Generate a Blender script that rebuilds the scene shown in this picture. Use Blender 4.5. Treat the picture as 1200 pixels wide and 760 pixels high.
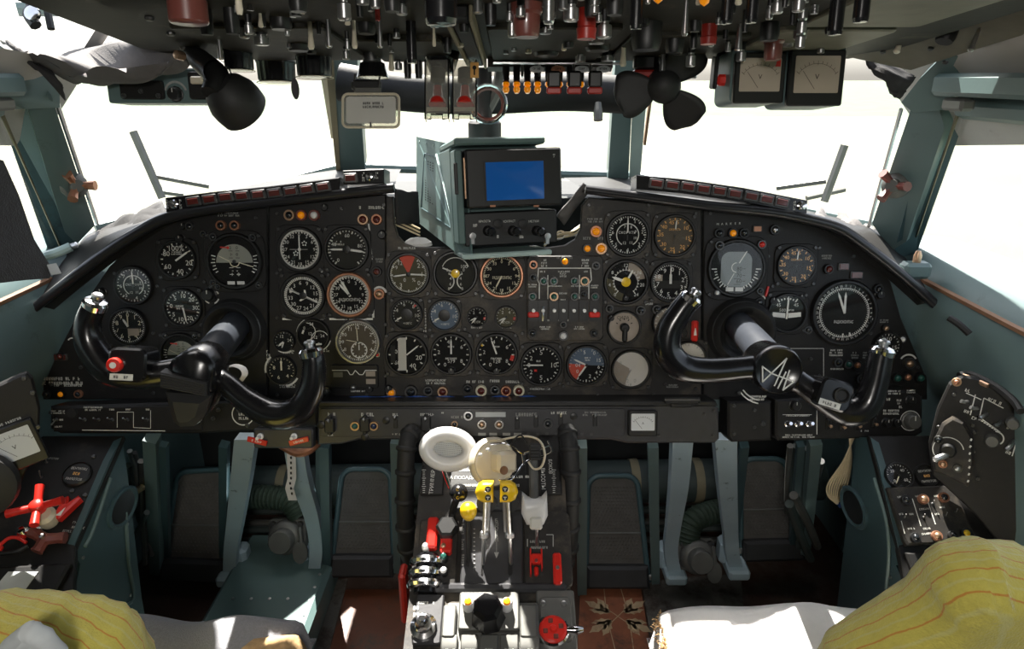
import bpy, math, random
from math import sin, cos, pi
from mathutils import Vector, Matrix
random.seed(7)
for o in list(bpy.data.objects):
    bpy.data.objects.remove(o)
scene = bpy.context.scene
COL = scene.collection
R = math.radians

# ------------------------------------------------------------------ camera, sky, sun, exposure
F = 800.0                                   # focal length in pixels of the 1200x760 frame
PITCH = R(20)
CAM = Vector((0, 0, 1.30))
FW = Vector((0, cos(PITCH), -sin(PITCH)))
UP = Vector((0, sin(PITCH), cos(PITCH)))
RT = Vector((1, 0, 0))
cd = bpy.data.cameras.new('camera')
cd.sensor_width = 36.0
cd.lens = 36.0 * F / 1200.0
cd.clip_start = 0.02
cd.clip_end = 2000
cam = bpy.data.objects.new('camera', cd)
COL.objects.link(cam)
cam.location = CAM
cam.rotation_euler = (pi / 2 - PITCH, 0, 0)
scene.camera = cam

SUN_DIR = Vector((-0.17, 0.50, 0.87)).normalized()      # towards the sun
world = bpy.data.worlds.new('sky')
scene.world = world
world.use_nodes = True
wn = world.node_tree.nodes
wl = world.node_tree.links
wn.clear()
sky = wn.new('ShaderNodeTexSky')
sky.sky_type = 'NISHITA'
sky.sun_disc = False
sky.sun_elevation = math.asin(SUN_DIR.z)
sky.sun_rotation = math.atan2(SUN_DIR.x, SUN_DIR.y)
sky.air_density = 1.0
sky.dust_density = 3.0
hs = wn.new('ShaderNodeHueSaturation')
hs.inputs['Saturation'].default_value = 0.45
bg = wn.new('ShaderNodeBackground')
bg.inputs['Strength'].default_value = 0.24
wo = wn.new('ShaderNodeOutputWorld')
wl.new(sky.outputs[0], hs.inputs['Color'])
wl.new(hs.outputs[0], bg.inputs['Color'])
wl.new(bg.outputs[0], wo.inputs['Surface'])
sd = bpy.data.lights.new('sun', 'SUN')
sd.energy = 13.0
sd.color = (1.0, 0.95, 0.87)
sd.angle = R(0.6)
sun = bpy.data.objects.new('sun', sd)
COL.objects.link(sun)
sun.location = SUN_DIR * 30
sun.rotation_euler = SUN_DIR.to_track_quat('Z', 'Y').to_euler()
vs = scene.view_settings
vs.view_transform = 'Standard'
vs.look = 'None'
vs.gamma = 1.0
vs.use_curve_mapping = False
vs.exposure = 0.98

# ------------------------------------------------------------------ pixels to places
def ray(px, py):
    return FW + RT * ((px - 600) / F) + UP * ((380 - py) / F)
def at(px, py, D):
    return CAM + ray(px, py) * D
def on_z(px, py, z):
    d = ray(px, py)
    return CAM + d * ((z - CAM.z) / d.z)
def on_x(px, py, x):
    d = ray(px, py)
    return CAM + d * ((x - CAM.x) / d.x)
def on_y(px, py, y):
    d = ray(px, py)
    return CAM + d * ((y - CAM.y) / d.y)

class Fr:
    """a flat frame: u to the right, v up, n towards the viewer"""
    def __init__(s, o, u, v):
        s.o = Vector(o)
        s.u = Vector(u).normalized()
        s.n = s.u.cross(Vector(v)).normalized()
        s.v = s.n.cross(s.u).normalized()
        s.m = Matrix(((s.u.x, s.v.x, s.n.x, s.o.x), (s.u.y, s.v.y, s.n.y, s.o.y), (s.u.z, s.v.z, s.n.z, s.o.z), (0, 0, 0, 1)))
        s.i = s.m.inverted()
    def depth(s, px, py, h=0):
        d = ray(px, py)
        return (s.n.dot(s.o - CAM) + h) / s.n.dot(d)
    def w(s, px, py, h=0):
        return at(px, py, s.depth(px, py, h))
    def uv(s, px, py, h=0):
        p = s.i @ s.w(px, py, h)
        return (p.x, p.y)
    def sc(s, px, py, h=0):
        return s.depth(px, py, h) / F
    def at(s, px, py, h=0):
        m = s.m.copy()
        m.translation = s.w(px, py, h)
        return m
    def poly(s, pts, h=0):
        return [s.uv(x, y, h) for x, y in pts]

# ------------------------------------------------------------------ materials
MT = {}
def mat(name, col, rough=0.5, metal=0.0, var=0.25, scale=40.0, bump=0.0, scuff=None, sc_lo=0.62, sc_hi=0.72, sc_scale=14.0, spec=0.5, emit=None, coat=0.0, sheen=0.0, bscale=None):
    m = bpy.data.materials.new(name)
    m.use_nodes = True
    nt = m.node_tree
    N = nt.nodes
    L = nt.links
    b = N['Principled BSDF']
    b.inputs['Roughness'].default_value = rough
    b.inputs['Metallic'].default_value = metal
    b.inputs['Specular IOR Level'].default_value = spec
    b.inputs['Coat Weight'].default_value = coat
    b.inputs['Sheen Weight'].default_value = sheen
    tc = N.new('ShaderNodeTexCoord')
    nz = N.new('ShaderNodeTexNoise')
    nz.inputs['Scale'].default_value = scale
    nz.inputs['Detail'].default_value = 5
    L.new(tc.outputs['Object'], nz.inputs['Vector'])
    mx = N.new('ShaderNodeMix')
    mx.data_type = 'RGBA'
    c = Vector(col)
    mx.inputs[6].default_value = tuple(c * (1 - var)) + (1,)
    mx.inputs[7].default_value = tuple(c * (1 + var)) + (1,)
    L.new(nz.outputs['Fac'], mx.inputs[0])
    out = mx.outputs[2]
    if scuff:
        n2 = N.new('ShaderNodeTexNoise')
        n2.inputs['Scale'].default_value = sc_scale
        n2.inputs['Detail'].default_value = 9
        n2.inputs['Roughness'].default_value = 0.72
        L.new(tc.outputs['Object'], n2.inputs['Vector'])
        rp = N.new('ShaderNodeMapRange')
        rp.inputs['From Min'].default_value = sc_lo
        rp.inputs['From Max'].default_value = sc_hi
        L.new(n2.outputs['Fac'], rp.inputs['Value'])
        m2 = N.new('ShaderNodeMix')
        m2.data_type = 'RGBA'
        L.new(rp.outputs[0], m2.inputs[0])
        L.new(out, m2.inputs[6])
        m2.inputs[7].default_value = tuple(scuff) + (1,)
        out = m2.outputs[2]
    L.new(out, b.inputs['Base Color'])
    if bump:
        bp = N.new('ShaderNodeBump')
        bp.inputs['Strength'].default_value = bump
        bp.inputs['Distance'].default_value = 0.002
        nb = N.new('ShaderNodeTexNoise')
        nb.inputs['Scale'].default_value = bscale or scale * 3
        nb.inputs['Detail'].default_value = 4
        L.new(tc.outputs['Object'], nb.inputs['Vector'])
        L.new(nb.outputs['Fac'], bp.inputs['Height'])
        L.new(bp.outputs[0], b.inputs['Normal'])
    if emit:
        b.inputs['Emission Color'].default_value = tuple(emit[:3]) + (1,)
        b.inputs['Emission Strength'].default_value = emit[3]
    MT[name] = m
    return m

def glassmat(name, tint=(1, 1, 1), rough=0.02, ior=1.45, haze=0.0, hazecol=(0.8, 0.8, 0.75)):
    m = bpy.data.materials.new(name)
    m.use_nodes = True
    N = m.node_tree.nodes
    L = m.node_tree.links
    N.clear()
    o = N.new('ShaderNodeOutputMaterial')
    t = N.new('ShaderNodeBsdfTransparent')
    t.inputs[0].default_value = tuple(tint) + (1,)
    g = N.new('ShaderNodeBsdfGlossy')
    g.inputs['Roughness'].default_value = rough
    lw = N.new('ShaderNodeLayerWeight')          # Schlick reflectance, the same from both faces of a thin pane
    pw = N.new('ShaderNodeMath')
    pw.operation = 'POWER'
    pw.inputs[1].default_value = 5.0
    L.new(lw.outputs['Facing'], pw.inputs[0])
    ma = N.new('ShaderNodeMath')
    ma.operation = 'MULTIPLY_ADD'
    f0 = ((ior - 1) / (ior + 1)) ** 2 * 1.0
    ma.inputs[1].default_value = 1 - f0
    ma.inputs[2].default_value = f0
    L.new(pw.outputs[0], ma.inputs[0])
    mx = N.new('ShaderNodeMixShader')
    L.new(ma.outputs[0], mx.inputs[0])
    if haze:
        d = N.new('ShaderNodeBsdfDiffuse')
        d.inputs[0].default_value = tuple(hazecol) + (1,)
        m2 = N.new('ShaderNodeMixShader')
        m2.inputs[0].default_value = haze
        L.new(t.outputs[0], m2.inputs[1])
        L.new(d.outputs[0], m2.inputs[2])
        L.new(m2.outputs[0], mx.inputs[1])
    else:
        L.new(t.outputs[0], mx.inputs[1])
    L.new(g.outputs[0], mx.inputs[2])
    L.new(mx.outputs[0], o.inputs[0])
    MT[name] = m
    return m

mat('panel', (0.0105, 0.0098, 0.0095), 0.50, var=0.3, scale=90, bump=0.12, scuff=(0.055, 0.047, 0.038), sc_lo=0.60, sc_hi=0.80, sc_scale=11, spec=0.35)
mat('panelb', (0.022, 0.020, 0.018), 0.52, var=0.3, scale=90, bump=0.12, scuff=(0.125, 0.102, 0.075), sc_lo=0.50, sc_hi=0.76, sc_scale=11, spec=0.35)
mat('tray', (0.036, 0.036, 0.039), 0.38, var=0.3, scale=70, bump=0.06, scuff=(0.07, 0.065, 0.06), sc_lo=0.62, sc_hi=0.8, sc_scale=18)
mat('blk', (0.009, 0.009, 0.009), 0.42, var=0.2, scale=60)
mat('blkgloss', (0.008, 0.008, 0.009), 0.22, var=0.2, scale=30, scuff=(0.05, 0.038, 0.025), sc_lo=0.66, sc_hi=0.8, sc_scale=16)
mat('rubber', (0.012, 0.012, 0.012), 0.62, var=0.2, scale=60, bump=0.1)
mat('face', (0.010, 0.010, 0.010), 0.6, var=0.15, scale=60, spec=0.1)
mat('facegrey', (0.030, 0.030, 0.027), 0.6, var=0.1, scale=60, spec=0.1)
mat('faceolive', (0.050, 0.043, 0.014), 0.6, var=0.25, scale=20)
mat('facebrown', (0.065, 0.050, 0.030), 0.6, var=0.25, scale=18)
mat('faceblue', (0.085, 0.125, 0.185), 0.6, var=0.2, scale=20)
mat('facetan', (0.32, 0.27, 0.22), 0.6, var=0.3, scale=20)
mat('dialreflect', (0.50, 0.49, 0.45), 0.6, var=0.1, scale=20)
mat('facepale', (0.60, 0.57, 0.53), 0.6, var=0.2, scale=12)
mat('ahgrey', (0.27, 0.28, 0.24), 0.55, var=0.1, scale=20)
mat('ahgrey2', (0.22, 0.25, 0.25), 0.5, var=0.15, scale=20)
mat('white', (0.72, 0.72, 0.68), 0.6, var=0.08, scale=80)
mat('print', (0.64, 0.64, 0.60), 0.6, var=0.3, scale=160)
mat('printdim', (0.33, 0.33, 0.31), 0.6, var=0.35, scale=160)
mat('cream', (0.72, 0.67, 0.50), 0.6, var=0.08, scale=80)
mat('orangeprint', (0.80, 0.42, 0.12), 0.6, var=0.1, scale=80)
mat('yellow', (0.78, 0.50, 0.01), 0.30, var=0.10, scale=30, coat=0.4)
mat('red', (0.60, 0.022, 0.014), 0.32, var=0.15, scale=30, coat=0.3)
mat('redworn', (0.36, 0.022, 0.014), 0.4, var=0.3, scale=40, scuff=(0.10, 0.03, 0.02), sc_lo=0.6, sc_hi=0.7)
mat('redface', (0.52, 0.06, 0.03), 0.6, var=0.1)
mat('maroon', (0.16, 0.045, 0.035), 0.35, var=0.2, scale=30, coat=0.3)
mat('orange', (0.95, 0.33, 0.01), 0.22, var=0.1, scale=30, coat=0.6, emit=(1, 0.30, 0.0, 0.10))
mat('lampred', (0.10, 0.016, 0.012), 0.25, var=0.2, scale=30, coat=0.5)
mat('lampdark', (0.012, 0.014, 0.016), 0.12, var=0.1, coat=0.6)
mat('lampgreen', (0.02, 0.09, 0.07), 0.15, var=0.1, coat=0.6)
mat('lampblue', (0.012, 0.02, 0.06), 0.12, var=0.1, coat=0.6)
mat('lampwhite', (0.78, 0.78, 0.76), 0.3, var=0.05)
mat('brass', (0.52, 0.34, 0.22), 0.36, metal=0.85, var=0.2, scale=60)
mat('copper', (0.42, 0.20, 0.12), 0.40, metal=0.7, var=0.25, scale=60)
mat('steel', (0.52, 0.52, 0.52), 0.30, metal=0.95, var=0.2, scale=50)
mat('chrome', (0.78, 0.78, 0.80), 0.12, metal=1.0, var=0.05)
mat('screw', (0.10, 0.10, 0.10), 0.38, metal=0.8, var=0.3, scale=60)
mat('dullmetal', (0.13, 0.13, 0.12), 0.5, metal=0.4, var=0.3, scale=30)
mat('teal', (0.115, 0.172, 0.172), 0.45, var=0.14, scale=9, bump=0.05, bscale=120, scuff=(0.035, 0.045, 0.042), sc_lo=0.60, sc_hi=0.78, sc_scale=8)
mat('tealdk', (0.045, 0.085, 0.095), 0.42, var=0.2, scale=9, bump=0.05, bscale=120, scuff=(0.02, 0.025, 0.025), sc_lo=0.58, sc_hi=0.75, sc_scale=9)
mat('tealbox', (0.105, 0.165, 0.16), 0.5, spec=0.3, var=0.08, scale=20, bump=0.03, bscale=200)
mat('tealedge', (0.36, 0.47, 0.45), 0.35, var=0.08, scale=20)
mat('strut', (0.36, 0.46, 0.51), 0.42, var=0.1, scale=15, scuff=(0.06, 0.07, 0.075), sc_lo=0.62, sc_hi=0.68, sc_scale=22)
mat('pedalgrey', (0.085, 0.079, 0.072), 0.75, var=0.3, scale=30, bump=0.25, bscale=300, scuff=(0.15, 0.135, 0.11), sc_lo=0.60, sc_hi=0.80, sc_scale=26)
mat('footrubber', (0.022, 0.022, 0.023), 0.6, var=0.3, scale=30)
mat('pipe', (0.040, 0.055, 0.052), 0.6, var=0.3, scale=12, bump=0.2)
mat('hosegreen', (0.020, 0.036, 0.022), 0.7, var=0.3, scale=40, bump=0.3)
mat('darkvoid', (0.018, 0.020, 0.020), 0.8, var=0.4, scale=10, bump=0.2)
mat('darkbeige', (0.22, 0.19, 0.12), 0.7, var=0.3, scale=20)
mat('wirecream', (0.62, 0.52, 0.33), 0.6, var=0.15, scale=30)
mat('wireblue', (0.015, 0.06, 0.24), 0.4, var=0.3, scale=40)
mat('cloth_w', (0.80, 0.78, 0.75), 0.95, var=0.06, scale=120, bump=0.4, bscale=500, sheen=0.3)
mat('cloth_g', (0.20, 0.20, 0.22), 0.95, var=0.3, scale=260, bump=0.5, bscale=600, sheen=0.3)
mat('curtain', (0.12, 0.112, 0.11), 0.85, var=0.2, scale=60, bump=0.3, bscale=500)
mat('curtaindk', (0.028, 0.027, 0.028), 0.9, var=0.3, scale=60, bump=0.3, bscale=500)
mat('straw', (0.42, 0.27, 0.13), 0.9, var=0.5, scale=90, bump=0.8, bscale=160)
mat('lining', (0.42, 0.40, 0.37), 0.8, var=0.1, scale=20, scuff=(0.12, 0.11, 0.10), sc_lo=0.6, sc_hi=0.75, sc_scale=9)
mat('overhead', (0.020, 0.018, 0.012), 0.6, var=0.35, scale=30, bump=0.1, spec=0.2, scuff=(0.085, 0.072, 0.045), sc_lo=0.55, sc_hi=0.75, sc_scale=16)
mat('khaki', (0.17, 0.158, 0.120), 0.55, var=0.3, scale=30, bump=0.1, spec=0.3, scuff=(0.20, 0.18, 0.13), sc_lo=0.55, sc_hi=0.72, sc_scale=12)
mat('meterface', (0.42, 0.35, 0.28), 0.5, var=0.08, scale=20)
mat('meterwhite', (0.62, 0.64, 0.64), 0.5, var=0.05, scale=20)
mat('whiteplastic', (0.62, 0.62, 0.62), 0.35, var=0.06, scale=30)
mat('creamplastic', (0.60, 0.54, 0.42), 0.32, var=0.08, scale=30, coat=0.3)
mat('clearplastic', (0.55, 0.54, 0.50), 0.3, var=0.1, scale=20)
mat('paper', (0.50, 0.52, 0.52), 0.8, var=0.12, scale=40)
mat('brownslot', (0.20, 0.10, 0.05), 0.6, var=0.3, scale=20)
mat('velvet', (0.020, 0.020, 0.022), 1.0, var=0.5, scale=60, bump=0.6, bscale=300, sheen=0.2)
mat('screen', (0.010, 0.075, 0.26), 0.10, var=0.25, scale=5, emit=(0.01, 0.10, 0.40, 0.10))  # blue and faint glow paint the sky's reflection on an unlit screen
mat('concrete', (0.142, 0.143, 0.104), 0.95, var=0.25, scale=0.12)
mat('trunkgreen', (0.10, 0.15, 0.05), 0.9, var=0.4, scale=0.5)
glassmat('glass', rough=0.0)
glassmat('windowglass', (0.97, 0.98, 0.97), 0.01)
glassmat('dirtyglass', (0.94, 0.95, 0.95), 0.02, haze=0.05, hazecol=(0.9, 0.9, 0.9))
glassmat('clearcover', (0.80, 0.79, 0.74), 0.08, haze=0.16, hazecol=(0.72, 0.70, 0.66))

def stripe_cloth():
    m = mat('cloth_y', (0.47, 0.405, 0.075), 0.95, var=0.18, scale=120, bump=0.7, bscale=420, sheen=0.3)
    N = m.node_tree.nodes
    L = m.node_tree.links
    b = N['Principled BSDF']
    src = b.inputs['Base Color'].links[0].from_socket
    tc = N.new('ShaderNodeTexCoord')
    mp = N.new('ShaderNodeMapping')
    mp.inputs['Rotation'].default_value = (0, R(16), 0)
    L.new(tc.outputs['Object'], mp.inputs['Vector'])
    w = N.new('ShaderNodeTexWave')
    w.bands_direction = 'Z'
    w.inputs['Scale'].default_value = 17
    w.inputs['Distortion'].default_value = 0.7
    w.inputs['Detail Scale'].default_value = 3
    L.new(mp.outputs[0], w.inputs['Vector'])
    rp = N.new('ShaderNodeMapRange')
    rp.inputs['From Min'].default_value = 0.975
    rp.inputs['From Max'].default_value = 0.995
    rp.inputs['To Max'].default_value = 0.8
    L.new(w.outputs['Fac'], rp.inputs['Value'])
    rp2 = N.new('ShaderNodeMapRange')
    rp2.inputs['From Min'].default_value = 0.06
    rp2.inputs['From Max'].default_value = 0.0
    rp2.inputs['To Max'].default_value = 0.45
    L.new(w.outputs['Fac'], rp2.inputs['Value'])
    m1 = N.new('ShaderNodeMix')
    m1.data_type = 'RGBA'
    L.new(rp2.outputs[0], m1.inputs[0])
    L.new(src, m1.inputs[6])
    m1.inputs[7].default_value = (0.48, 0.47, 0.22, 1)
    m2 = N.new('ShaderNodeMix')
    m2.data_type = 'RGBA'
    L.new(rp.outputs[0], m2.inputs[0])
    L.new(m1.outputs[2], m2.inputs[6])
    m2.inputs[7].default_value = (0.45, 0.15, 0.02, 1)
    L.new(m2.outputs[2], b.inputs['Base Color'])
stripe_cloth()

# ------------------------------------------------------------------ mesh builder
TXT = {}
def textmesh(s):
    if s in TXT:
        return TXT[s]
    c = bpy.data.curves.new('lettering', 'FONT')
    c.body = s
    c.align_x = 'CENTER'
    c.align_y = 'CENTER'
    c.resolution_u = 2
    ob = bpy.data.objects.new('lettering', c)
    me = ob.to_mesh()
    v = [(p.co.x, p.co.y) for p in me.vertices]
    f = [tuple(p.vertices) for p in me.polygons]
    ob.to_mesh_clear()
    bpy.data.objects.remove(ob)
    bpy.data.curves.remove(c)
    if v:
        cx = (min(a[0] for a in v) + max(a[0] for a in v)) / 2
        cy = (min(a[1] for a in v) + max(a[1] for a in v)) / 2
        v = [(a[0] - cx, a[1] - cy) for a in v]
    TXT[s] = (v, f)
    return TXT[s]

def catmull(pts, sub=6):
    P = [Vector(p) for p in pts]
    if len(P) < 3 or sub < 2:
        return P
    out = []
    for i in range(len(P) - 1):
        p0 = P[i - 1] if i else P[0] * 2 - P[1]
        p1, p2 = P[i], P[i + 1]
        p3 = P[i + 2] if i + 2 < len(P) else P[-1] * 2 - P[-2]
        for k in range(sub):
            t = k / sub
            out.append(0.5 * ((2 * p1) + (p2 - p0) * t + (2 * p0 - 5 * p1 + 4 * p2 - p3) * t * t + (3 * p1 - p0 - 3 * p2 + p3) * t ** 3))
    out.append(P[-1])
    return out

def inset(poly, d):
    n = len(poly)
    out = []
    a = sum(poly[i][0] * poly[(i + 1) % n][1] - poly[(i + 1) % n][0] * poly[i][1] for i in range(n))
    sg = 1 if a > 0 else -1
    for i in range(n):
        p0 = Vector(poly[i - 1][:2])
        p1 = Vector(poly[i][:2])
        p2 = Vector(poly[(i + 1) % n][:2])
        e1 = (p1 - p0).normalized()
        e2 = (p2 - p1).normalized()
        n1 = Vector((-e1.y, e1.x)) * sg
        n2 = Vector((-e2.y, e2.x)) * sg
        b = n1 + n2
        if b.length < 1e-5:
            b = n1
        b.normalize()
        k = max(0.5, b.dot(n1))
        out.append(tuple(p1 + b * (d / k)))
    return out

def rrect(x0, y0, x1, y1, r, n=4):
    if x0 > x1: x0, x1 = x1, x0
    if y0 > y1: y0, y1 = y1, y0
    out = []
    for cx, cy, a in ((x1 - r, y1 - r, 0), (x0 + r, y1 - r, 90), (x0 + r, y0 + r, 180), (x1 - r, y0 + r, 270)):
        for k in range(n + 1):
            t = R(a + 90 * k / n)
            out.append((cx + r * cos(t), cy + r * sin(t)))
    return out

class MB:
    def __init__(s, mt='blk'):
        s.v = []
        s.f = []
        s.mi = []
        s.mats = []
        s.use(mt)
    def use(s, mt):
        if mt not in s.mats:
            s.mats.append(mt)
        s.c = s.mats.index(mt)
        return s
    def add(s, v, f, M=None):
        k = len(s.v)
        for p in v:
            p = Vector(p)
            s.v.append(M @ p if M is not None else p)
        for q in f:
            s.f.append([k + i for i in q])
            s.mi.append(s.c)
        return s
    def box(s, c, d, b=0.0, M=None):
        x, y, z = d[0] / 2, d[1] / 2, d[2] / 2
        b = min(b, x * .95, y * .95, z * .95)
        cv = Vector(c)
        if b <= 0:
            v = [cv + Vector((i * x, j * y, k * z)) for i in (-1, 1) for j in (-1, 1) for k in (-1, 1)]
            return s.add(v, [(0, 1, 3, 2), (4, 6, 7, 5), (0, 4, 5, 1), (2, 3, 7, 6), (0, 2, 6, 4), (1, 5, 7, 3)], M)
        v = []
        ix = {}
        for i in (-1, 1):
            for j in (-1, 1):
                for k in (-1, 1):
                    for a in range(3):
                        q = [i * (x - b), j * (y - b), k * (z - b)]
                        q[a] = (i, j, k)[a] * (x, y, z)[a]
                        ix[(i, j, k, a)] = len(v)
                        v.append(cv + Vector(q))
        f = []
        for a in range(3):
            o = [q for q in range(3) if q != a]
            for sg in (-1, 1):
                q = []
                for (p, r) in ((-1, -1), (1, -1), (1, 1), (-1, 1)):
                    t = [0, 0, 0]
                    t[a] = sg
                    t[o[0]] = p
                    t[o[1]] = r
                    q.append(ix[(t[0], t[1], t[2], a)])
                f.append(q)
            for p in (-1, 1):
                for r in (-1, 1):
                    q = []
                    for (sg, w) in ((-1, o[0]), (1, o[0]), (1, o[1]), (-1, o[1])):
                        t = [0, 0, 0]
                        t[a] = sg
                        t[o[0]] = p
                        t[o[1]] = r
                        q.append(ix[(t[0], t[1], t[2], w)])
                    f.append(q)
        for i in (-1, 1):
            for j in (-1, 1):
                for k in (-1, 1):
                    f.append([ix[(i, j, k, a)] for a in range(3)])
        return s.add(v, f, M)
    def lathe(s, prof, n=24, M=None, flute=0.0, nf=0):
        v = []
        f = []
        rings = []
        for (r, z) in prof:
            if r <= 1e-6:
                rings.append([len(v)])
                v.append((0, 0, z))
            else:
                q = []
                for k in range(n):
                    a = 2 * pi * k / n
                    rr = r * (1 + (flute if (nf and (k * nf * 2 // n) % 2) else 0))
                    q.append(len(v))
                    v.append((rr * cos(a), rr * sin(a), z))
                rings.append(q)
        for a, b in zip(rings, rings[1:]):
            if len(a) == 1 and len(b) == 1:
                continue
            for k in range(n):
                k2 = (k + 1) % n
                if len(a) == 1:
                    f.append((a[0], b[k], b[k2]))
                elif len(b) == 1:
                    f.append((a[k], a[k2], b[0]))
                else:
                    f.append((a[k], a[k2], b[k2], b[k]))
        return s.add(v, f, M)
    def tube(s, pts, rad, n=10, sub=6, cap=True, M=None, flat=1.0, ref=None):
        P = catmull(pts, sub)
        m = len(P)
        if isinstance(rad, (list, tuple)):
            rr = []
            k = len(rad) - 1
            for i in range(m):
                t = i / (m - 1) * k
                a = min(int(t), k - 1)
                rr.append(rad[a] + (rad[a + 1] - rad[a]) * (t - a))
        else:
            rr = [rad] * m
        v = []
        f = []
        up = Vector(ref) if ref else None
        T = (P[1] - P[0]).normalized()
        if up is None or abs(up.dot(T)) > 0.98:
            up = Vector((0, 0, 1)) if abs(T.z) < 0.9 else Vector((1, 0, 0))
        X = (up - T * up.dot(T)).normalized()
        for i in range(m):
            T = (P[min(i + 1, m - 1)] - P[max(i - 1, 0)]).normalized()
            X = (X - T * X.dot(T)).normalized()
            Y = T.cross(X)
            for k in range(n):
                a = 2 * pi * k / n
                v.append(P[i] + (X * cos(a) * flat + Y * sin(a)) * rr[i])
        for i in range(m - 1):
            for k in range(n):
                k2 = (k + 1) % n
                f.append((i * n + k, i * n + k2, (i + 1) * n + k2, (i + 1) * n + k))
        if cap:
            f.append(tuple(range(n - 1, -1, -1)))
            f.append(tuple(range((m - 1) * n, m * n)))
        return s.add(v, f, M)
    def prism(s, poly, z0, z1, b=0.0, M=None):
        n = len(poly)
        lv = [[(p[0], p[1], z0) for p in poly]]
        if b > 0:
            lv.append([(p[0], p[1], z1 - b) for p in poly])
            lv.append([(p[0], p[1], z1) for p in inset(poly, b)])
        else:
            lv.append([(p[0], p[1], z1) for p in poly])
        v = [p for l in lv for p in l]
        f = [tuple(range(n - 1, -1, -1)), tuple(range((len(lv) - 1) * n, len(lv) * n))]
        for q in range(len(lv) - 1):
            for k in range(n):
                k2 = (k + 1) % n
                f.append((q * n + k, q * n + k2, (q + 1) * n + k2, (q + 1) * n + k))
        return s.add(v, f, M)
    def quad(s, a, b, c, d, M=None):
        return s.add([a, b, c, d], [(0, 1, 2, 3)], M)
    def line(s, a, b, w, z, M=None):
        a = Vector(a)
        b = Vector(b)
        d = (b - a).normalized()
        n = Vector((-d.y, d.x)) * (w / 2)
        return s.add([(*(a - n), z), (*(b - n), z), (*(b + n), z), (*(a + n), z)], [(0, 1, 2, 3)], M)
    def text(s, t, x, y, z, size, rot=0.0, wmax=None, M=None):
        v, f = textmesh(t)
        if not v:
            return s
        k = size / 0.7
        kx = k
        if wmax:
            w = max(a[0] for a in v) * 2 * k
            if w > wmax:
                kx = k * wmax / w
        c, q = cos(rot), sin(rot)
        return s.add([(x + a[0] * kx * c - a[1] * k * q, y + a[0] * kx * q + a[1] * k * c, z) for a in v], f, M)
    def scrib(s, x, y, z, w, h, rows=1, M=None):
        """print too small to read in the photograph: rows of letter-like strokes"""
        rh = h / (rows * 1.45 - 0.45) if rows > 1 else h
        for r in range(rows):
            cy = y + h / 2 - rh / 2 - r * rh * 1.45
            cw = rh * 0.78
            ww = w * random.uniform(0.75, 1.0)
            n = max(2, int(ww / cw))
            x0 = x - n * cw / 2
            for k in range(n):
                if random.random() < 0.12:
                    continue
                gx = x0 + k * cw
                t = rh * 0.2
                e = cw * 0.72
                s.quad((gx, cy - rh / 2, z), (gx + t, cy - rh / 2, z), (gx + t, cy + rh / 2, z), (gx, cy + rh / 2, z), M)
                if random.random() < 0.6:
                    s.quad((gx + e - t, cy - rh / 2, z), (gx + e, cy - rh / 2, z), (gx + e, cy + rh / 2, z), (gx + e - t, cy + rh / 2, z), M)
                for yy in random.sample((-0.5, -0.1, 0.3), random.choice((1, 2))):
                    s.quad((gx, cy + yy * rh, z), (gx + e, cy + yy * rh, z), (gx + e, cy + yy * rh + t, z), (gx, cy + yy * rh + t, z), M)
        return s
    def mesh(s, name, ang=35):
        me = bpy.data.meshes.new(name)
        me.from_pydata([tuple(p) for p in s.v], [], s.f)
        for m in s.mats:
            me.materials.append(MT[m])
        me.polygons.foreach_set('material_index', s.mi)
        me.update()
        if ang:
            me.polygons.foreach_set('use_smooth', [True] * len(me.polygons))
            me.set_sharp_from_angle(angle=R(ang))
        return me
    def build(s, name, parent=None, ang=35, M=None):
        o = link(name, s.mesh(name, ang), parent, M)
        if 'lettering' in name:
            o['kind'] = 'stuff'          # print too fine to pick apart letter by letter
        return o

def link(name, me, parent=None, M=None):
    o = bpy.data.objects.new(name, me)
    COL.objects.link(o)
    if parent is not None:
        o.parent = parent
    if M is not None:
        o.matrix_local = M
    return o
def thing(name, label, cat, M=None, group=None):
    o = bpy.data.objects.new(name, None)
    o.empty_display_size = 0.05
    COL.objects.link(o)
    if M is not None:
        o.matrix_world = M if isinstance(M, Matrix) else Matrix.Translation(M)
    o['label'] = label
    o['category'] = cat
    if group:
        o['group'] = group
    return o
def tag(o, label, cat, group=None):
    o['label'] = label
    o['category'] = cat
    if group:
        o['group'] = group
    return o
def struct(o):
    o['kind'] = 'structure'
    return o
def T(x, y, z=0, rz=0, s=1):
    return Matrix.Translation((x, y, z)) @ Matrix.Rotation(rz, 4, 'Z') @ Matrix.Scale(s, 4)
def axis(p, d, roll=None):
    """matrix at p whose z axis points along d"""
    z = Vector(d).normalized()
    x = Vector((1, 0, 0)) if abs(z.x) < 0.9 else Vector((0, 1, 0))
    if roll is not None:
        x = Vector(roll)
    x = (x - z * x.dot(z)).normalized()
    y = z.cross(x)
    return Matrix(((x.x, y.x, z.x, p[0]), (x.y, y.y, z.y, p[1]), (x.z, y.z, z.z, p[2]), (0, 0, 0, 1)))

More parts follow.
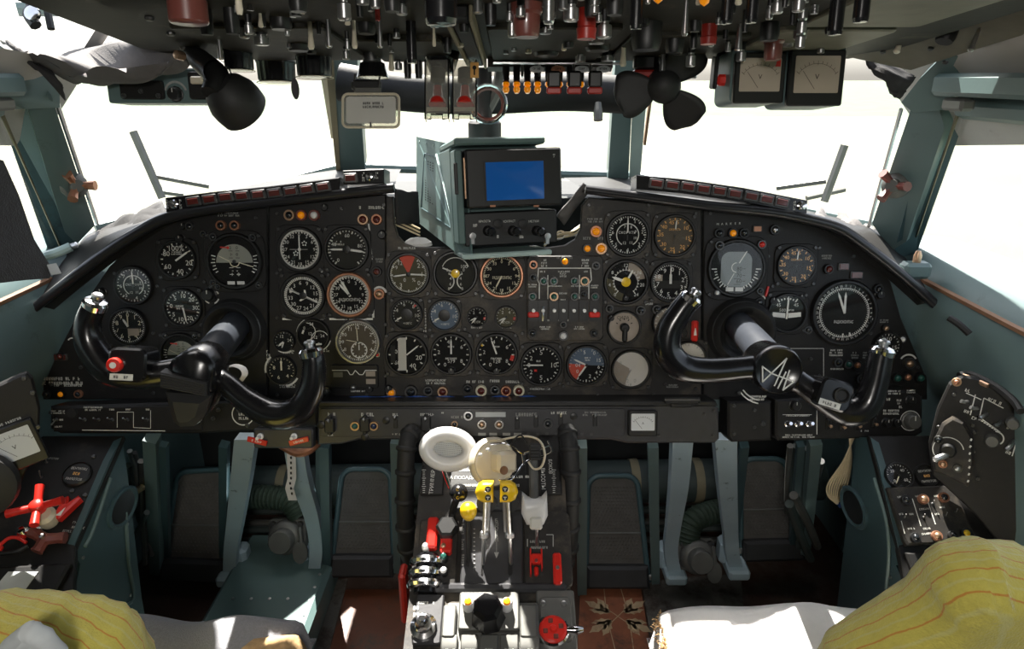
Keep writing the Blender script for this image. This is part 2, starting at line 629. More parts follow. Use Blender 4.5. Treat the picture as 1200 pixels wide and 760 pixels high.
# shared small parts ------------------------------------------------
CACHE = {}
def shared(key, fn):
    if key not in CACHE:
        CACHE[key] = fn()
    return CACHE[key]
def screw_me():
    def f():
        b = MB('screw').lathe([(1, 0), (1, 0.5), (0.75, 0.8), (0, 0.8)], 10)
        b.use('blk').box((0, 0, 0.8), (1.5, 0.22, 0.06))
        return b.mesh('screw')
    return shared('screw', f)
def screw(par, x, y, r=0.003, z=0):
    return link('screw', screw_me(), par, T(x, y, z, random.random() * 3, r))
def lamp_me(lens, ring):
    def f():
        b = MB(ring).lathe([(1, 0), (1, 0.55), (0.92, 0.75), (0.66, 0.75), (0.6, 0.5)], 16)
        b.use(lens).lathe([(0.64, 0.5), (0.6, 0.85), (0.42, 1.05), (0.2, 1.14), (0, 1.16)], 14)
        return b.mesh('indicator_lamp', 40)
    return shared(('lamp', lens, ring), f)
def lamp(par, x, y, r, lens='lampdark', ring='copper', z=0):
    return link('indicator_lamp', lamp_me(lens, ring), par, T(x, y, z, 0, r))
def toggle_me(kind):
    def f():
        b = MB('screw').lathe([(0.55, 0), (0.55, 0.25), (0.4, 0.4), (0.4, 0.6), (0.3, 0.7)], 10)
        M = Matrix.Translation((0, 0, 0.5)) @ Matrix.Rotation(R(-28 if kind == 'up' else 28), 4, 'X')
        b.use('steel').lathe([(0.14, 0), (0.2, 1.5), (0.24, 1.9), (0.2, 2.1), (0, 2.15)], 8, M)
        return b.mesh('toggle_switch')
    return shared(('tog', kind), f)
def toggle(par, x, y, s=0.006, kind='up', z=0, rz=0):
    return link('toggle_switch', toggle_me(kind), par, T(x, y, z, rz, s))
def knob_me(m):
    def f():
        b = MB(m).lathe([(1.15, 0), (1.15, 0.18), (1, 0.25), (0.92, 1.0), (0.8, 1.15), (0, 1.15)], 24, None, -0.05, 12)
        b.use('print').box((0, 0.5, 1.16), (0.12, 0.6, 0.02))
        return b.mesh('knob')
    return shared(('knob', m), f)
def knob(par, x, y, r, m='blk', z=0, rz=0):
    return link('knob', knob_me(m), par, T(x, y, z, rz, r))

# ------------------------------------------------------------------ the setting
XC = -0.05                                   # the cockpit's centre line
def mx(x):
    return 2 * XC - x
PF = Fr(at(600, 380, 1.30), (1, 0, 0), (0, sin(R(12)), cos(R(12))))     # the instrument panel's plane

def slab(mb, pts, th, away=True):
    P = [Vector(p) for p in pts]
    c = sum(P, Vector()) / len(P)
    n = Vector()
    for i in range(len(P)):
        a, b = P[i] - c, P[(i + 1) % len(P)] - c
        n += a.cross(b)
    n.normalize()
    if (n.dot(c - CAM) > 0) != away:
        n = -n
    k = len(P)
    v = P + [p + n * th for p in P]
    f = [tuple(range(k)), tuple(range(2 * k - 1, k - 1, -1))]
    for i in range(k):
        j = (i + 1) % k
        f.append((i, i + k, j + k, j))
    return mb.add(v, f)
def PX(*q):
    return [at(*p) for p in q]
def loft(mb, rows):
    n = len(rows[0])
    v = [p for r in rows for p in r]
    f = []
    for i in range(len(rows) - 1):
        for k in range(n - 1):
            f.append((i * n + k, i * n + k + 1, (i + 1) * n + k + 1, (i + 1) * n + k))
    return mb.add(v, f)

# floor
def floor_mat():
    m = mat('floorlino', (0.050, 0.025, 0.016), 0.42, var=0.5, scale=7, bump=0.15, bscale=60, scuff=(0.13, 0.115, 0.095), sc_lo=0.50, sc_hi=0.72, sc_scale=5)
    return m
floor_mat()
struct(MB('floorlino').box((XC, 0.65, -0.02), (2.4, 2.90, 0.04)).build('floor'))

# side walls below the windows
prof = [(0.86, 1.005), (0.835, 0.985), (0.80, 0.965), (0.775, 0.905), (0.785, 0.80), (0.80, 0.62), (0.80, 0.0)]
for side in (1, -1):
    b = MB('teal')
    rows = []
    for (y, dx, dl) in ((-0.75, 0.06, 0.06), (0.0, 0.04, 0.04), (0.6, 0.02, 0.02), (1.0, 0.0, 0.0), (1.30, -0.01, 0.06), (1.55, -0.06, 0.16), (1.80, -0.24, 0.16), (2.06, -0.40, 0.14)):
        rows.append([((x + (dx if z > 0.7 else dl)) if side > 0 else mx(x + (dx if z > 0.7 else dl)), y, z - (0.10 * max(0, y - 1.3) / 0.7 if z > 0.7 else 0)) for x, z in prof])
    loft(b, rows)
    struct(b.build('wall_right' if side > 0 else 'wall_left', ang=50))
# forward bulkhead under the panel, and the wall behind the seats
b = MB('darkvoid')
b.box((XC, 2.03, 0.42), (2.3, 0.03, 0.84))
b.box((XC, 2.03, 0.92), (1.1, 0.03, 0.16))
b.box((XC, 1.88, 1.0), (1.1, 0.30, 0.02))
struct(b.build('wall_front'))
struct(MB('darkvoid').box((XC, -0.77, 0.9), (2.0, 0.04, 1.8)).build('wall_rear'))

# ceiling: two side strips with roof-light openings, and a crown
def cz(x, y):
    a = abs(x - XC)
    z = 1.475 - 0.10 * (y - 0.7)
    if a > 0.46:
        z -= (a - 0.46) * 0.22
    if a > 0.62:
        z -= (a - 0.62) * 0.9
    return z
b = MB('lining')
ys = [-0.75, 0.0, 0.98, 1.22, 1.26]
xs = [-0.80, -0.76, -0.68, -0.62, -0.46, 0.0, 0.46, 0.62, 0.68, 0.76, 0.80]
xs = [XC + q for q in xs]
for i in range(len(ys) - 1):
    for k in range(len(xs) - 1):
        if i == 2 and k in (2, 3, 6, 7):
            continue
        b.add([(xs[k], ys[i], cz(xs[k], ys[i])), (xs[k + 1], ys[i], cz(xs[k + 1], ys[i])), (xs[k + 1], ys[i + 1], cz(xs[k + 1], ys[i + 1])), (xs[k], ys[i + 1], cz(xs[k], ys[i + 1]))], [(0, 1, 2, 3)])
struct(b.build('ceiling', ang=60))
for n, (k0, k1) in enumerate(((2, 4), (6, 8))):
    b = MB('windowglass')
    loft(b, [[(xs[k], y, cz(xs[k], y) + 0.01) for k in range(k0, k1 + 1)] for y in (0.97, 1.23)])
    struct(b.build('window_%d' % (6 + n)))
# brow panels either side of the overhead, above the corner pillars
def brow(b, pts):
    slab(b, PX(*pts), 0.02)

# wind screens
screens = [
    [(112, 268, 1.43), (398, 196, 1.77), (372, 10, 1.32), (20, 10, 1.10)],
    [(425, 196, 1.78), (738, 206, 1.78), (758, 10, 1.32), (405, 10, 1.32)],
    [(745, 206, 1.77), (1022, 264, 1.42), (1085, 10, 1.10), (770, 10, 1.32)],
]
for n, q in enumerate(screens):
    P = PX(*q)
    b = MB('windowglass')
    rows = []
    for i in range(5):
        t = i / 4
        rows.append([P[0].lerp(P[3], t).lerp(P[1].lerp(P[2], t), s / 4) for s in range(5)])
    loft(b, rows)
    w = struct(b.build('window_%d' % (n + 1)))
    # frame around the pane
    fb = MB('teal')
    fb.tube([P[0], P[1]], 0.012, 8, 1)
    fb.tube([P[3], P[2]], 0.012, 8, 1)
    fb.build('window_frame', w)
# centre pillars
b = MB('teal')
slab(b, PX((390, 60, 1.40), (418, 60, 1.40), (428, 200, 1.735), (399, 200, 1.735)), 0.045)
p = struct(b.build('trim_1'))
b = MB('cream')
slab(b, PX((371, 60, 1.40), (378, 60, 1.40), (393, 162, 1.64), (388, 162, 1.64)), 0.012)
b.build('edge_strip', p)
b = MB('darkbeige')
slab(b, PX((380, 60, 1.395), (390, 60, 1.395), (399, 200, 1.73), (394, 200, 1.73)), 0.015)
b.build('edge_strip', p)
b = MB('teal')
slab(b, PX((722, 60, 1.40), (744, 60, 1.40), (736, 214, 1.735), (712, 214, 1.735)), 0.045)
p = struct(b.build('trim_2'))
b = MB('tealedge')
slab(b, PX((745, 60, 1.395), (762, 60, 1.395), (750, 212, 1.73), (738, 212, 1.73)), 0.02)
b.build('edge_strip', p)
b = MB('brownslot')
slab(b, PX((761, 118, 1.53), (764, 118, 1.53), (757, 170, 1.65), (754, 170, 1.65)), 0.012)
b.build('edge_strip', p)
# corner pillars
def latch(par, px, py, D, mt):
    M = axis(at(px, py, D), Vector((-(px - 600) / 500.0, -1, 0.1)))
    b = MB('dullmetal').lathe([(0.024, -0.006), (0.024, 0.004), (0.018, 0.010), (0.012, 0.012), (0.011, 0.03), (0, 0.03)], 14)
    b.use(mt)
    for k in (0, 2.2, 4.2):
        b.tube([(0, 0, 0.022), (0.014 * cos(k), 0.014 * sin(k), 0.026), (0.027 * cos(k), 0.027 * sin(k), 0.036)], [0.006, 0.007, 0.009], 8, 3)
    b.build('wing_latch', par, M=M)
b = MB('teal')
slab(b, PX((1070, 120, 1.10), (1098, 117, 1.08), (1107, 150, 1.10), (1062, 283, 1.325), (1044, 294, 1.345), (1022, 262, 1.38)), 0.03)
p = struct(b.build('trim_3'))
b = MB('tealdk')
slab(b, PX((1096, 116, 1.10), (1136, 124, 1.08), (1073, 300, 1.36), (1046, 302, 1.37)), 0.03)
b.build('window_post', p)
b = MB('steel')
b.tube(PX((1056, 128, 1.13), (1018, 265, 1.40)), 0.0035, 6, 1)
b.build('seal_rod', p)
latch(p, 1050, 217, 1.25, 'maroon')
b = MB('teal')
slab(b, PX((30, 118, 1.10), (60, 112, 1.10), (111, 264, 1.40), (90, 286, 1.36), (76, 272, 1.345)), 0.03)
p = struct(b.build('trim_4'))
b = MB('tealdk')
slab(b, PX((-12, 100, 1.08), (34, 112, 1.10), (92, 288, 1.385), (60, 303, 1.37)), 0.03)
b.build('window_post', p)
b = MB('steel')
b.tube(PX((66, 118, 1.13), (114, 262, 1.42)), 0.004, 6, 1)
b.build('seal_rod', p)
latch(p, 86, 217, 1.27, 'copper')

# roof gussets that tie the corner pillars to the roof
b = MB('teal')
slab(b, PX((1056, 120, 1.11), (1078, 92, 1.06), (1108, 62, 0.98), (1135, 70, 0.98), (1110, 128, 1.06), (1070, 132, 1.11)), 0.02)
struct(b.build('trim_5'))
b = MB('teal')
slab(b, PX((-20, 40, 1.0), (10, 60, 1.05), (70, 100, 1.12), (70, 126, 1.12), (30, 128, 1.09), (-20, 110, 1.0)), 0.02)
struct(b.build('trim_6'))
# side windows: pane, frame, top slide rail
for n, side in ((5, 1), (4, -1)):
    A = on_x(1073, 298, 0.812)
    B = on_x(1131, 130, 0.70)
    Cc = Vector((0.70, -0.1, B.z))
    Dd = Vector((0.85, -0.1, A.z))
    q = [A, B, Cc, Dd]
    if side < 0:
        q = [Vector((mx(p.x), p.y, p.z)) for p in q]
    b = MB('dirtyglass')
    b.add(q, [(0, 1, 2, 3)])
    w = struct(b.build('window_%d' % n))
    sg = 1 if side > 0 else -1
    fb = MB('teal')
    fb.tube([q[0], q[3]], 0.012, 8, 1)
    fb.tube([q[1] + Vector((0, 0, 0.008)), q[2] + Vector((0, 0, 0.008))], 0.020, 8, 1)
    fb.build('window_frame', w)
    fb = MB('darkbeige')
    fb.tube([p + Vector((-0.010 * sg, 0, 0)) for p in (q[3], q[0], q[1], q[2])], 0.0035, 6, 1)
    fb.build('seal', w)
    # slide rail
    rb = MB('teal')
    r0 = on_x(1103, 103, 0.655)
    rr = [r0, Vector((0.655, 0.2, r0.z + 0.01))]
    M = Matrix.Identity(4)
    for i in range(1):
        a, c = rr
        if side < 0:
            a = Vector((mx(a.x), a.y, a.z))
            c = Vector((mx(c.x), c.y, c.z))
        rb.box((a + c) / 2, (0.035, abs((c - a).y), 0.032), 0.006)
        rb.use('dullmetal').box(a + Vector((0, -0.05, -0.022)), (0.022, 0.05, 0.018), 0.004)
    rb.build('slide_rail', w)
    # upper panel between window and roof
    ub = MB('lining' if side > 0 else 'teal')
    loft(ub, [[(XC + sg * 0.80, y, cz(XC + 0.80, y)), (XC + sg * 0.765, y, B.z + 0.02)] for y in (-0.1, 0.5, 1.15)])
    ub.build('upper_panel', w)
    # ledge slot
    lb = MB('brownslot')
    x = 0.790
    l0, l1 = on_x(1083, 334, x), on_x(1192, 392, x)
    if side < 0:
        l0, l1 = [Vector((mx(p.x), p.y, p.z)) for p in (l0, l1)]
    lb.tube([l0 + Vector((-.008 * sg, 0, .012)), l1 + Vector((-.008 * sg, 0, .012)), l1 + Vector((-0.008 * sg, -0.5, 0.012))], 0.006, 6, 1)
    lb.build('ledge_slot', w)
# wall section behind the side windows
for side in (1, -1):
    b = MB('teal')
    x0, x1 = (0.86, 0.70)
    q = [(x0, -0.75, 0.98), (x0, -0.1, 0.98), (x1, -0.1, 1.27), (x1 + 0.05, -0.1, 1.36), (x1 + 0.05, -0.75, 1.40)]
    b.add([(x if side > 0 else mx(x), y, z) for x, y, z in q], [(0, 1, 2, 3, 4)])
    struct(b.build('wall_rear_right' if side > 0 else 'wall_rear_left'))
# black padded beam along the head of the centre screen
b = MB('rubber')
b.tube(PX((398, 96, 1.36), (470, 108, 1.36), (560, 112, 1.36), (660, 108, 1.36), (745, 112, 1.36)), 0.036, 12, 6, flat=0.7, ref=(0, 1, 0))
p = struct(b.build('trim_7'))
b = MB('dullmetal').tube(PX((701, 120, 1.33), (701, 132, 1.33), (701, 141, 1.33)), [0.006, 0.009, 0.009], 8, 3)
b.build('stud', p)

# outside: dry field and greener grass beyond
b = MB('concrete')
b.box((0, 38, -2.62), (160, 70, 0.04))
struct(b.build('dry_field'))
mat('grass', (0.078, 0.104, 0.064), 0.95, var=0.35, scale=0.5)
b = MB('grass')
b.box((0, 200, -2.67), (1600, 900, 0.04))
struct(b.build('ground'))

# ------------------------------------------------------------------ instrument panel plates
def panel(name, label, plates):
    t = thing(name, label, 'panel', PF.m)
    for poly, mt in plates:
        MB(mt).prism(PF.poly(poly), -0.014, 0.0, 0.002).build('plate', t, ang=20)
    return t
PL = panel('instrument_panel', 'black curved instrument panel plate behind the yoke with the red button', [
    ([(50, 468), (50, 452), (66, 415), (92, 365), (128, 312), (165, 276), (205, 256), (260, 246), (313, 240), (313, 468)], 'panel')])
PC = panel('instrument_panel', 'wide central instrument panel plate notched under the display unit', [
    ([(315, 468), (315, 239), (452, 227), (452, 468)], 'panel'),
    ([(452, 468), (452, 229.5), (460, 230), (462, 262), (466, 276), (474, 285), (486, 289), (560, 290), (640, 290), (662, 287), (674, 280), (680, 268), (682, 240), (690, 231), (822, 243), (822, 468)], 'panelb')])
PR = panel('instrument_panel', 'black curved instrument panel plate behind the yoke with the emblem disc', [
    ([(824, 468), (824, 241), (900, 250), (945, 258), (982, 271), (1020, 300), (1044, 330), (1056, 372), (1072, 410), (1087, 445), (1087, 468)], 'panel')])

def uv(px, py):
    return PF.uv(px, py)
SC = PF.sc(600, 350)

def pol(r, a):
    a = R(a)
    return (r * sin(a), r * cos(a))

def gauge(px, py, rp, label, face='face', tk=(), nm=(), nd=(), tx=(), ex=None, fl='q', ring='blk', pr='print', glass=True, knobs=(), frame=PF, name='round_gauge', h=0, hub=0.09, hubm='blk', group=None):
    """tk: (a0,a1,count,major every); nm: ('0 1 2',a0,a1,radius,size); nd: (angle,len,width,tail,material); tx: (text,x,y,size)"""
    r = rp * frame.sc(px, py)
    t = thing(name, label, 'gauge', frame.at(px, py, h), group)
    if fl == 'q':
        q = r * 1.24
        MB('panelb' if 450 < px < 815 else 'panel').prism(rrect(-q, -q, q, q, r * 0.55, 3), 0.0, 0.004, 0.001).build('flange', t, ang=30)
        for sx in (-1, 1):
            for sy in (-1, 1):
                screw(t, sx * r * 1.02, sy * r * 1.02, 0.0038, 0.004)
    MB(ring).lathe([(r * 1.16, 0), (r * 1.16, 0.006), (r * 1.10, 0.010), (r * 1.03, 0.010), (r * 0.985, 0.005), (r * 0.985, 0.004)], 36).build('bezel', t, ang=40)
    MB(face).lathe([(r * 1.0, 0.0042), (0, 0.0042)], 32).build('face', t)
    m = MB(pr)
    z = 0.0047
    for (a0, a1, n, mj) in tk:
        for k in range(n + 1):
            a = a0 + (a1 - a0) * k / n
            big = mj and k % mj == 0
            m.line(pol(r * (0.82 if big else 0.88), a), pol(r * 0.96, a), r * (0.065 if big else 0.042), z)
    for q in nm:
        s, a0, a1, rad, size = q[:5]
        if len(q) > 5:
            m.use(q[5])
        w = s.split()
        for k, s1 in enumerate(w):
            a = a0 + (a1 - a0) * (k / (len(w) - 1) if len(w) > 1 else 0)
            x, y = pol(r * rad, a)
            m.text(s1, x, y, z, r * size * 1.2)
        m.use(pr)
    for q in tx:
        m.text(q[0], q[1] * r, q[2] * r, z, q[3] * r, wmax=(q[4] * r if len(q) > 4 else None))
    if ex:
        ex(m, r, z)
    if m.f:
        m.build('dial_markings', t, ang=0)
    for (a, l, w, tail, mt) in nd:
        b = MB(mt)
        w *= r
        b.prism([(-w / 2, -tail * r), (w / 2, -tail * r), (w / 2, l * r * .8), (0, l * r), (-w / 2, l * r * .8)], 0.0052, 0.0062, M=Matrix.Rotation(R(-a), 4, 'Z'))
        b.build('needle', t, ang=0)
    if hub:
        MB(hubm).lathe([(hub * r, 0.005), (hub * r, 0.0072), (hub * r * .8, 0.0076), (0, 0.0076)], 20).build('hub_cap', t)
    if glass:
        MB('glass').lathe([(r * 1.0, 0.0088), (0, 0.0088)], 28).build('glass', t)
    for kx, ky, kr in knobs:
        knob(t, kx * r, ky * r, kr * r, 'blk', 0.004)
    return t

def wedge(m, r, z, a0, a1, r0, r1, mt):
    m.use(mt)
    n = max(2, int(abs(a1 - a0) / 8))
    for k in range(n):
        b0 = a0 + (a1 - a0) * k / n
        b1 = a0 + (a1 - a0) * (k + 1) / n
        p = [pol(r * r0, b0), pol(r * r1, b0), pol(r * r1, b1), pol(r * r0, b1)]
        m.add([(x, y, z) for x, y in p], [(0, 1, 2, 3)])
def arc(m, cx, cy, r, a0, a1, w, z):
    n = max(4, int(abs(a1 - a0) / 12))
    for k in range(n):
        p = []
        for a, q in ((a0 + (a1 - a0) * k / n, r - w), (a0 + (a1 - a0) * k / n, r), (a0 + (a1 - a0) * (k + 1) / n, r), (a0 + (a1 - a0) * (k + 1) / n, r - w)):
            x, y = pol(q, a)
            p.append((cx + x, cy + y, z))
        m.add(p, [(0, 1, 2, 3)])
def rect(m, x0, y0, x1, y1, z, mt=None):
    if mt:
        m.use(mt)
    m.quad((x0, y0, z), (x1, y0, z), (x1, y1, z), (x0, y1, z))

FULL = (0, 360)
def asi(m, r, z):
    arc(m, 0, 0, r * 0.60, -150, 150, r * 0.05, z)
    for k, s in enumerate('7 8 9 10 11 12'.split()):
        x, y = pol(r * 0.44, -20 + k * 44)
        m.text(s, x, y, z, r * 0.14)
def small_scrib(x, y, w, h, rows=1):
    return lambda m, r, z: m.scrib(x * r, y * r, z, w * r, h * r, rows)

# --- pilot's side
gauge(158, 334, 20, 'black airspeed gauge with inner arc scale nearest the curved panel edge', tk=[(0, 360, 32, 4)], nm=[('1 2 3 4 5 6 7', 25, 315, 0.74, 0.17)], tx=[('СКОР', -0.22, 0.05, 0.13), ('КМ/Ч', 0.25, 0.05, 0.13)], ex=asi, nd=[(-2, 0.9, 0.07, 0.0, 'white'), (182, 0.3, 0.05, 0, 'blk')], fl='n')
gauge(209, 304, 20, 'black percentage gauge reading 100% beside the attitude indicator', tk=[(20, 380, 20, 2)], nm=[('20 40 60 80', 105, 300, 0.70, 0.24), ('100%', 0, 0, 0.66, 0.26)], ex=small_scrib(0, 0.38, 0.7, 0.2, 2), nd=[(55, 0.85, 0.10, 0.1, 'white')], hub=0)
def att(m, r, z, up, lo, ang=0):
    m.use(up)
    n = 24
    v = [(0.74 * r * cos(pi * k / n), 0.74 * r * sin(pi * k / n) - 0.05 * r, z) for k in range(n + 1)]
    m.add(v, [tuple(range(n + 1))])
    m.use(lo)
    v = [(0.74 * r * cos(pi + pi * k / n), 0.74 * r * sin(pi + pi * k / n) - 0.05 * r, z) for k in range(n + 1)]
    m.add(v, [tuple(range(n + 1))])
    z += 0.0003
    for y, w, mt in ((0.42, 0.22, 'blk'), (0.28, 0.12, 'blk'), (0.14, 0.22, 'blk'), (-0.25, 0.22, 'white'), (-0.38, 0.12, 'white'), (-0.52, 0.22, 'white')):
        rect(m, -w * r, y * r - 0.011 * r, -0.06 * r, y * r + 0.011 * r, z, mt)
        rect(m, 0.06 * r, y * r - 0.011 * r, w * r, y * r + 0.011 * r, z, mt)
    m.use('blk').text('2', -0.14 * r, 0.55 * r, z, 0.13 * r).text('0', 0.12 * r, 0.55 * r, z, 0.13 * r).text('1', -0.14 * r, 0.28 * r, z, 0.13 * r).text('0', 0.12 * r, 0.28 * r, z, 0.13 * r)
    m.use('white').text('1', -0.12 * r, -0.52 * r, z, 0.13 * r).text('0', 0.14 * r, -0.52 * r, z, 0.13 * r)
    for k in range(6):
        for sg in (-1, 1):
            a = 180 + sg * (60 + k * 9)
            m.line(pol(0.78 * r, a), pol((0.95 if k % 2 else 0.90) * r, a), 0.035 * r, z)
    rect(m, -0.33 * r, -0.93 * r, -0.03 * r, -0.80 * r, z, 'white')
    rect(m, 0.06 * r, -0.93 * r, 0.36 * r, -0.80 * r, z, 'white')
    m.use('red')
    m.line((-0.55 * r, 0.57 * r), (-0.25 * r, 0.55 * r), 0.05 * r, z)
    m.add([(-0.24 * r + 0.06 * r * cos(k * pi / 5), 0.55 * r + 0.06 * r * sin(k * pi / 5), z) for k in range(10)], [tuple(range(10))])
    z += 0.0006
    m.use('cream')
    m.line((-0.62 * r, 0.22 * r), (-0.18 * r, 0.0), 0.025 * r, z)
    m.line((0.2 * r, -0.05 * r), (0.75 * r, -0.22 * r), 0.035 * r, z)
    arc(m, 0.01 * r, -0.03 * r, 0.2 * r, 90, 270, 0.035 * r, z)
def attg(px, py, rp, label, up='ahgrey', lo='face'):
    t = gauge(px, py, rp, label, ex=lambda m, r, z: att(m, r, z, up, lo), fl='q', hub=0.07, hubm='blk', name='attitude_indicator')
    r = rp * PF.sc(px, py)
    for x, y, q in ((-0.78, 0.98, 0.16), (0.80, 0.95, 0.16), (-0.9, -0.85, 0.14), (-0.72, -1.02, 0.12), (0.95, -0.95, 0.14)):
        lamp(t, x * r, y * r, q * r, 'lampdark', 'screw', 0.004)
    return t
attg(276, 306, 29, 'attitude indicator with pale grey sky half and dark ground half')
gauge(216, 360, 20, 'black vertical speed gauge numbered 0 5 10 20 30 both ways', tk=[(0, 360, 30, 3)], nm=[('20 10 5 0 5 10 20 30', -210, 90, 0.70, 0.2)], ex=small_scrib(-0.2, 0.02, 0.5, 0.24, 2), nd=[(170, 0.9, 0.08, 0.0, 'white')], hub=0)
gauge(152, 382, 19.5, 'black altimeter with cream numerals beside the chrome-tipped handle grip', tk=[(0, 360, 50, 5)], nm=[('0 1 2 3 4 5 6 7 8 9', 0, 324, 0.70, 0.22, 'cream')], nd=[(-32, 0.55, 0.12, 0.0, 'white'), (0, 0.72, 0.06, 0.0, 'cream')], ex=lambda m, r, z: (rect(m, -0.05 * r, -0.55 * r, 0.62 * r, -0.1 * r, z + .0002, 'facetan'), rect(m, -0.75 * r, -0.12 * r, 0.8 * r, -0.06 * r, z + .0003, 'facegrey')), fl='n', hub=0)
attg(214, 414, 22, 'attitude indicator half hidden behind the ribbed hub of the yoke')
# --- centre left block
def rmi(m, r, z):
    arc(m, 0, 0, 0.99 * r, 0, 360, 0.06 * r, z)
    m.use('white')
    for cx, cy in ((0.25, 0.30), (-0.2, -0.2)):
        for a in range(5):
            x, y = pol(0.1 * r, a * 72)
            m.add([(cx * r + x + 0.045 * r * cos(k), cy * r + y + 0.045 * r * sin(k), z) for k in (0, 1.26, 2.5, 3.77, 5.03)], [(0, 1, 2, 3, 4)])
gauge(352, 292, 23, 'heading gauge with cross needle and ring of course numerals', 'face', tk=[(0, 360, 72, 2)], nm=[('0 3 6 9 12 15 18 21 24 27 30 33', 0, 330, 0.74, 0.14)], ex=rmi, nd=[(0, 0.74, 0.06, 0.5, 'white'), (90, 0.45, 0.03, 0.5, 'printdim')], hub=0.08, hubm='white')
gauge(407, 292, 23, 'dark grey gauge with scale 40 60 80 and white bar pointer', 'facegrey', tk=[(-140, 140, 28, 4)], nm=[('0 40 60 80', -140, 75, 0.70, 0.15)], ex=small_scrib(-0.35, 0.32, 0.5, 0.22, 2), nd=[(-90, 0.88, 0.09, -0.2, 'white'), (98, 0.9, 0.11, -0.2, 'white')], hub=0.2)
def cmp(m, r, z):
    m.use('white')
    M = Matrix.Rotation(R(-115), 4, 'Z')
    for q in ([(-0.04, -0.75), (0.04, -0.75), (0.05, 0.7), (0, 0.86), (-0.05, 0.7)], [(-0.32, 0.0), (0, 0.22), (0.32, 0.0), (0.3, -0.08), (0, 0.06), (-0.3, -0.08)], [(-0.14, -0.7), (0.14, -0.7), (0, -0.45)]):
        m.add([M @ Vector((x * r, y * r, z + 0.0006)) for x, y in q], [tuple(range(len(q)))])
gauge(356, 346, 23, 'compass gauge with white aeroplane shaped pointer', tk=[(0, 360, 60, 1)], nm=[('3 6 9 12 15 18 21 24 27 30 33 0', -40, 290, 0.66, 0.16)], ex=cmp, nd=[(118, 0.8, 0.05, 0.9, 'printdim')], hub=0.18)
gauge(410, 345, 23, 'radio compass with twin white pointers and a copper rim', tk=[(0, 360, 72, 2)], nm=[('0 3 6 9 12 15 18 21 24 27 30 33', 0, 330, 0.68, 0.14)], tx=[('РАДИОКОМПАС', 0.02, -0.26, 0.15, 1.1)], ex=lambda m, r, z: arc(m, 0, 0, 0.98 * r, 0, 360, 0.03 * r, z), nd=[(-28, 0.82, 0.10, 0.1, 'white'), (-42, 0.75, 0.10, 0.1, 'white')], ring='copper', hub=0.05)
gauge(334, 399, 11, 'small gauge marked 24 above the hydraulic dial', tk=[(-120, 120, 12, 3)], nm=[('0 12 24', -130, 80, 0.55, 0.26)], nd=[(-130, 0.85, 0.16, 0, 'white'), (-160, 0.8, 0.12, 0, 'white')], fl='n', hub=0.1)
def dual(m, r, z):
    arc(m, -0.45 * r, 0.25 * r, 0.62 * r, 0, 180, 0.05 * r, z)
    arc(m, 0.45 * r, -0.3 * r, 0.62 * r, -130, 60, 0.05 * r, z)
    for s, x, y in (('24', -0.1, 0.78), ('0', -0.6, 0.5), ('12', -0.2, 0.1), ('12', 0.15, -0.15), ('24', 0.62, -0.05), ('0', 0.35, -0.6)):
        m.text(s, x * r, y * r, z, 0.2 * r)
    m.use('white').line((-0.75 * r, 0.1 * r), (-0.65 * r, 0.35 * r), 0.12 * r, z)
    m.line((0.15 * r, -0.65 * r), (0.55 * r, -0.62 * r), 0.12 * r, z)
gauge(368, 392, 17, 'double pressure gauge with two curved scales marked 24', ex=dual, fl='n', hub=0, name='double_gauge')
def clk(m, r, z):
    arc(m, 0.05 * r, -0.42 * r, 0.42 * r, 0, 360, 0.05 * r, z)
    for k in range(12):
        x0, y0 = pol(0.3 * r, k * 30)
        x1, y1 = pol(0.38 * r, k * 30)
        m.line((0.05 * r + x0, -0.42 * r + y0), (0.05 * r + x1, -0.42 * r + y1), 0.06 * r, z)
    m.line((0.05 * r, -0.42 * r), (0.05 * r, -0.15 * r), 0.05 * r, z)
t = gauge(420, 400, 23, 'brown faced cockpit clock in a chrome rim with small sub-dial', 'facebrown', tk=[(0, 360, 60, 5)], nm=[('12 1 2 3 4', 0, 120, 0.76, 0.15), ('8 9 10 11', 240, 330, 0.76, 0.15)], ex=clk, nd=[(-3, 0.8, 0.035, 0, 'cream'), (-80, 0.62, 0.025, 0, 'cream')], ring='steel', fl='n', hub=0.05, name='cockpit_clock')
lamp(t, 0.036, -0.025, 0.005, 'red', 'steel')
gauge(331, 433, 15, 'small round gauge numbered 2 4 6 8 between curved lettering', tk=[(-120, 120, 16, 4)], nm=[('8 0 2 4 6', -70, 205, 0.62, 0.24)], nd=[(0, 0.8, 0.12, 0.0, 'cream')], fl='n', hub=0, pr='cream')
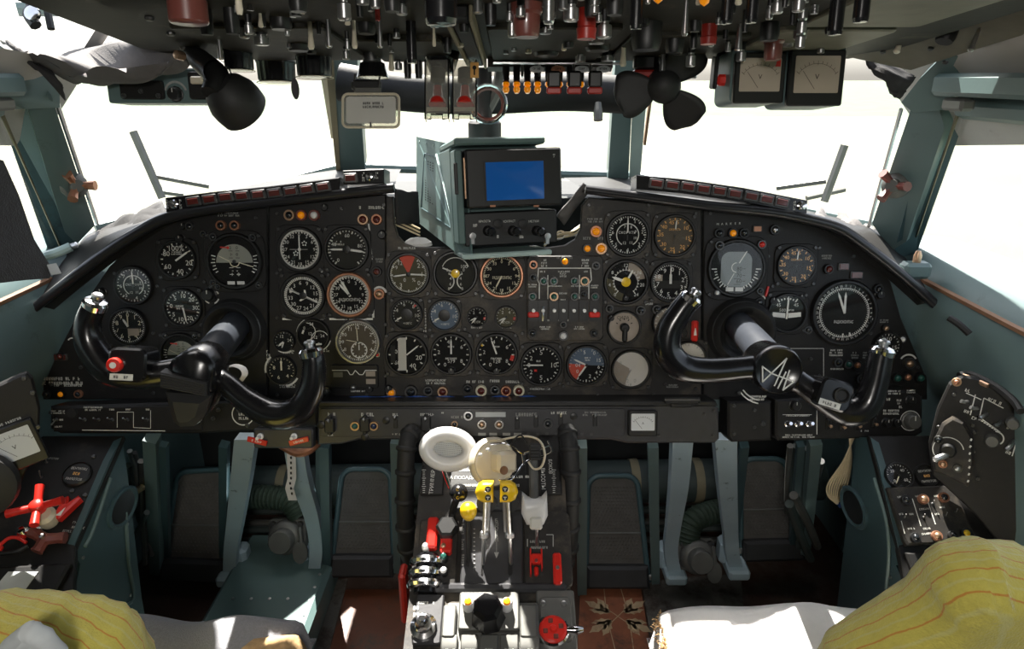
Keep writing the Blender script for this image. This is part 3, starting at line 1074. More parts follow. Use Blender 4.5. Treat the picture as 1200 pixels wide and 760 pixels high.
# --- centre
gauge(479, 321, 22, 'olive gauge with a red wedge at the top of its dial', 'faceolive', tk=[(35, 325, 50, 5)], nm=[('2 1 0', 50, 130, 0.72, 0.2), ('3', 215, 215, 0.72, 0.2), ('9 12', 300, 325, 0.72, 0.16)], ex=lambda m, r, z: wedge(m, r, z, -28, 22, 0.05, 0.98, 'redface'), tx=[('0', -0.2, -0.3, 0.2), ('%', 0.28, -0.3, 0.2)], nd=[(-98, 0.85, 0.08, -0.12, 'white'), (92, 0.92, 0.08, -0.12, 'white')], hub=0.12)
def eng(m, r, z):
    arc(m, 0, 0.1 * r, 0.72 * r, -70, 70, 0.04 * r, z)
    for cx, sg in ((-0.5, 1), (0.5, -1)):
        m.use('facegrey').add([(cx * 1.1 * r + 0.2 * r * cos(k * .63), -0.35 * r + 0.2 * r * sin(k * .63), z) for k in range(10)], [tuple(range(10))])
        m.use('print')
        arc(m, cx * r, -0.4 * r, 0.45 * r, sg * 20, sg * 150, 0.06 * r, z)
        for k in range(5):
            x, y = pol(0.62 * r, sg * (20 + 30 * k))
            m.text(str(2 * k), cx * r + x * 0.4, -0.35 * r + y * .9, z, 0.15 * r)
    m.text('100', 0.45 * r, 0.35 * r, z, 0.18 * r)
    m.line((-0.65 * r, 0.28 * r), (-0.2 * r, 0.1 * r), 0.07 * r, z + 0.0004)
gauge(534, 320, 23, 'three-scale engine gauge with a yellow centre button', 'facegrey', ex=eng, hub=0.22, hubm='yellow')
gauge(588, 323, 22.5, 'radio compass with a brown rim under the display unit', 'face', tk=[(0, 360, 60, 5)], nm=[('0 3 6 9 12 15 18 21 24 27 30 33', 0, 330, 0.74, 0.13)], tx=[('РАДИОКОМПАС', 0.02, -0.1, 0.15, 1.0)], nd=[(207, 0.72, 0.07, 0.0, 'cream')], ring='copper', hub=0, pr='cream')
for (x, y, fc, lb) in ((477, 368, 'facegrey', 'temperature gauge with large black hub and grey dial'), (521, 369, 'faceblue', 'temperature gauge with large black hub and blue dial')):
    gauge(x, y, 16.5, lb, fc, tk=[(-120, 120, 20, 4)], nm=[('2 4 6 8 10', -120, 95, 0.74, 0.2)], tx=[('×100°C', 0.05, -0.62, 0.14)], nd=[(-118, 0.85, 0.1, 0, 'white')], ex=(lambda m, r, z: wedge(m, r, z, 40, 48, 0.75, 0.95, 'red')) if fc == 'facegrey' else None, hub=0.42)
for (x, rr, fc, lb) in ((559, 10.5, 'face', 'tiny oil gauge with plain black dial'), (593, 11.5, 'faceolive', 'tiny oil gauge with olive tinted dial')):
    gauge(x, 371, rr, lb, fc, tk=[(-140, 140, 14, 2)], nm=[('2 4', -35, 35, 0.6, 0.26)], nd=[(-140, 0.85, 0.14, -0.1, 'white'), (-118, 0.85, 0.12, -0.2, 'white')], ex=lambda m, r, z: (m.text('КГ/СМ', 0, -0.55 * r, z, 0.24 * r, wmax=0.7 * r), wedge(m, r, z, 90, 110, 0.75, 0.97, 'red')), fl='n', hub=0.12)
gauge(477, 415, 22, 'rate gauge numbered 20 40 with upward slanting pointer', 'face', tk=[(60, 420, 12, 1)], nm=[('20 40', 103, 152, 0.66, 0.2), ('60 80', 230, 285, 0.66, 0.18)], ex=lambda m, r, z: (rect(m, -0.45 * r, -0.85 * r, -0.02 * r, 0.92 * r, z + .0001, 'dialreflect'), rect(m, -0.85 * r, -0.45 * r, -0.6 * r, 0.5 * r, z + .0001, 'facegrey')), nd=[(52, 0.85, 0.07, 0.0, 'white')], hub=0)  # pale upright band paints a white reflection in the glass
def cut(m, r, z):
    m.text('НАДДУВ', 0.0, 0.32 * r, z, 0.1 * r)
    m.text('КПА', -0.22 * r, -0.32 * r, z, 0.16 * r).text('%', 0.28 * r, -0.3 * r, z, 0.16 * r)
for (x, mk, lb, a, extra) in ((529, '5 7 9', 'gauge with upright white pointer and a setting knob at its foot', 0, None), (582, '1 2 8', 'gauge with tilted white pointer, red mark and setting knob', -20, 1)):
    def exx(m, r, z, mk=mk, extra=extra):
        m.scrib(0, 0.4 * r, z, 0.5 * r, 0.09 * r)
        m.scrib(0, -0.25 * r, z, 0.9 * r, 0.1 * r)
        if extra:
            wedge(m, r, z, 95, 115, 0.78, 0.97, 'red')
            wedge(m, r, z, -62, -55, 0.86, 0.97, 'yellow')
    gauge(x, 414, 21.5, lb, 'face', tk=[(-130, 130, 14, 2)], nm=[('0 2 4 6 8', -150, 125, 0.68, 0.17), (mk, 200, 160, 0.42, 0.16)], nd=[(a, 0.85, 0.085, 0.0, 'white')], ex=exx, hub=0, knobs=((0, -0.92, 0.2),))
# --- right of centre
gauge(634, 427, 21.5, 'load gauge numbered 5 10 with one red square on its dial', 'face', tk=[(-140, 180, 26, 3)], nm=[('2 0 2', -125, -55, 0.66, 0.2), ('5 10 5', 0, 180, 0.70, 0.22)], nd=[(-90, 0.88, 0.08, 0.1, 'white')], ex=lambda m, r, z: (rect(m, -0.38 * r, -0.36 * r, -0.22 * r, -0.24 * r, z, 'red'), m.use('print').scrib(-0.1 * r, 0.22 * r, z, 0.6 * r, 0.1 * r)), hub=0)
def br(m, r, z):
    wedge(m, r, z, -85, 92, 0.0, 0.98, 'faceblue')
    wedge(m, r, z, 215, 275, 0.0, 0.98, 'redface')
    m.use('white')
    for s, x, y in (('5', -0.12, 0.72), ('0', 0.42, 0.68), ('15', 0.68, 0.28), ('04', -0.48, 0.0), ('6', 0.68, -0.1), ('4', 0.55, -0.42), ('2', 0.2, -0.62), ('0', -0.5, -0.35)):
        m.text(s, x * r, y * r, z + 0.0003, 0.2 * r)
    m.scrib(0.1 * r, 0.35 * r, z + .0003, 0.5 * r, 0.22 * r, 2)
gauge(687, 427, 21, 'gauge with blue upper dial and a red sector', 'face', tk=[(20, 340, 30, 3)], ex=br, nd=[(-65, 0.8, 0.09, 0.0, 'white'), (215, 0.8, 0.09, 0.0, 'white')], hub=0.08)
gauge(739, 432, 20.5, 'round gauge with a reflection painted pale over its dial under the emergency lever disc', 'facepale', tk=[(180, 300, 14, 3)], nm=[('0 2 4 6 8', 160, 300, 0.70, 0.18, 'printdim')], nd=[(205, 0.8, 0.05, 0, 'printdim')], hub=0, pr='printdim', ex=lambda m, r, z: wedge(m, r, z, 200, 300, 0.1, 0.98, 'facetan'))  # whole dial coloured pale to paint the white seat cover's reflection
gauge(806, 420, 19, 'pale dial gauge hidden behind the horn of the emblem yoke', 'facepale', tk=[(0, 360, 30, 3)], hub=0, pr='printdim')
def emer(m, r, z):
    m.use('face')
    m.text('СИЛА 1', 0.0, 0.66 * r, z, 0.2 * r)
    for a in range(5):
        x, y = pol(0.62 * r, -60 + a * 30)
        m.line((x * .8, y * .8), (x, y), 0.06 * r, z)
t = gauge(731, 383, 17.5, 'tan round selector disc with a black lever handle', 'facetan', ex=emer, fl='n', hub=0, glass=False, name='selector_disc')
b = MB('blk').lathe([(0.009, 0.004), (0.009, 0.013), (0.006, 0.016), (0, 0.016)], 16)
b.box((0, -0.012, 0.013), (0.010, 0.03, 0.008), 0.003)
b.build('lever', t)
gauge(784, 378, 18, 'tan dial gauge with black figures half covered by the yoke horn', 'facetan', tk=[(0, 360, 24, 2)], nm=[('3 2 1', -95, 60, 0.62, 0.24)], nd=[(200, 0.6, 0.06, 0, 'white')], fl='n', hub=0.08)
gauge(735, 275, 22.5, 'airspeed gauge with inner arc scale next to three orange lamps', tk=[(0, 360, 48, 3)], nm=[('1 2 3 4 5 6 7', 28, 330, 0.78, 0.15)], tx=[('СКОР', -0.22, 0.12, 0.13), ('КТЬ', 0.25, 0.12, 0.13)], ex=asi, nd=[(0, 0.88, 0.07, -0.12, 'white'), (182, 0.3, 0.05, 0, 'blk')], hub=0)
for (x, y, rr, lb) in ((790, 276, 21.5, 'brown gauge with orange numerals beside the twin-scale airspeed gauge'), (932, 311, 20.5, 'gauge with orange numerals above the turn indicator')):
    gauge(x, y, rr, lb, 'facebrown' if x < 800 else 'face', tk=[(0, 360, 20, 2)], nm=[('5 10 15 20 25 30', 12, 232, 0.74, 0.17), ('35 40 45', 275, 345, 0.74, 0.17)], tx=[('СКОРОСТЬ', 0.0, 0.34, 0.11, 0.62)], nd=[(5, 0.9, 0.06, -0.35, 'white'), (186, 0.5, 0.02, 0, 'blk')], hub=0.05, pr='orangeprint')
def ten(m, r, z):
    wedge(m, r, z, 8, 80, 0.55, 0.98, 'facetan')
    wedge(m, r, z, 190, 280, 0.6, 0.98, 'faceolive')
    m.use('white')
    arc(m, 0, 0, 0.62 * r, -140, 140, 0.02 * r, z + .0003)
    for k in range(21):
        a = -140 + k * 14
        m.line(pol(0.58 * r, a), pol((0.75 if k % 5 == 0 else 0.68) * r, a), 0.04 * r, z + .0003)
    for s, a in (('0', -140), ('4', -100), ('8', -55), ('12', 0), ('16', 55), ('20', 100), ('24', 140)):
        x, y = pol(0.84 * r, a)
        m.text(s, x, y, z + .0003, 0.17 * r)
gauge(733, 330, 23, 'two-pointer gauge with bright yellow hub disc', 'face', ex=ten, nd=[(-70, 0.75, 0.14, 0, 'white'), (30, 0.72, 0.10, 0, 'white')], hub=0.24, hubm='yellow', knobs=((0, -0.82, 0.14),))
gauge(785, 330, 21, 'altimeter with white numerals 0 to 9 beside the yellow hub gauge', 'face', tk=[(0, 360, 50, 5)], nm=[('0 1 2 3 4 5 6 7 8 9', 8, 332, 0.70, 0.2, 'white')], nd=[(0, 0.9, 0.06, 0, 'white'), (0, 0.5, 0.13, 0.1, 'white')], ex=lambda m, r, z: (rect(m, -0.85 * r, 0.05 * r, -0.45 * r, 0.4 * r, z - .0001, 'facetan'), rect(m, -0.9 * r, -0.35 * r, 0.9 * r, 0.08 * r, z - .0001, 'facegrey')), hub=0)
# --- co-pilot's side
def att2(m, r, z):
    m.use('ahgrey2')
    m.add([(x, y, z) for x, y in rrect(-0.60 * r, -0.72 * r, 0.60 * r, 0.64 * r, 0.34 * r, 6)], [tuple(range(28))])
    z += 0.0003
    m.use('blk')
    for s, y in (('80', -0.02), ('70', -0.28), ('60', -0.5)):
        m.text(s, 0.12 * r, y * r, z, 0.15 * r)
        m.line((0.25 * r, y * r), (0.36 * r, y * r), 0.02 * r, z)
        m.line((-0.08 * r, y * r - 0.13 * r), (0.18 * r, y * r - 0.13 * r), 0.02 * r, z)
    m.use('white')
    m.line((-0.32 * r, -0.64 * r), (-0.08 * r, -0.2 * r), 0.03 * r, z + .0004)
    m.line((0.1 * r, 0.2 * r), (0.38 * r, 0.66 * r), 0.04 * r, z + .0004)
    arc(m, 0.0, 0.03 * r, 0.2 * r, 180, 360, 0.035 * r, z + .0004)
    for k in range(9):
        for sg in (-1, 1):
            a = sg * (92 + k * 8)
            m.line(pol(0.76 * r, a), pol((0.96 if k % 3 == 0 else 0.86) * r, a), 0.04 * r, z)
    rect(m, -0.38 * r, -0.90 * r, 0.30 * r, -0.74 * r, z, 'white')
    rect(m, -0.08 * r, -0.91 * r, -0.01 * r, -0.73 * r, z + .0002, 'blk')
t = gauge(862, 314, 30, 'attitude indicator with round-cornered grey drum scale 80 70 60', ex=att2, hub=0, name='attitude_indicator')
r = 30 * PF.sc(862, 314)
for x, y, q, c in ((-0.72, 0.88, 0.19, 'lampdark'), (-0.72, -0.95, 0.13, 'lampwhite'), (0.95, -0.88, 0.14, 'lampdark'), (0.92, 0.92, 0.18, 'red')):
    lamp(t, x * r, y * r, q * r, c, 'screw', 0.004)
def turn(m, r, z):
    for k in range(7):
        a = -36 + k * 12
        m.line(pol(0.76 * r, a), pol((1.02 if k in (0, 6) else 0.9) * r * .96, a), 0.07 * r, z)
    m.text('45', -0.5 * r, 0.45 * r, z, 0.2 * r).text('45', 0.5 * r, 0.45 * r, z, 0.2 * r).text('500', -0.25 * r, 0.15 * r, z, 0.18 * r)
    m.scrib(0.25 * r, 0.15 * r, z, 0.4 * r, 0.1 * r)
    m.use('white')
    for sg in (-1, 1):
        m.add([(sg * x * r, y * r, z) for x, y in ((0.08, -0.30), (0.82, -0.22), (0.80, 0.04), (0.08, -0.02))], [(0, 1, 2, 3)])
gauge(921, 366, 20.5, 'turn and slip indicator with two white bars marked 45', ex=turn, nd=[(3, 0.95, 0.09, 0.35, 'white')], hub=0)
def bigrc(m, r, z):
    arc(m, 0, 0, 0.86 * r, 0, 360, 0.02 * r, z)
    for k in range(36):
        x, y = pol(0.92 * r, k * 10)
        m.text(str(k), x, y, z, 0.075 * r, rot=-R(k * 10))
    for k in range(72):
        m.line(pol(0.78 * r, k * 5), pol(0.84 * r, k * 5), 0.022 * r, z)
    m.text('РАДИОКОМПАС', 0, -0.32 * r, z, 0.1 * r, wmax=0.66 * r)
    m.line(pol(0.72 * r, 180), pol(0.86 * r, 180), 0.05 * r, z).line(pol(0.72 * r, 162), pol(0.86 * r, 162), 0.05 * r, z)
gauge(988, 366, 34, 'large black radio compass with a fine white ring of figures', ex=bigrc, nd=[(0, 0.72, 0.07, 0.02, 'white'), (-20, 0.76, 0.07, 0.02, 'white')], fl='n', hub=0)
gauge(1038, 405, 15, 'small round gauge marked 10 behind the chrome grip tip', tk=[(-90, 130, 14, 2)], nm=[('0 10 15', -70, 100, 0.6, 0.26)], nd=[(-40, 0.7, 0.1, 0, 'white')], fl='n', hub=0.1)

# ------------------------------------------------------------------ lamps, knobs, screws and lettering on the three plates
def lamps(par, L):
    for q in L:
        x, y = uv(q[0], q[1])
        lamp(par, x, y, q[2] * SC, *(q[3:5]))
lamps(PL, [(260, 264, 6, 'lampdark', 'copper'), (276, 264, 6, 'lampdark', 'copper'), (223, 265, 5, 'lampdark', 'screw'), (239, 274, 4, 'lampdark', 'screw'), (56, 461, 5, 'lampdark', 'screw'), (73, 461, 5, 'orange', 'blk'), (93, 461, 5, 'lampdark', 'copper'), (72, 417, 5, 'lampred', 'blk'), (248, 347, 6, 'lampdark', 'blk')])
lamps(PC, [(340, 252, 6.5, 'lampdark', 'brass'), (354, 252, 6.5, 'orange', 'maroon'), (369, 252, 6.5, 'lampwhite', 'maroon'), (426, 257, 6.5, 'lampred', 'brass'), (442, 257, 6.5, 'lampred', 'copper'),
           (442, 318, 6, 'lampred', 'blk'), (445, 344, 6.5, 'brass', 'copper'), (459, 459, 6, 'orange', 'brass'), (502, 457, 6, 'lampdark', 'screw'), (519, 458, 6.5, 'lampred', 'brass'), (548, 455, 6, 'lampdark', 'blk'), (564, 457, 7, 'lampred', 'cream'), (580, 456, 6, 'lampdark', 'screw'), (593, 457, 6.5, 'lampred', 'copper'), (608, 457, 7, 'lampred', 'cream'),
           (698, 271, 7, 'orange', 'copper'), (688, 291, 6, 'orange', 'blk'), (704, 291, 7, 'orange', 'brass'), (714, 361, 5, 'lampdark', 'screw'), (750, 363, 6, 'lampdark', 'screw'), (769, 362, 6, 'lampdark', 'screw'), (482, 458, 8, 'lampdark', 'screw'), (383, 457, 5, 'dullmetal', 'screw')])
lamps(PR, [(842, 273, 6, 'lampdark', 'blk'), (858, 273, 6, 'orange', 'blk'), (871, 273, 6, 'lampdark', 'blk'), (907, 269, 6, 'steel', 'blk'), (970, 315, 6, 'lampred', 'blk'), (1037, 384, 5, 'brass', 'blk'), (981, 424, 5.5, 'lampdark', 'screw'), (993, 426, 5.5, 'lampgreen', 'screw'), (1003, 427, 6, 'copper', 'blk'), (1008, 443, 6.5, 'lampdark', 'screw'), (1064, 425, 7, 'brass', 'screw'), (1050, 442, 6.5, 'lampgreen', 'blk'), (1062, 441, 6.5, 'copper', 'blk'), (1077, 442, 6.5, 'lampgreen', 'blk'), (1034, 398, 5, 'lampwhite', 'screw'), (1056, 397, 5, 'lampwhite', 'screw'), (889, 354, 6, 'lampdark', 'blk'), (946, 386, 5, 'lampdark', 'screw'), (1028, 338, 6, 'lampdark', 'blk')])
def window_lamp(par, px, py, w, h, mt='lampred', ring='screw'):
    x, y = uv(px, py)
    b = MB(ring).prism(rrect(-w * SC / 2, -h * SC / 2, w * SC / 2, h * SC / 2, 0.002, 2), 0, 0.004, 0.001)
    b.use(mt).box((0, 0, 0.0042), (w * SC * .8, h * SC * .75, 0.002), 0.0005)
    return b.build('warning_light', par, M=T(x, y))
window_lamp(PR, 988, 312, 13, 9)
window_lamp(PR, 1003, 322, 15, 9)
window_lamp(PR, 887, 268, 11, 8, 'copper')
window_lamp(PL, 72, 418, 16, 8)
# undercarriage position plate
x0, y0 = uv(388, 427)
x1, y1 = uv(444, 454)
gp = MB('panel').prism(rrect(x0, y0, x1, y1, 0.004, 2), 0, 0.005, 0.001)
gp = gp.build('gear_plate', PC)
b = MB('print')
X = lambda q: uv(q, 440)[0]
Y = lambda q: uv(416, q)[1]
z = 0.0055
for a, c in (((390, 433), (408, 433)), ((408, 433), (411, 438)), ((411, 438), (414, 438)), ((414, 438), (417, 433)), ((417, 433), (422, 438)), ((422, 438), (426, 438)), ((426, 438), (429, 433)), ((429, 433), (442, 433))):
    b.line(uv(*a), uv(*c), 0.0016, z)
for px, py, w in ((397, 438, 11), (435, 437, 11), (435, 446, 11)):
    rect(b, X(px - w / 2), Y(py + 3), X(px + w / 2), Y(py - 3), z, 'facetan' if px > 400 else 'dullmetal')
b.build('lettering', gp, ang=0)
lamp(PC, *uv(415, 453), 0.006, 'steel', 'screw', 0.004)
# red pull tab between the co-pilot dials, small red pointer by the turn indicator
b = MB('red').box((0, 0, 0.006), (0.013, 0.040, 0.010), 0.003)
b.use('white').add([(-0.003, -0.008, 0.0115), (0.003, -0.008, 0.0115), (0.001, 0.006, 0.0115), (-0.001, 0.006, 0.0115)], [(0, 1, 2, 3)])
tag(b.build('pull_tab', None, M=PF.at(813, 387, 0.0)), 'red pull tab beside the emblem yoke horn', 'tab')
b = MB('red').box((0, 0, 0.003), (0.004, 0.020, 0.005), 0.001)
b.build('pointer', PR, M=T(*uv(898, 341), 0, R(-12)))
# screws
for par, L in ((PL, [(60, 450), (115, 345), (190, 285), (300, 255), (135, 320), (185, 335), (240, 330), (300, 330), (130, 405), (180, 390), (95, 430), (260, 460), (300, 460), (180, 460), (225, 460)]),
               (PC, [(325, 250), (400, 244), (450, 240), (325, 320), (325, 372), (380, 372), (436, 300), (452, 380), (452, 440), (325, 462), (430, 462), (620, 460), (660, 452), (700, 462), (760, 452), (765, 462), (780, 450), (690, 240), (760, 240), (815, 250), (815, 350), (815, 455), (640, 295), (520, 295), (545, 385), (605, 345), (612, 390), (640, 455)]),
               (PR, [(832, 250), (832, 345), (900, 300), (960, 290), (1000, 300), (1020, 420), (950, 420), (1020, 390), (880, 440), (960, 440), (1075, 430), (945, 335), (905, 335)])):
    for px, py in L:
        screw(par, *uv(px, py), 0.0036)
for par, L in ((PL, [(215, 265, 4), (246, 345, 7.5), (212, 280, 5), (120, 342, 5)]), (PC, [(381, 243, 4), (448, 275, 5), (434, 455, 4), (456, 455, 5), (800, 390, 5), (792, 362, 5), (716, 372, 4)]), (PR, [(905, 352, 5), (938, 348, 4), (1030, 345, 5), (1020, 375, 4), (900, 455, 5), (960, 455, 4)])):
    for px, py, q in L:
        knob(par, *uv(px, py), q * SC, 'blk')
# lettering (too small to read in the photograph, apart from the marker word)
def letters(par, S, lines=(), arcs=(), words=(), frame=PF, z=0.0006):
    b = MB('print')
    for q in S:
        x, y = frame.uv(q[0], q[1])
        s = frame.sc(q[0], q[1])
        b.use('print' if len(q) < 6 else q[5])
        b.scrib(x, y, z, q[2] * s, q[3] * s, q[4] if len(q) > 4 else 1)
    b.use('print')
    for x0, y0, x1, y1, w in lines:
        b.line(frame.uv(x0, y0), frame.uv(x1, y1), w * frame.sc(x0, y0), z)
    for px, py, rp, a0, a1, w in arcs:
        x, y = frame.uv(px, py)
        s = frame.sc(px, py)
        arc(b, x, y, rp * s, a0, a1, w * s, z)
    for s, px, py, h, *rest in words:
        x, y = frame.uv(px, py)
        b.text(s, x, y, z, h * frame.sc(px, py), rest[0] if rest else 0, (rest[1] * frame.sc(px, py)) if len(rest) > 1 else None)
    o = b.build('lettering', par, ang=0)
    o['kind'] = 'stuff'
    return o
letters(PL, [(268, 251, 28, 5, 2, 'printdim'), (73, 446, 52, 9, 2), (80, 451, 40, 3, 1)], arcs=[(248, 347, 9.5, 20, 70, 1.6), (248, 347, 9.5, 110, 160, 1.6), (248, 347, 9.5, 200, 250, 1.6), (248, 347, 9.5, 290, 340, 1.6), (85, 401, 6, -60, 60, 1.5)])
letters(PC, [(436, 243, 38, 3.5), (445, 305, 12, 5, 2, 'printdim'), (478, 290.5, 30, 2.6), (346, 237, 20, 1.5), (338, 412, 16, 4, 2), (356, 392, 3, 18, 4), (337, 452, 20, 4, 2), (315, 420, 3, 20, 5), (380, 410, 14, 4, 2), (498, 375, 2, 28, 8), (511, 447, 30, 6, 2), (557, 447, 24, 3, 1), (580, 446, 14, 3), (602, 447, 22, 3), (559, 383, 18, 3), (593, 383, 18, 3), (633, 454, 32, 5, 2), (738, 454, 28, 5, 2), (697, 258, 20, 5, 2, 'printdim'), (688, 279, 10, 3, 1, 'printdim'), (704, 279, 10, 3, 1, 'printdim'), (756, 354, 26, 6, 2), (758, 349, 8, 2), (788, 452, 18, 4, 2, 'printdim'), (350, 373.5, 16, 2), (370, 373.5, 22, 2), (407, 373.5, 30, 2), (415, 447, 30, 2), (420, 458, 20, 2), (376, 317, 6, 4), (428, 435, 3, 3)],
        lines=[(433, 278, 435.5, 304, 2.6), (437, 331, 437.5, 372, 2.4), (331, 373.5, 342, 373.5, 2.4), (361, 373.5, 366, 373.5, 2), (386, 373.5, 404, 373.5, 2.4), (418, 373.5, 437, 373.5, 2.4), (432, 262, 433, 270, 2)],
        arcs=[(445, 344, 9, -80, 80, 3), (331, 433, 21, -100, -40, 2.2), (331, 433, 21, 120, 170, 2.2), (334, 399, 15, 150, 215, 2.4), (368, 392, 21, 110, 160, 2.4), (368, 392, 21, -80, -30, 2.4)])
letters(PR, [(969, 301, 14, 5, 2, 'printdim'), (1036, 376, 14, 4, 2, 'printdim'), (980, 413, 18, 8, 3), (981, 432, 18, 2), (1002, 416, 10, 8, 3, 'printdim'), (1015, 416, 10, 8, 3, 'printdim'), (858, 281, 2, 2), (842, 281, 2, 2), (1018, 342, 8, 5, 1)],
        lines=[(1017, 425, 1013, 452, 2), (870, 408, 965, 408, 0.6), (965, 408, 965, 450, 0.6)], arcs=[(889, 354, 9.5, 20, 70, 1.6), (889, 354, 9.5, 110, 160, 1.6), (889, 354, 9.5, 200, 250, 1.6), (889, 354, 9.5, 290, 340, 1.6), (1064, 425, 11, -60, 60, 2)],
        words=[(c, 841 + k * 5.2, 262.5 - k * 0.2, 2.6) for k, c in enumerate('MARKER')])

# ------------------------------------------------------------------ centre switch box
SB = thing('switch_box', 'black feathering switch box with green lamps and red switch guards', 'panel', PF.m)
MB('panelb').prism(PF.poly([(617, 303), (620, 299), (703, 299), (706, 303), (706, 394), (702, 398), (621, 398), (617, 394)]), 0, 0.012, 0.002).build('plate', SB)
BF = Fr(PF.o + PF.n * 0.012, PF.u, PF.v)
def bl(px, py, r, a, c):
    x, y = BF.uv(px, py)
    lamp(SB, x, y, r * SC, a, c, 0.012)
for q in ((625, 310, 5, 'lampdark', 'copper'), (662, 306, 6, 'orange', 'blk'), (698, 311, 5, 'lampdark', 'screw'), (625, 325, 5, 'lampdark', 'blk'), (637, 329, 5, 'lampgreen', 'screw'), (649, 329, 5, 'lampgreen', 'screw'), (673, 329, 5, 'lampgreen', 'screw'), (685, 329, 5.5, 'lampgreen', 'brass'), (624, 347, 5, 'lampgreen', 'screw'), (649, 347, 5.5, 'lampgreen', 'brass'), (673, 347, 5, 'lampgreen', 'screw'), (684, 345, 5, 'lampdark', 'blk'), (697, 347, 5, 'lampgreen', 'screw'), (660, 393, 6, 'lampwhite', 'screw'), (624, 390, 5, 'lampdark', 'blk'), (696, 390, 5, 'lampdark', 'blk'), (660, 380, 4, 'lampdark', 'screw')):
    bl(*q)
for k, px in enumerate((625, 636, 649, 660, 672, 684, 696)):
    x, y = BF.uv(px, 364)
    b = MB('blk').prism(rrect(-0.0085, -0.020, 0.0085, 0.020, 0.002, 2), 0.012, 0.0145)
    b.use('lampwhite').lathe([(0.0025, 0), (0.003, 0.010), (0.0035, 0.014), (0, 0.0155)], 8, T(0, 0.002, 0.0145))
    o = b.build('guarded_switch', SB, M=T(x, y))
    if k in (0, 6):
        MB('red').box((0, -0.006, 0.020), (0.021, 0.010, 0.012), 0.002).build('switch_guard', o)
    if k == 1:
        MB('steel').tube([(0, 0.008, 0.016), (0, -0.004, 0.022), (0, -0.018, 0.020)], 0.0022, 8, 3).build('switch_lever', o)
letters(SB, [(637, 308, 11, 9, 3), (686, 308, 11, 9, 3), (662, 298 + 4, 20, 2, 1, 'printdim'), (661, 318, 16, 2), (636, 318, 8, 2), (686, 318, 9, 2), (660, 322, 10, 5, 2), (624, 334.5, 11, 4, 2), (697, 335.5, 11, 4, 2), (660, 343.5, 10, 2), (660, 351, 8, 2), (625, 356, 9, 2), (636, 357, 9, 4, 2), (648, 356, 7, 2), (660, 357, 10, 4, 2), (672, 356, 7, 2), (684, 357, 9, 4, 2), (696, 356, 8, 2), (625, 375, 9, 2), (658, 375, 36, 2), (684, 375, 8, 2), (639, 384, 14, 4, 2), (679, 384, 14, 4, 2), (650, 335, 24, 1.6), (680, 335, 24, 1.6)],
        lines=[(631, 314, 692, 314, 1.2), (631, 314, 630, 328, 1.2), (630, 328, 632, 332, 1.2), (632, 332, 632, 350, 1.2), (692, 314, 693, 328, 1.2), (693, 328, 690, 332, 1.2), (690, 332, 690, 350, 1.2), (642, 322, 642, 350, 1), (679, 322, 679, 350, 1)], frame=BF, z=0.0126)

# ------------------------------------------------------------------ glareshield
lipL = [(2, 394), (40, 361), (75, 333), (120, 299), (160, 273), (195, 255), (250, 244), (300, 238), (380, 229), (462, 220)]
lipR = [(686, 222), (740, 229), (830, 241), (900, 248), (940, 255), (978, 265), (1002, 279), (1050, 316), (1100, 360), (1134, 391)]
HL = 0.045
def lipw(q):
    return [PF.w(x, y, HL) for x, y in q]
def deck(mb, lip, back):
    A = catmull(lip, 4)
    B = catmull(back, 4)
    n = 28
    def res(P):
        out = []
        for i in range(n + 1):
            t = i / n * (len(P) - 1)
            k = min(int(t), len(P) - 2)
            out.append(P[k].lerp(P[k + 1], t - k))
        return out
    A, B = res(A), res(B)
    rows = []
    for j in range(5):
        t = j / 4
        rows.append([a.lerp(b, t) + Vector((0, 0, 0.006 * sin(pi * t))) for a, b in zip(A, B)])
    loft(mb, rows)
mat('deck', (0.024, 0.023, 0.022), 0.55, spec=0.25, var=0.3, scale=20, bump=0.15, bscale=150)
mat('deckedge', (0.018, 0.018, 0.020), 0.28, var=0.3, scale=40, scuff=(0.10, 0.10, 0.10), sc_lo=0.62, sc_hi=0.75, sc_scale=30)
gl = thing('glareshield', 'black padded glareshield hood above the captain side panel, worn rim', 'glareshield', PF.m)
def tow(P):
    return [PF.i @ p for p in P]
for nm, lip, back, lab in (
    ('L', lipL, [(60, 300, 1.375), (90, 287, 1.39), (112, 270, 1.43), (200, 242, 1.54), (300, 214, 1.66), (398, 198, 1.76), (470, 198, 1.76)], 'black glareshield with worn rim along the side carrying the red button yoke'),
    ('R', lipR, [(660, 208, 1.76), (738, 208, 1.76), (830, 222, 1.66), (930, 242, 1.55), (1022, 266, 1.42), (1050, 292, 1.38), (1080, 312, 1.36)], 'black glareshield with bright rim along the side carrying the emblem yoke')):
    t = gl if nm == 'L' else thing('glareshield', lab, 'glareshield', PF.m)
    t['label'] = lab
    b = MB('deck')
    deck(b, tow(lipw(lip)), tow(PX(*back)))
    b.build('hood', t, ang=60)
    MB('deckedge').tube(tow(lipw(lip)), [0.008, 0.009, 0.010, 0.010, 0.009, 0.009], 10, 5).build('rim', t, ang=60)
    # return from the rim to the panel
    b = MB('rubber')
    P = catmull(tow(lipw(lip)), 4)
    loft(b, [P, [Vector((p.x * 0.985, p.y - 0.002, 0.0)) for p in P]])
    b.build('skirt', t, ang=60)
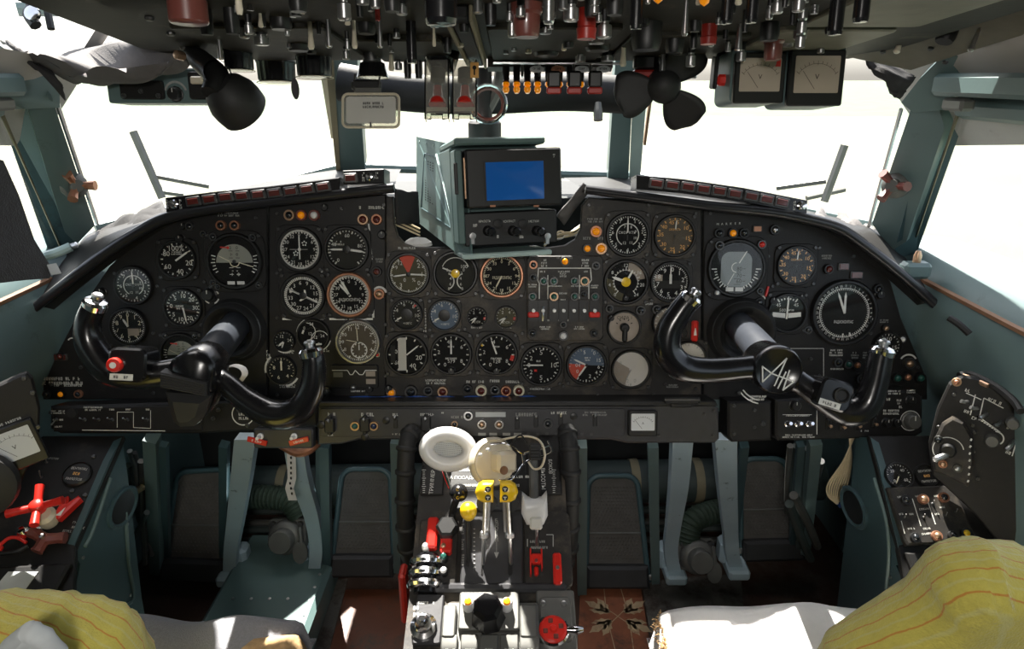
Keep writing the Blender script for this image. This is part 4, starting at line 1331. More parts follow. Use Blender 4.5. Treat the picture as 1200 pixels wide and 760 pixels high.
# crumpled covers at the ends of the hood
def crumple(name, label, cat, pts, mt, amp=0.012, nx=18, ny=10, th=0.004):
    """a soft sheet over four world corners with folds"""
    A, B, Cq, Dq = pts
    v = []
    for j in range(ny + 1):
        for i in range(nx + 1):
            s, t = i / nx, j / ny
            p = A.lerp(B, s).lerp(Dq.lerp(Cq, s), t)
            e = min(1, 6 * min(s, 1 - s, t, 1 - t) + 0.25)
            p = p + Vector((0, 0, 1)) * amp * e * (sin(9 * s + 5 * t + 1.3 * sin(7 * t)) + 0.6 * sin(17 * t - 6 * s + 2))
            v.append(p)
    f = [(j * (nx + 1) + i, j * (nx + 1) + i + 1, (j + 1) * (nx + 1) + i + 1, (j + 1) * (nx + 1) + i) for j in range(ny) for i in range(nx)]
    o = MB(mt).add(v, f).build(name, ang=80)
    md = o.modifiers.new('thick', 'SOLIDIFY')
    md.thickness = th
    return tag(o, label, cat)
crumple('cover_cloth', 'crumpled black leather cover bunched beside the wing latch on bare copper', 'cover', PX((120, 290, 1.33), (195, 250, 1.38), (190, 236, 1.50), (112, 270, 1.42)), 'curtaindk', 0.009)
crumple('cover_cloth', 'crumpled grey cover bunched at the foot of the red wing latch pillar', 'cover', PX((955, 252, 1.40), (1022, 285, 1.33), (1025, 268, 1.40), (960, 240, 1.52)), 'curtain', 0.010)
# torn rubber flaps at the notch beside the display unit
crumple('rubber_flap', 'torn black rubber flap hanging at the notch beside the vented box side', 'flap', PX((462, 222, 1.24), (488, 225, 1.32), (490, 262, 1.34), (464, 262, 1.27)), 'curtaindk', 0.004, 8, 8)
crumple('rubber_flap', 'torn grey rubber flap curling beside the bundle of cream wires', 'flap', PX((652, 252, 1.30), (684, 214, 1.25), (692, 219, 1.28), (660, 262, 1.32)), 'curtain', 0.003, 8, 8)
# loose wires in the notch
for k in range(7):
    MBw = MB('wirecream' if k % 3 else 'white')
    q = [(640 + random.uniform(-3, 3), 286 + random.uniform(-5, 3), 1.31), (655 + random.uniform(-3, 3), 276 + random.uniform(-6, 4), 1.33), (668 + random.uniform(-3, 3), 272 + random.uniform(-6, 5), 1.34), (682, 262 + k * 2.5, 1.36)]
    tag(MBw.tube(PX(*q), 0.0018, 6, 5).build('loose_wire'), 'thin pale loose wire looping in the notch beside the display unit', 'wire', 'loose wires in the panel notch')
for k in range(3):
    q = [(460, 254 + 4 * k, 1.33), (475, 260 + 4 * k, 1.34), (492, 268 + 4 * k, 1.36)]
    tag(MB('wirecream').tube(PX(*q), 0.0018, 6, 4).build('loose_wire'), 'straight cream wire crossing the notch behind the vented box side', 'wire', 'straight wires in the panel notch')
b = MB('cloth_w')
b.lathe([(0.05, 0), (0.048, 0.006), (0.03, 0.013), (0, 0.016)], 20, Matrix.Diagonal((0.55, 0.35, 1, 1)))
tag(b.build('rag', M=Matrix.Translation(at(490, 287, 1.32))), 'small white rag tucked in the panel notch', 'rag')
b = MB('wireblue')
for s in range(2):
    b = MB('wireblue')
    q = [(x, 466 + 1.5 * sin(x * 0.2 + s) + s, 1.30) for x in range(410, 650, 16)]
    tag(b.tube(PX(*q), 0.0035, 7, 3).build('blue_cable'), 'blue cable showing in the gap above the switch tray', 'cable', 'blue cables above the tray')
b = MB('teal')
slab(b, PX((330, 464, 1.36), (860, 464, 1.36), (860, 482, 1.36), (330, 482, 1.36)), 0.01)
tag(b.build('support_rail'), 'teal support rail showing in the gap above the switch tray', 'rail')

# ------------------------------------------------------------------ rows of warning lights on the glareshield
def annun(label, path, knobend, lamps_px, w=17, h=11, hh=0.05):
    F2 = Fr(PF.o + PF.n * hh, PF.u, PF.v)
    t = thing('warning_light_row', label, 'warning lights', F2.m)
    P = [F2.uv(x, y) for x, y in path]
    s = F2.sc(*path[0])
    H = h * s * 1.5
    poly = [(p[0], p[1] + H / 2) for p in P] + [(p[0], p[1] - H / 2) for p in reversed(P)]
    MB('blkgloss').prism(poly, -0.06, 0.0, 0.0015).build('housing', t, ang=20)
    for k, (x, y, a) in enumerate(lamps_px):
        u, v = F2.uv(x, y)
        ww, h2 = w * s, h * s
        b = MB('screw').prism(rrect(-ww / 2, -h2 / 2, ww / 2, h2 / 2, 0.002, 2), 0, 0.004, 0.001)
        b.build('lamp_frame', t, M=T(u, v, 0, R(a)))
        MB('lampred').box((0, 0, 0.004), (ww * .74, h2 * .62, 0.003), 0.0008).build('lamp_lens', t, M=T(u, v, 0, R(a)))
    if knobend:
        u, v = F2.uv(*knobend)
        MB('chrome').lathe([(0.008, 0), (0.008, 0.003), (0.0055, 0.004), (0.0055, 0.012), (0, 0.013)], 14).build('press_button', t, M=T(u, v))
        b = MB('print')
        for dx in (-8, 8):
            x, y = F2.uv(knobend[0] + dx, knobend[1])
            b.scrib(x, y, 0.0006, 0.004, 0.016, 4)
        b.build('lettering', t, ang=0)
    return t
annun('curved row of dark red warning lights with a test button by the leather cover', [(194, 240), (250, 233), (320, 226), (398, 216)], (204, 239), [(227, 236, 8), (246, 233.5, 7), (265, 231, 6), (284, 229.5, 6), (303, 228, 6), (322, 226, 7), (341, 224, 7), (360, 221.5, 8), (379, 219, 8)])
t = annun('short black warning lamp box with one red lens and test button', [(402, 208), (450, 206)], (434, 207), [(411, 208.5, 3)], 16, 11, 0.05)
annun('curved row of dark red warning lights ending at the crumpled grey cover', [(746, 213), (800, 218), (870, 228), (946, 243)], (939, 241), [(769, 215, -7), (787.5, 217, -7), (806, 219, -8), (824, 221.5, -8), (842.5, 224, -8), (861, 227, -9), (880, 230, -10), (898, 233.5, -11), (916, 237, -12)])

# ------------------------------------------------------------------ display unit
ya, ti = R(13), R(9)
fwd = Vector((sin(ya), -cos(ya) * cos(ti), sin(ti))).normalized()
right = Vector((cos(ya), sin(ya), 0))
O = at(599, 232, 1.13)
DF = Fr(O, right, fwd.cross(right))
sD = 1.13 / F
def d(px, py):
    return DF.uv(px, py)
DU = thing('display_unit', 'teal metal display unit with sky reflection painted blue on its screen, hung from the roof', 'display', DF.m)
# black front: upper hood with the screen, lower control strip
x0, y0 = d(546, 244)
x1, y1 = d(654, 173)
MB('blk').prism(rrect(x0, y0, x1, y1, 0.004, 3), -0.10, 0.018, 0.003).build('screen_hood', DU)
sx0, sy0 = d(568, 235)
sx1, sy1 = d(633, 189)
b = MB('rubber').prism(rrect(sx0 - .003, sy0 - .003, sx1 + .003, sy1 + .003, 0.003, 2), 0.018, 0.0195)
b.build('screen_surround', DU)
b = MB('screen')
n = 8
v = []
for j in range(n + 1):
    for i in range(n + 1):
        a, c = i / n, j / n
        v.append((sx0 + (sx1 - sx0) * a, sy0 + (sy1 - sy0) * c, 0.0198 + 0.0022 * (1 - (2 * a - 1) ** 2) * (1 - (2 * c - 1) ** 2)))
b.add(v, [(j * (n + 1) + i, j * (n + 1) + i + 1, (j + 1) * (n + 1) + i + 1, (j + 1) * (n + 1) + i) for j in range(n) for i in range(n)])
b.build('screen', DU, ang=80)
for px in (575, 625):
    MB('copper').box((0, 0, 0), (0.009, 0.003, 0.001)).build('slot', DU, M=T(*d(px, 241), 0.0185))
x0, y0 = d(545, 289)
x1, y1 = d(652, 245)
MB('blk').prism(rrect(x0, y0, x1, y1, 0.003, 2), -0.10, 0.002, 0.002).build('control_strip', DU)
for px in (574, 603, 631):
    b = MB('blkgloss').lathe([(0.0085, 0), (0.0085, 0.006), (0.0065, 0.009), (0.0065, 0.02), (0.0075, 0.024), (0.0075, 0.032), (0.005, 0.035), (0, 0.035)], 16)
    b.build('knob', DU, M=T(*d(px - 3, 270), 0.002))
for px in (583, 612):
    MB('rubber').lathe([(0.008, 0), (0.008, 0.002), (0.006, 0.003), (0, 0.003)], 14).build('cap', DU, M=T(*d(px, 262), 0.002))
b = MB('print')
for s, px in (('ЯРКОСТЬ', 567.5), ('КОНТРАСТ', 596.5), ('МЕТКИ', 625)):
    x, y = d(px, 259)
    b.text(s, x, y, 0.0028, 0.0036, wmax=0.02)
for px in (582, 611, 557):
    x, y = d(px, 277 if px > 560 else 264)
    b.scrib(x, y, 0.0028, 0.003, 0.005)
x, y = d(645, 183)
b.scrib(x, y, 0.0188, 0.007, 0.006, 2)
b.build('lettering', DU, ang=0)
for px in (553, 640):
    b = MB('steel').box((0, -0.006, 0.004), (0.007, 0.016, 0.004), 0.001)
    b.lathe([(0.0055, 0.0), (0.0055, 0.008), (0, 0.0085)], 12)
    b.build('toggle_clamp', DU, M=T(*d(px, 276), 0.002))
x0, y0 = d(540, 303)
x1, y1 = d(643, 291)
MB('tealedge').box(((x0 + x1) / 2, (y0 + y1) / 2, -0.03), (x1 - x0, y1 - y0, 0.10), 0.002).build('base_ledge', DU)
# teal casing behind, with slanted side wing plate
cx0, cy0 = d(536, 291)
cx1, cy1 = d(640, 168)
MB('tealbox').box(((cx0 + cx1) / 2, (cy0 + cy1) / 2, -0.16), (cx1 - cx0 - 0.004, cy1 - cy0, 0.22), 0.003).build('casing', DU)
W = tow  # alias
def toD(P):
    return [DF.i @ p for p in P]
wing = [(543, 172, 1.16), (488, 160, 1.44), (488, 259, 1.44), (541, 301, 1.14), (552, 297, 1.12)]
b = MB('tealbox')
q = toD(PX(*wing))
nn = (q[1] - q[0]).cross(q[2] - q[0]).normalized()
if nn.x > 0:
    nn = -nn
v = q + [p - nn * 0.003 for p in q]
k = len(q)
b.add(v, [tuple(range(k)), tuple(range(2 * k - 1, k - 1, -1))] + [(i, i + k, (i + 1) % k + k, (i + 1) % k) for i in range(k)])
wg = b.build('side_wing', DU, ang=20)
# recessed vent panel with holes on the wing
def wp(s, t, off):
    p = q[1].lerp(q[0], s).lerp(q[2].lerp(q[3], s), t)
    return p + nn * off
b = MB('tealdk')
rc = [(0.22, 0.17), (0.52, 0.17), (0.80, 0.80), (0.14, 0.80)]
b.tube([wp(s, t, 0.001) for s, t in rc + rc[:1]], 0.0012, 6, 1)
b.build('recess_rim', wg)
b = MB('tealbox')
b.add([wp(s, t, 0.0006) for s, t in rc], [(0, 1, 2, 3)])
b.build('vent_panel', wg)
b = MB('face')
for j in range(17):
    for i in (0, 1, 2, 3, 5, 6):
        t_ = 0.24 + j * 0.027
        s_ = 0.24 + i * 0.055
        if i >= 4 and s_ > 0.36 + 0.4 * (t_ - 0.1):
            continue
        a = [wp(s_, t_, 0.0012), wp(s_ + 0.026, t_, 0.0012), wp(s_ + 0.026, t_ + 0.013, 0.0012), wp(s_, t_ + 0.013, 0.0012)]
        b.add(a, [(0, 1, 2, 3)])
o = b.build('vent_hole', wg, ang=0)
o['kind'] = 'stuff'
b = MB('tealedge')
b.tube([wp(0.50, 0.14, 0.002), wp(0.93, 0.86, 0.002)], 0.0022, 6, 1)
b.build('stiffener', wg)
for s in (0.08, 0.25, 0.42, 0.6, 0.78):
    MB('tealedge').lathe([(0.0022, 0), (0.0018, 0.001), (0, 0.0014)], 8, axis(wp(s, 0.05, 0), nn)).build('rivet', wg)
# slotted side of the chassis between wing and front
b = MB('tealbox')
x0, y0 = d(533, 175)
b.box((x0 + 0.004, (cy0 + cy1) / 2, -0.02), (0.012, (cy1 - cy0) * .92, 0.05), 0.002)
b.use('blk').box((x0 - 0.001, (cy0 + cy1) / 2 + 0.03, 0.004), (0.006, 0.05, 0.004), 0.001)
b.use('brass').box((x0 + 0.013, (cy0 + cy1) / 2 + 0.03, 0.004), (0.003, 0.065, 0.006), 0.0005)
b.build('chassis_side', DU)
# cover on top, and hanger post to the roof
b = MB('tealbox')
tx, ty = d(585, 163)
b.box((tx, ty - 0.003, -0.09), (0.150, 0.012, 0.20), 0.003)
b.build('top_cover', DU)
hp = at(568, 148, 1.24)
b = MB('rubber').lathe([(0.030, -0.03), (0.030, 0.006), (0.026, 0.010), (0.014, 0.012), (0.014, 0.10), (0, 0.10)], 20, Matrix.Translation(hp))
b.use('dullmetal').tube([hp + Vector((0.0, 0, 0.02)), hp + Vector((0.022, 0, 0.06)), hp + Vector((0.03, 0, 0.10))], 0.010, 8, 4)
b.v = [DF.i @ p for p in b.v]
b.build('hanger_post', DU)
b = MB('wirecream')
for r0, cc in ((0.032, 'chrome'), (0.026, 'maroon')):
    b.use(cc)
    P = [DF.i @ (at(572, 122, 1.2) + Vector((r0 * cos(a), 0, r0 * sin(a)))) for a in [2 * pi * i / 18 for i in range(19)]]
    b.tube(P, 0.003, 6, 1)
b.build('coiled_lead', DU)

# ------------------------------------------------------------------ control yokes
def boot(par, c, n, r, m='rubber'):
    M = axis(c, n)
    b = MB(m).lathe([(r * 1.12, -0.004), (r * 1.12, 0.006), (r, 0.014), (r * 0.97, 0.030), (r * 0.86, 0.036), (r * 0.70, 0.030), (r * 0.66, 0.015), (r * 0.58, 0.012)], 32, M)
    b.use('screw').lathe([(r * 1.0, 0.0145), (r * 1.02, 0.0165), (r * 0.99, 0.0185)], 32, M)
    b.build('column_boot', par, ang=50)
def grip(px, py, D, t, par):
    """chrome thumb button on the horn's end"""
    p = at(px, py, D)
    M = axis(p, t)
    b = MB('chrome').lathe([(0.0165, -0.008), (0.0175, 0.0), (0.0145, 0.004), (0.008, 0.006)], 20, M)
    b.use('steel').lathe([(0.006, 0.005), (0.006, 0.009), (0.008, 0.010), (0.008, 0.013), (0.006, 0.015), (0, 0.015)], 14, M)
    b.build('thumb_button', par)
# --- yoke with ribbed hub
mat('columnsteel', (0.030, 0.034, 0.042), 0.38, spec=0.25, var=0.3, scale=40)
YL = thing('control_yoke', 'black control yoke with ribbed tapered hub cover and red button', 'yoke', at(228, 430, 1.03))
inv = YL.matrix_world.inverted()
YLo = at(228, 430, 1.03)
def loc(P, o):
    return [p - o for p in P]
c0 = PF.w(276, 386, 0)
boot(YL, c0 - YLo, PF.n, 33 * PF.sc(276, 386))
b = MB('columnsteel')
b.tube(loc([PF.w(279, 378, 0.0), at(258, 402, 1.14), at(236, 428, 1.06)], YLo), [0.026, 0.026, 0.027], 20, 4)
b.build('column', YL, ang=60)
b = MB('blkgloss')
b.tube(loc(PX((222, 432, 1.02), (190, 437, 1.005), (158, 440, 1.0), (128, 432, 0.99), (107, 405, 0.985), (103, 380, 0.98), (111, 357, 0.975)), YLo), [0.021, 0.019, 0.021, 0.0225, 0.0205, 0.0175, 0.0160], 18, 8)
b.build('horn', YL, ang=60)
b = MB('blkgloss')
b.tube(loc(PX((238, 436, 1.02), (262, 447, 1.005), (290, 470, 0.995), (322, 486, 0.99), (350, 480, 0.985), (365, 455, 0.98), (368, 425, 0.975), (363, 412, 0.972)), YLo), [0.020, 0.016, 0.018, 0.021, 0.0205, 0.0185, 0.0165, 0.0155], 18, 8)
b.build('horn', YL, ang=60)
def dirv(a, b_):
    return at(*b_) - at(*a)
grip(112, 355, 0.974, dirv((107, 370, 0.98), (112, 352, 0.973)) - YLo * 0, YL)
for o in YL.children:
    if o.name.startswith('thumb_button'):
        o.location = -YLo
grip(364, 411, 0.972, dirv((368, 430, 0.975), (364, 408, 0.971)), YL)
YL.children[-1].location = -YLo
# hub: domed block above, tapered rubber cover below
HF = Fr(at(228, 445, 0.985), (1, 0.10, 0), (0, 0.12, 1))
def hp2(px, py):
    p = HF.uv(px, py)
    return p
out = [hp2(*p) for p in ((197, 432), (202, 421), (214, 413), (229, 410), (243, 414), (253, 424), (256, 436), (252, 460), (241, 488), (232, 496), (216, 497), (207, 490), (200, 465), (196, 448))]
b = MB('blkgloss')
b.prism(out, -0.055, 0.012, 0.010)
b.v = [HF.m @ p - YLo for p in b.v]
b.build('hub', YL, ang=50)
b = MB('rubber')
low = [hp2(*p) for p in ((199, 455), (252, 459), (243, 485), (232, 494), (216, 495), (208, 489))]
b.prism(low, 0.0, 0.026, 0.010)
q = [hp2(*p) for p in ((194, 431), (247, 443), (248, 459), (194, 449))]
b.prism(q, 0.0, 0.022, 0.003)
for k in range(6):
    a = 0.12 + k * 0.15
    pa = Vector(q[0]).lerp(Vector(q[3]), a)
    pb = Vector(q[1]).lerp(Vector(q[2]), a)
    b.tube([(pa.x + .002, pa.y, 0.0225), (pb.x - .002, pb.y, 0.0225)], 0.0011, 6, 1)
b.v = [HF.m @ p - YLo for p in b.v]
b.build('hub_cover', YL, ang=40)
# switch block with red button on the horn
SF = Fr(at(151, 427, 0.965), (1, 0.15, -0.12), (0.12, 0.35, 1))
def block(par, o, Fb, w, h, dp, btn, bm):
    b = MB('blkgloss').prism(rrect(-w / 2, -h / 2, w / 2, h / 2, 0.010, 4), -dp, 0.008, 0.003)
    b.v = [Fb.m @ p - o for p in b.v]
    b.build('switch_block', par, ang=40)
    if bm:
        b = MB('red').lathe([(0.0105, 0.008), (0.0105, 0.014), (0.009, 0.018), (0, 0.019)], 20, Matrix.Translation((btn[0], btn[1], 0)))
        b.use('white').lathe([(0.0045, 0.0195), (0, 0.0197)], 14, Matrix.Translation((btn[0], btn[1], 0)))
    else:
        b = MB('rubber').lathe([(0.011, 0.008), (0.011, 0.012), (0.009, 0.013), (0.007, 0.009), (0, 0.009)], 18, Matrix.Translation((btn[0], btn[1], 0)))
    b.v = [Fb.m @ p - o for p in b.v]
    b.build('push_button', par)
    b = MB('print').box((btn[0] + (0.008 if bm else -0.012), -h / 2 + 0.007, 0.0083), (0.030, 0.009, 0.001))
    b.use('blk').scrib(btn[0] + (0.008 if bm else -0.012), -h / 2 + 0.007, 0.0092, 0.026, 0.0042)
    b.v = [Fb.m @ p - o for p in b.v]
    b.build('name_plate', par, ang=0)
block(YL, YLo, SF, 0.050, 0.048, 0.045, (-0.014, 0.000), True)
b = MB('print')
# white strap loop behind the hub
tag(MB('cloth_w').tube(PX((266, 430, 1.10), (275, 428, 1.09), (284, 431, 1.085), (287, 438, 1.085), (282, 446, 1.09)), 0.006, 8, 5, flat=0.3).build('strap_loop'), 'small white strap loop behind the ribbed hub yoke', 'strap')
# --- yoke with emblem
YRo = at(905, 430, 1.03)
YR = thing('control_yoke', 'black control yoke with winged letter emblem on a round hub', 'yoke', YRo)
c0 = PF.w(868, 388, 0)
boot(YR, c0 - YRo, PF.n, 36 * PF.sc(868, 388))
b = MB('columnsteel')
b.tube(loc([PF.w(863, 378, 0.0), at(882, 400, 1.14), at(903, 424, 1.05)], YRo), [0.025, 0.026, 0.027], 20, 4)
b.build('column', YR, ang=60)
b = MB('blkgloss')
b.tube(loc(PX((905, 428, 1.01), (870, 431, 1.0), (830, 434, 0.995), (800, 430, 0.99), (783, 412, 0.985), (784, 388, 0.98), (797, 365, 0.975), (808, 351, 0.972)), YRo), [0.020, 0.0175, 0.019, 0.021, 0.0205, 0.019, 0.0175, 0.0165], 18, 8)
b.build('horn', YR, ang=60)
b = MB('blkgloss')
b.tube(loc(PX((915, 436, 1.01), (940, 450, 1.0), (965, 468, 0.995), (993, 483, 0.99), (1014, 475, 0.985), (1024, 452, 0.98), (1030, 425, 0.975), (1033, 412, 0.972)), YRo), [0.020, 0.0165, 0.018, 0.021, 0.0205, 0.0185, 0.0170, 0.0160], 18, 8)
b.build('horn', YR, ang=60)
grip(810, 349, 0.971, dirv((797, 365, 0.975), (810, 348, 0.971)), YR)
YR.children[-1].location = -YRo
grip(1034, 410, 0.972, dirv((1030, 425, 0.975), (1034, 408, 0.971)), YR)
YR.children[-1].location = -YRo
EF = Fr(at(911, 433, 0.985), (1, -0.06, 0), (0, 0.25, 1))
r = 28 * 0.985 / F
b = MB('blkgloss').lathe([(r * 1.02, -0.06), (r * 1.05, -0.01), (r * 1.03, 0.002), (r * 0.95, 0.006), (r * 0.90, 0.004), (0, 0.004)], 36)
b.v = [EF.m @ p - YRo for p in b.v]
b.build('hub', YR, ang=50)
b = MB('white')
S = r / 28.0
def E(px, py):
    return ((px - 911.5) * S * 1.0, -(py - 434) * S)
def stroke(pts, w=1.9):
    P = [E(*p) for p in pts]
    for a, c in zip(P, P[1:]):
        b.prism([tuple(Vector(a) + Vector((-(Vector(c) - Vector(a)).normalized().y, (Vector(c) - Vector(a)).normalized().x)) * w * S / 2 * sg1 + (Vector(c) - Vector(a)).normalized() * w * S / 2 * sg2) if sg2 < 0 else tuple(Vector(c) + Vector((-(Vector(c) - Vector(a)).normalized().y, (Vector(c) - Vector(a)).normalized().x)) * w * S / 2 * sg1 + (Vector(c) - Vector(a)).normalized() * w * S / 2 * sg2) for sg1, sg2 in ((1, -1), (-1, -1), (-1, 1), (1, 1))], 0.0042, 0.0052)
stroke([(893, 430), (894, 448), (920, 420), (908, 452)], 1.5)
stroke([(893, 430), (904, 438), (930, 447), (918, 457), (924, 434)], 1.5)
stroke([(912, 455), (920, 436)], 1.5)
b.v = [EF.m @ p - YRo for p in b.v]
b.build('emblem', YR, ang=0)
SF2 = Fr(at(977, 462, 0.968), (1, -0.15, -0.28), (0.2, 0.35, 1))
block(YR, YRo, SF2, 0.046, 0.043, 0.04, (0.007, 0.002), False)
# etched marks at the horn tips
for yk, yo, L in ((YL, YLo, [(366, 424)]), (YR, YRo, [(806, 361), (1031, 421), (1029, 434)])):
    pass

# ------------------------------------------------------------------ switch tray under the panel
TF = Fr(PF.o + PF.n * 0.055, PF.u, (0, sin(R(16)), cos(R(16))))
TR = thing('switch_tray', 'long dark switch tray under the central panel with small ammeter', 'panel', TF.m)
out = [TF.uv(*p) for p in ((372, 475), (836, 474), (842, 478), (843, 514), (838, 519), (735, 519), (716, 515), (420, 515), (400, 520), (372, 521))]
MB('tray').prism(out, -0.06, 0.0, 0.003).build('body', TR, ang=30)
out = [TF.uv(*p) for p in ((372, 470), (838, 469), (840, 475), (372, 476))]
MB('blk').prism(out, -0.07, 0.006, 0.002).build('ledge', TR, ang=30)
out = [TF.uv(*p) for p in ((376, 478), (730, 478), (733, 481), (732, 508), (729, 511), (376, 511))]
MB('tray').prism(out, 0.0, 0.003, 0.001).build('front_plate', TR, ang=30)
def meter(par, Fm, px, py, w, h, z0=0.0, face='meterwhite', frame='blk', dp=0.012):
    x, y = Fm.uv(px, py)
    s = Fm.sc(px, py)
    w *= s
    h *= s
    b = MB(frame).prism(rrect(-w / 2, -h / 2, w / 2, h / 2, 0.003, 2), 0, dp, 0.002)
    o = b.build('meter', par, M=T(x, y, z0))
    fw_, fh = w * 0.8, h * 0.66
    b = MB(face).prism(rrect(-fw_ / 2, -fh / 2 + h * 0.06, fw_ / 2, fh / 2 + h * 0.06, 0.0015, 2), dp - 0.002, dp + 0.0004)
    b.build('meter_face', o)
    b = MB('face')
    z = dp + 0.0008
    cy = -fh * 0.30
    for k in range(11):
        a = -52 + k * 10.4
        p0, p1 = pol(fh * (0.68 if k % 5 else 0.64), a), pol(fh * 0.76, a)
        b.line((p0[0], p0[1] + cy), (p1[0], p1[1] + cy), 0.0005, z)
    arc(b, 0, cy, fh * 0.69, -52, 52, 0.0004, z)
    b.text('A' if face == 'meterwhite' and w > 0 and par.name.startswith('switch_tray') else 'V', 0, h * 0.02, z, fh * 0.14)
    b.line((-fw_ * 0.32, h * 0.12), (-fw_ * 0.04, -fh * 0.3), 0.0006, z)
    b.build('dial_markings', o, ang=0)
    return o
meter(TR, TF, 752, 494.5, 34, 30)
for px, py, a, c in ((417, 498, 'lampgreen', 'brass'), (439, 498, 'lampblue', 'brass'), (533, 496, 'lampdark', 'brass'), (549, 486, 'lampdark', 'steel'), (565, 496, 'brass', 'steel'), (585, 496, 'brass', 'steel'), (642, 495, 'lampdark', 'screw')):
    lamp(TR, *TF.uv(px, py), (5.5 if px != 533 else 4) * SC, a, c, 0.003)
for px, py in ((453, 492), (377, 497), (672, 487), (428, 511)):
    MB('blk').lathe([(0.007, 0), (0.007, 0.0015), (0.006, 0.002), (0, 0.002)], 14).build('blank_cap', TR, M=T(*TF.uv(px, py), 0.003))
for px, py, kd in ((388, 497, 'blk'), (429, 496, 'blk'), (464, 494, 's'), (500, 495, 'blk'), (606, 495, 's'), (628, 493, 's'), (657, 491, 'c'), (697, 492, 's')):
    x, y = TF.uv(px, py)
    b = MB('blk').box((0, 0, 0.0005), (0.008, 0.022, 0.002), 0.0008)
    if kd == 'blk':
        b.box((0, 0, 0.006), (0.018, 0.026, 0.011), 0.002)
        b.box((0, 0.014, 0.006), (0.008, 0.008, 0.008), 0.002).box((0, -0.014, 0.006), (0.008, 0.008, 0.008), 0.002)
    o = b.build('switch', TR, M=T(x, y, 0.003))
    MB('steel' if kd != 'c' else 'cream').lathe([(0.0016, 0), (0.0022, 0.011), (0, 0.012)], 8, Matrix.Translation((0, 0.006, 0.001 if kd != 'blk' else 0.010)) @ Matrix.Rotation(R(-35), 4, 'X')).build('switch_lever', o)
for px in (568, 578, 590, 600, 619, 630, 641, 652, 663, 682, 693):
    b = MB('printdim' if px < 605 else 'screw').box((0, 0, 0), ((0.014 if px < 605 else 0.005), 0.005, 0.0008))
    b.build('tally_plate', TR, M=T(*TF.uv(px if px > 605 else 565 + (px - 568) * 1.3, 508), 0.0033))
letters(TR, [(388, 484.5, 16, 4), (430, 485, 30, 4), (464, 485, 9, 3), (501, 485, 18, 3), (519, 483, 9, 2), (536, 488, 18, 3, 1, 'printdim'), (617, 485, 30, 4, 1, 'printdim'), (655, 483, 22, 3), (697, 484, 30, 5, 2, 'printdim'), (388, 509, 8, 2), (430, 509, 8, 2), (465, 508, 12, 2)], frame=TF, z=0.0036)
b = MB('paper')
x, y = TF.uv(575, 485)
b.box((x, y, 0.0034), (0.055, 0.009, 0.0008))
b.build('tally_plate', TR)
for px, py in ((825, 485), (836, 481), (835, 510), (730, 494), (772, 510), (380, 480)):
    screw(TR, *TF.uv(px, py), 0.003)
# hinge
b = MB('blk')
x, y = TF.uv(797, 468)
b.box((x, y, 0.01), (0.065, 0.012, 0.012), 0.003).box((x, y - 0.008, 0.008), (0.04, 0.01, 0.008), 0.002)
b.tube([(x - 0.032, y + 0.004, 0.014), (x + 0.032, y + 0.004, 0.014)], 0.004, 8, 1)
b.build('hinge', TR)
# small outboard boxes either side
def obox(label, poly, dz, mt='panel'):
    t = thing('switch_box', label, 'panel', TF.m)
    MB(mt).prism([TF.uv(*p) for p in poly], -0.05 + dz, dz, 0.004).build('body', t, ang=30)
    return t
B1 = obox('low black switch box left under the ribbed yoke hub with row of toggles', ((58, 476), (240, 470), (300, 470), (372, 474), (372, 500), (236, 508), (70, 508), (58, 502)), 0.0)
B1['label'] = 'low black switch box with five toggles under the red button yoke'
x0, y0 = TF.uv(58, 508)
out = [TF.uv(*p) for p in ((62, 477), (232, 474), (238, 478), (238, 504), (64, 505))]
MB('panel').prism(out, 0, 0.004, 0.002).build('front_plate', B1)
for px, kk in ((68, 'c'), (101, 's'), (117, 's'), (133, 's'), (151, 's'), (174, 's')):
    toggle(B1, *TF.uv(px, 491), 0.0065, 'up' if kk == 's' else 'down', 0.004)
for px, py in ((87, 482), (112, 461), (215, 478), (280, 480), (256, 480), (290, 498), (60, 483), (180, 500), (250, 490)):
    if px != 112:
        screw(B1, *TF.uv(px, py), 0.004, 0.0)
MB('rubber').lathe([(0.009, 0), (0.009, 0.004), (0, 0.004)], 16).build('blank_cap', B1, M=T(*TF.uv(87, 483), 0.004))
letters(B1, [(70, 482, 18, 4, 2), (111, 478, 24, 5, 2), (133, 479, 8, 2), (152, 479, 9, 2), (174, 479, 8, 2), (70, 491, 14, 2), (70, 499, 14, 2)], lines=[(98, 503, 195, 504, 0.8), (139, 482, 158, 482, 0.6), (139, 482, 139, 500, 0.6), (158, 482, 158, 500, 0.6), (158, 500, 178, 501, 0.6), (178, 480, 178, 501, 0.6)], frame=TF, z=0.0046)
b = MB('print')
x, y = TF.uv(285, 485)
arc(b, x, y, 13 * SC, 0, 360, 1.2 * SC, 0.0008)
b.scrib(x + 0.002, y, 0.0008, 0.026, 0.020, 3)
b.build('round_notice', B1, ang=0)
# twin red-flagged switch box on the tray's end
x0, y0 = TF.uv(302, 522)
x1, y1 = TF.uv(370, 499)
B2 = thing('switch_box', 'small black switch box with two red flagged switches', 'panel', TF.m)
MB('tray').prism(rrect(x0, y0, x1, y1, 0.004, 2), 0.0, 0.02, 0.003).build('body', B2)
for px, a in ((310, -14), (349, 14)):
    x, y = TF.uv(px, 508)
    MB('lampwhite').lathe([(0.006, 0), (0.006, 0.003), (0.003, 0.004), (0.003, 0.018), (0, 0.019)], 12).build('switch', B2, M=T(x, y, 0.02))
    b = MB('red').box((0, 0, 0), (0.036, 0.010, 0.003), 0.001)
    b.use('white').scrib(0, 0, 0.0018, 0.026, 0.004)
    b.build('flag', B2, M=T(*TF.uv(px + (-3 if a < 0 else 6), 513), 0.024, R(a)))
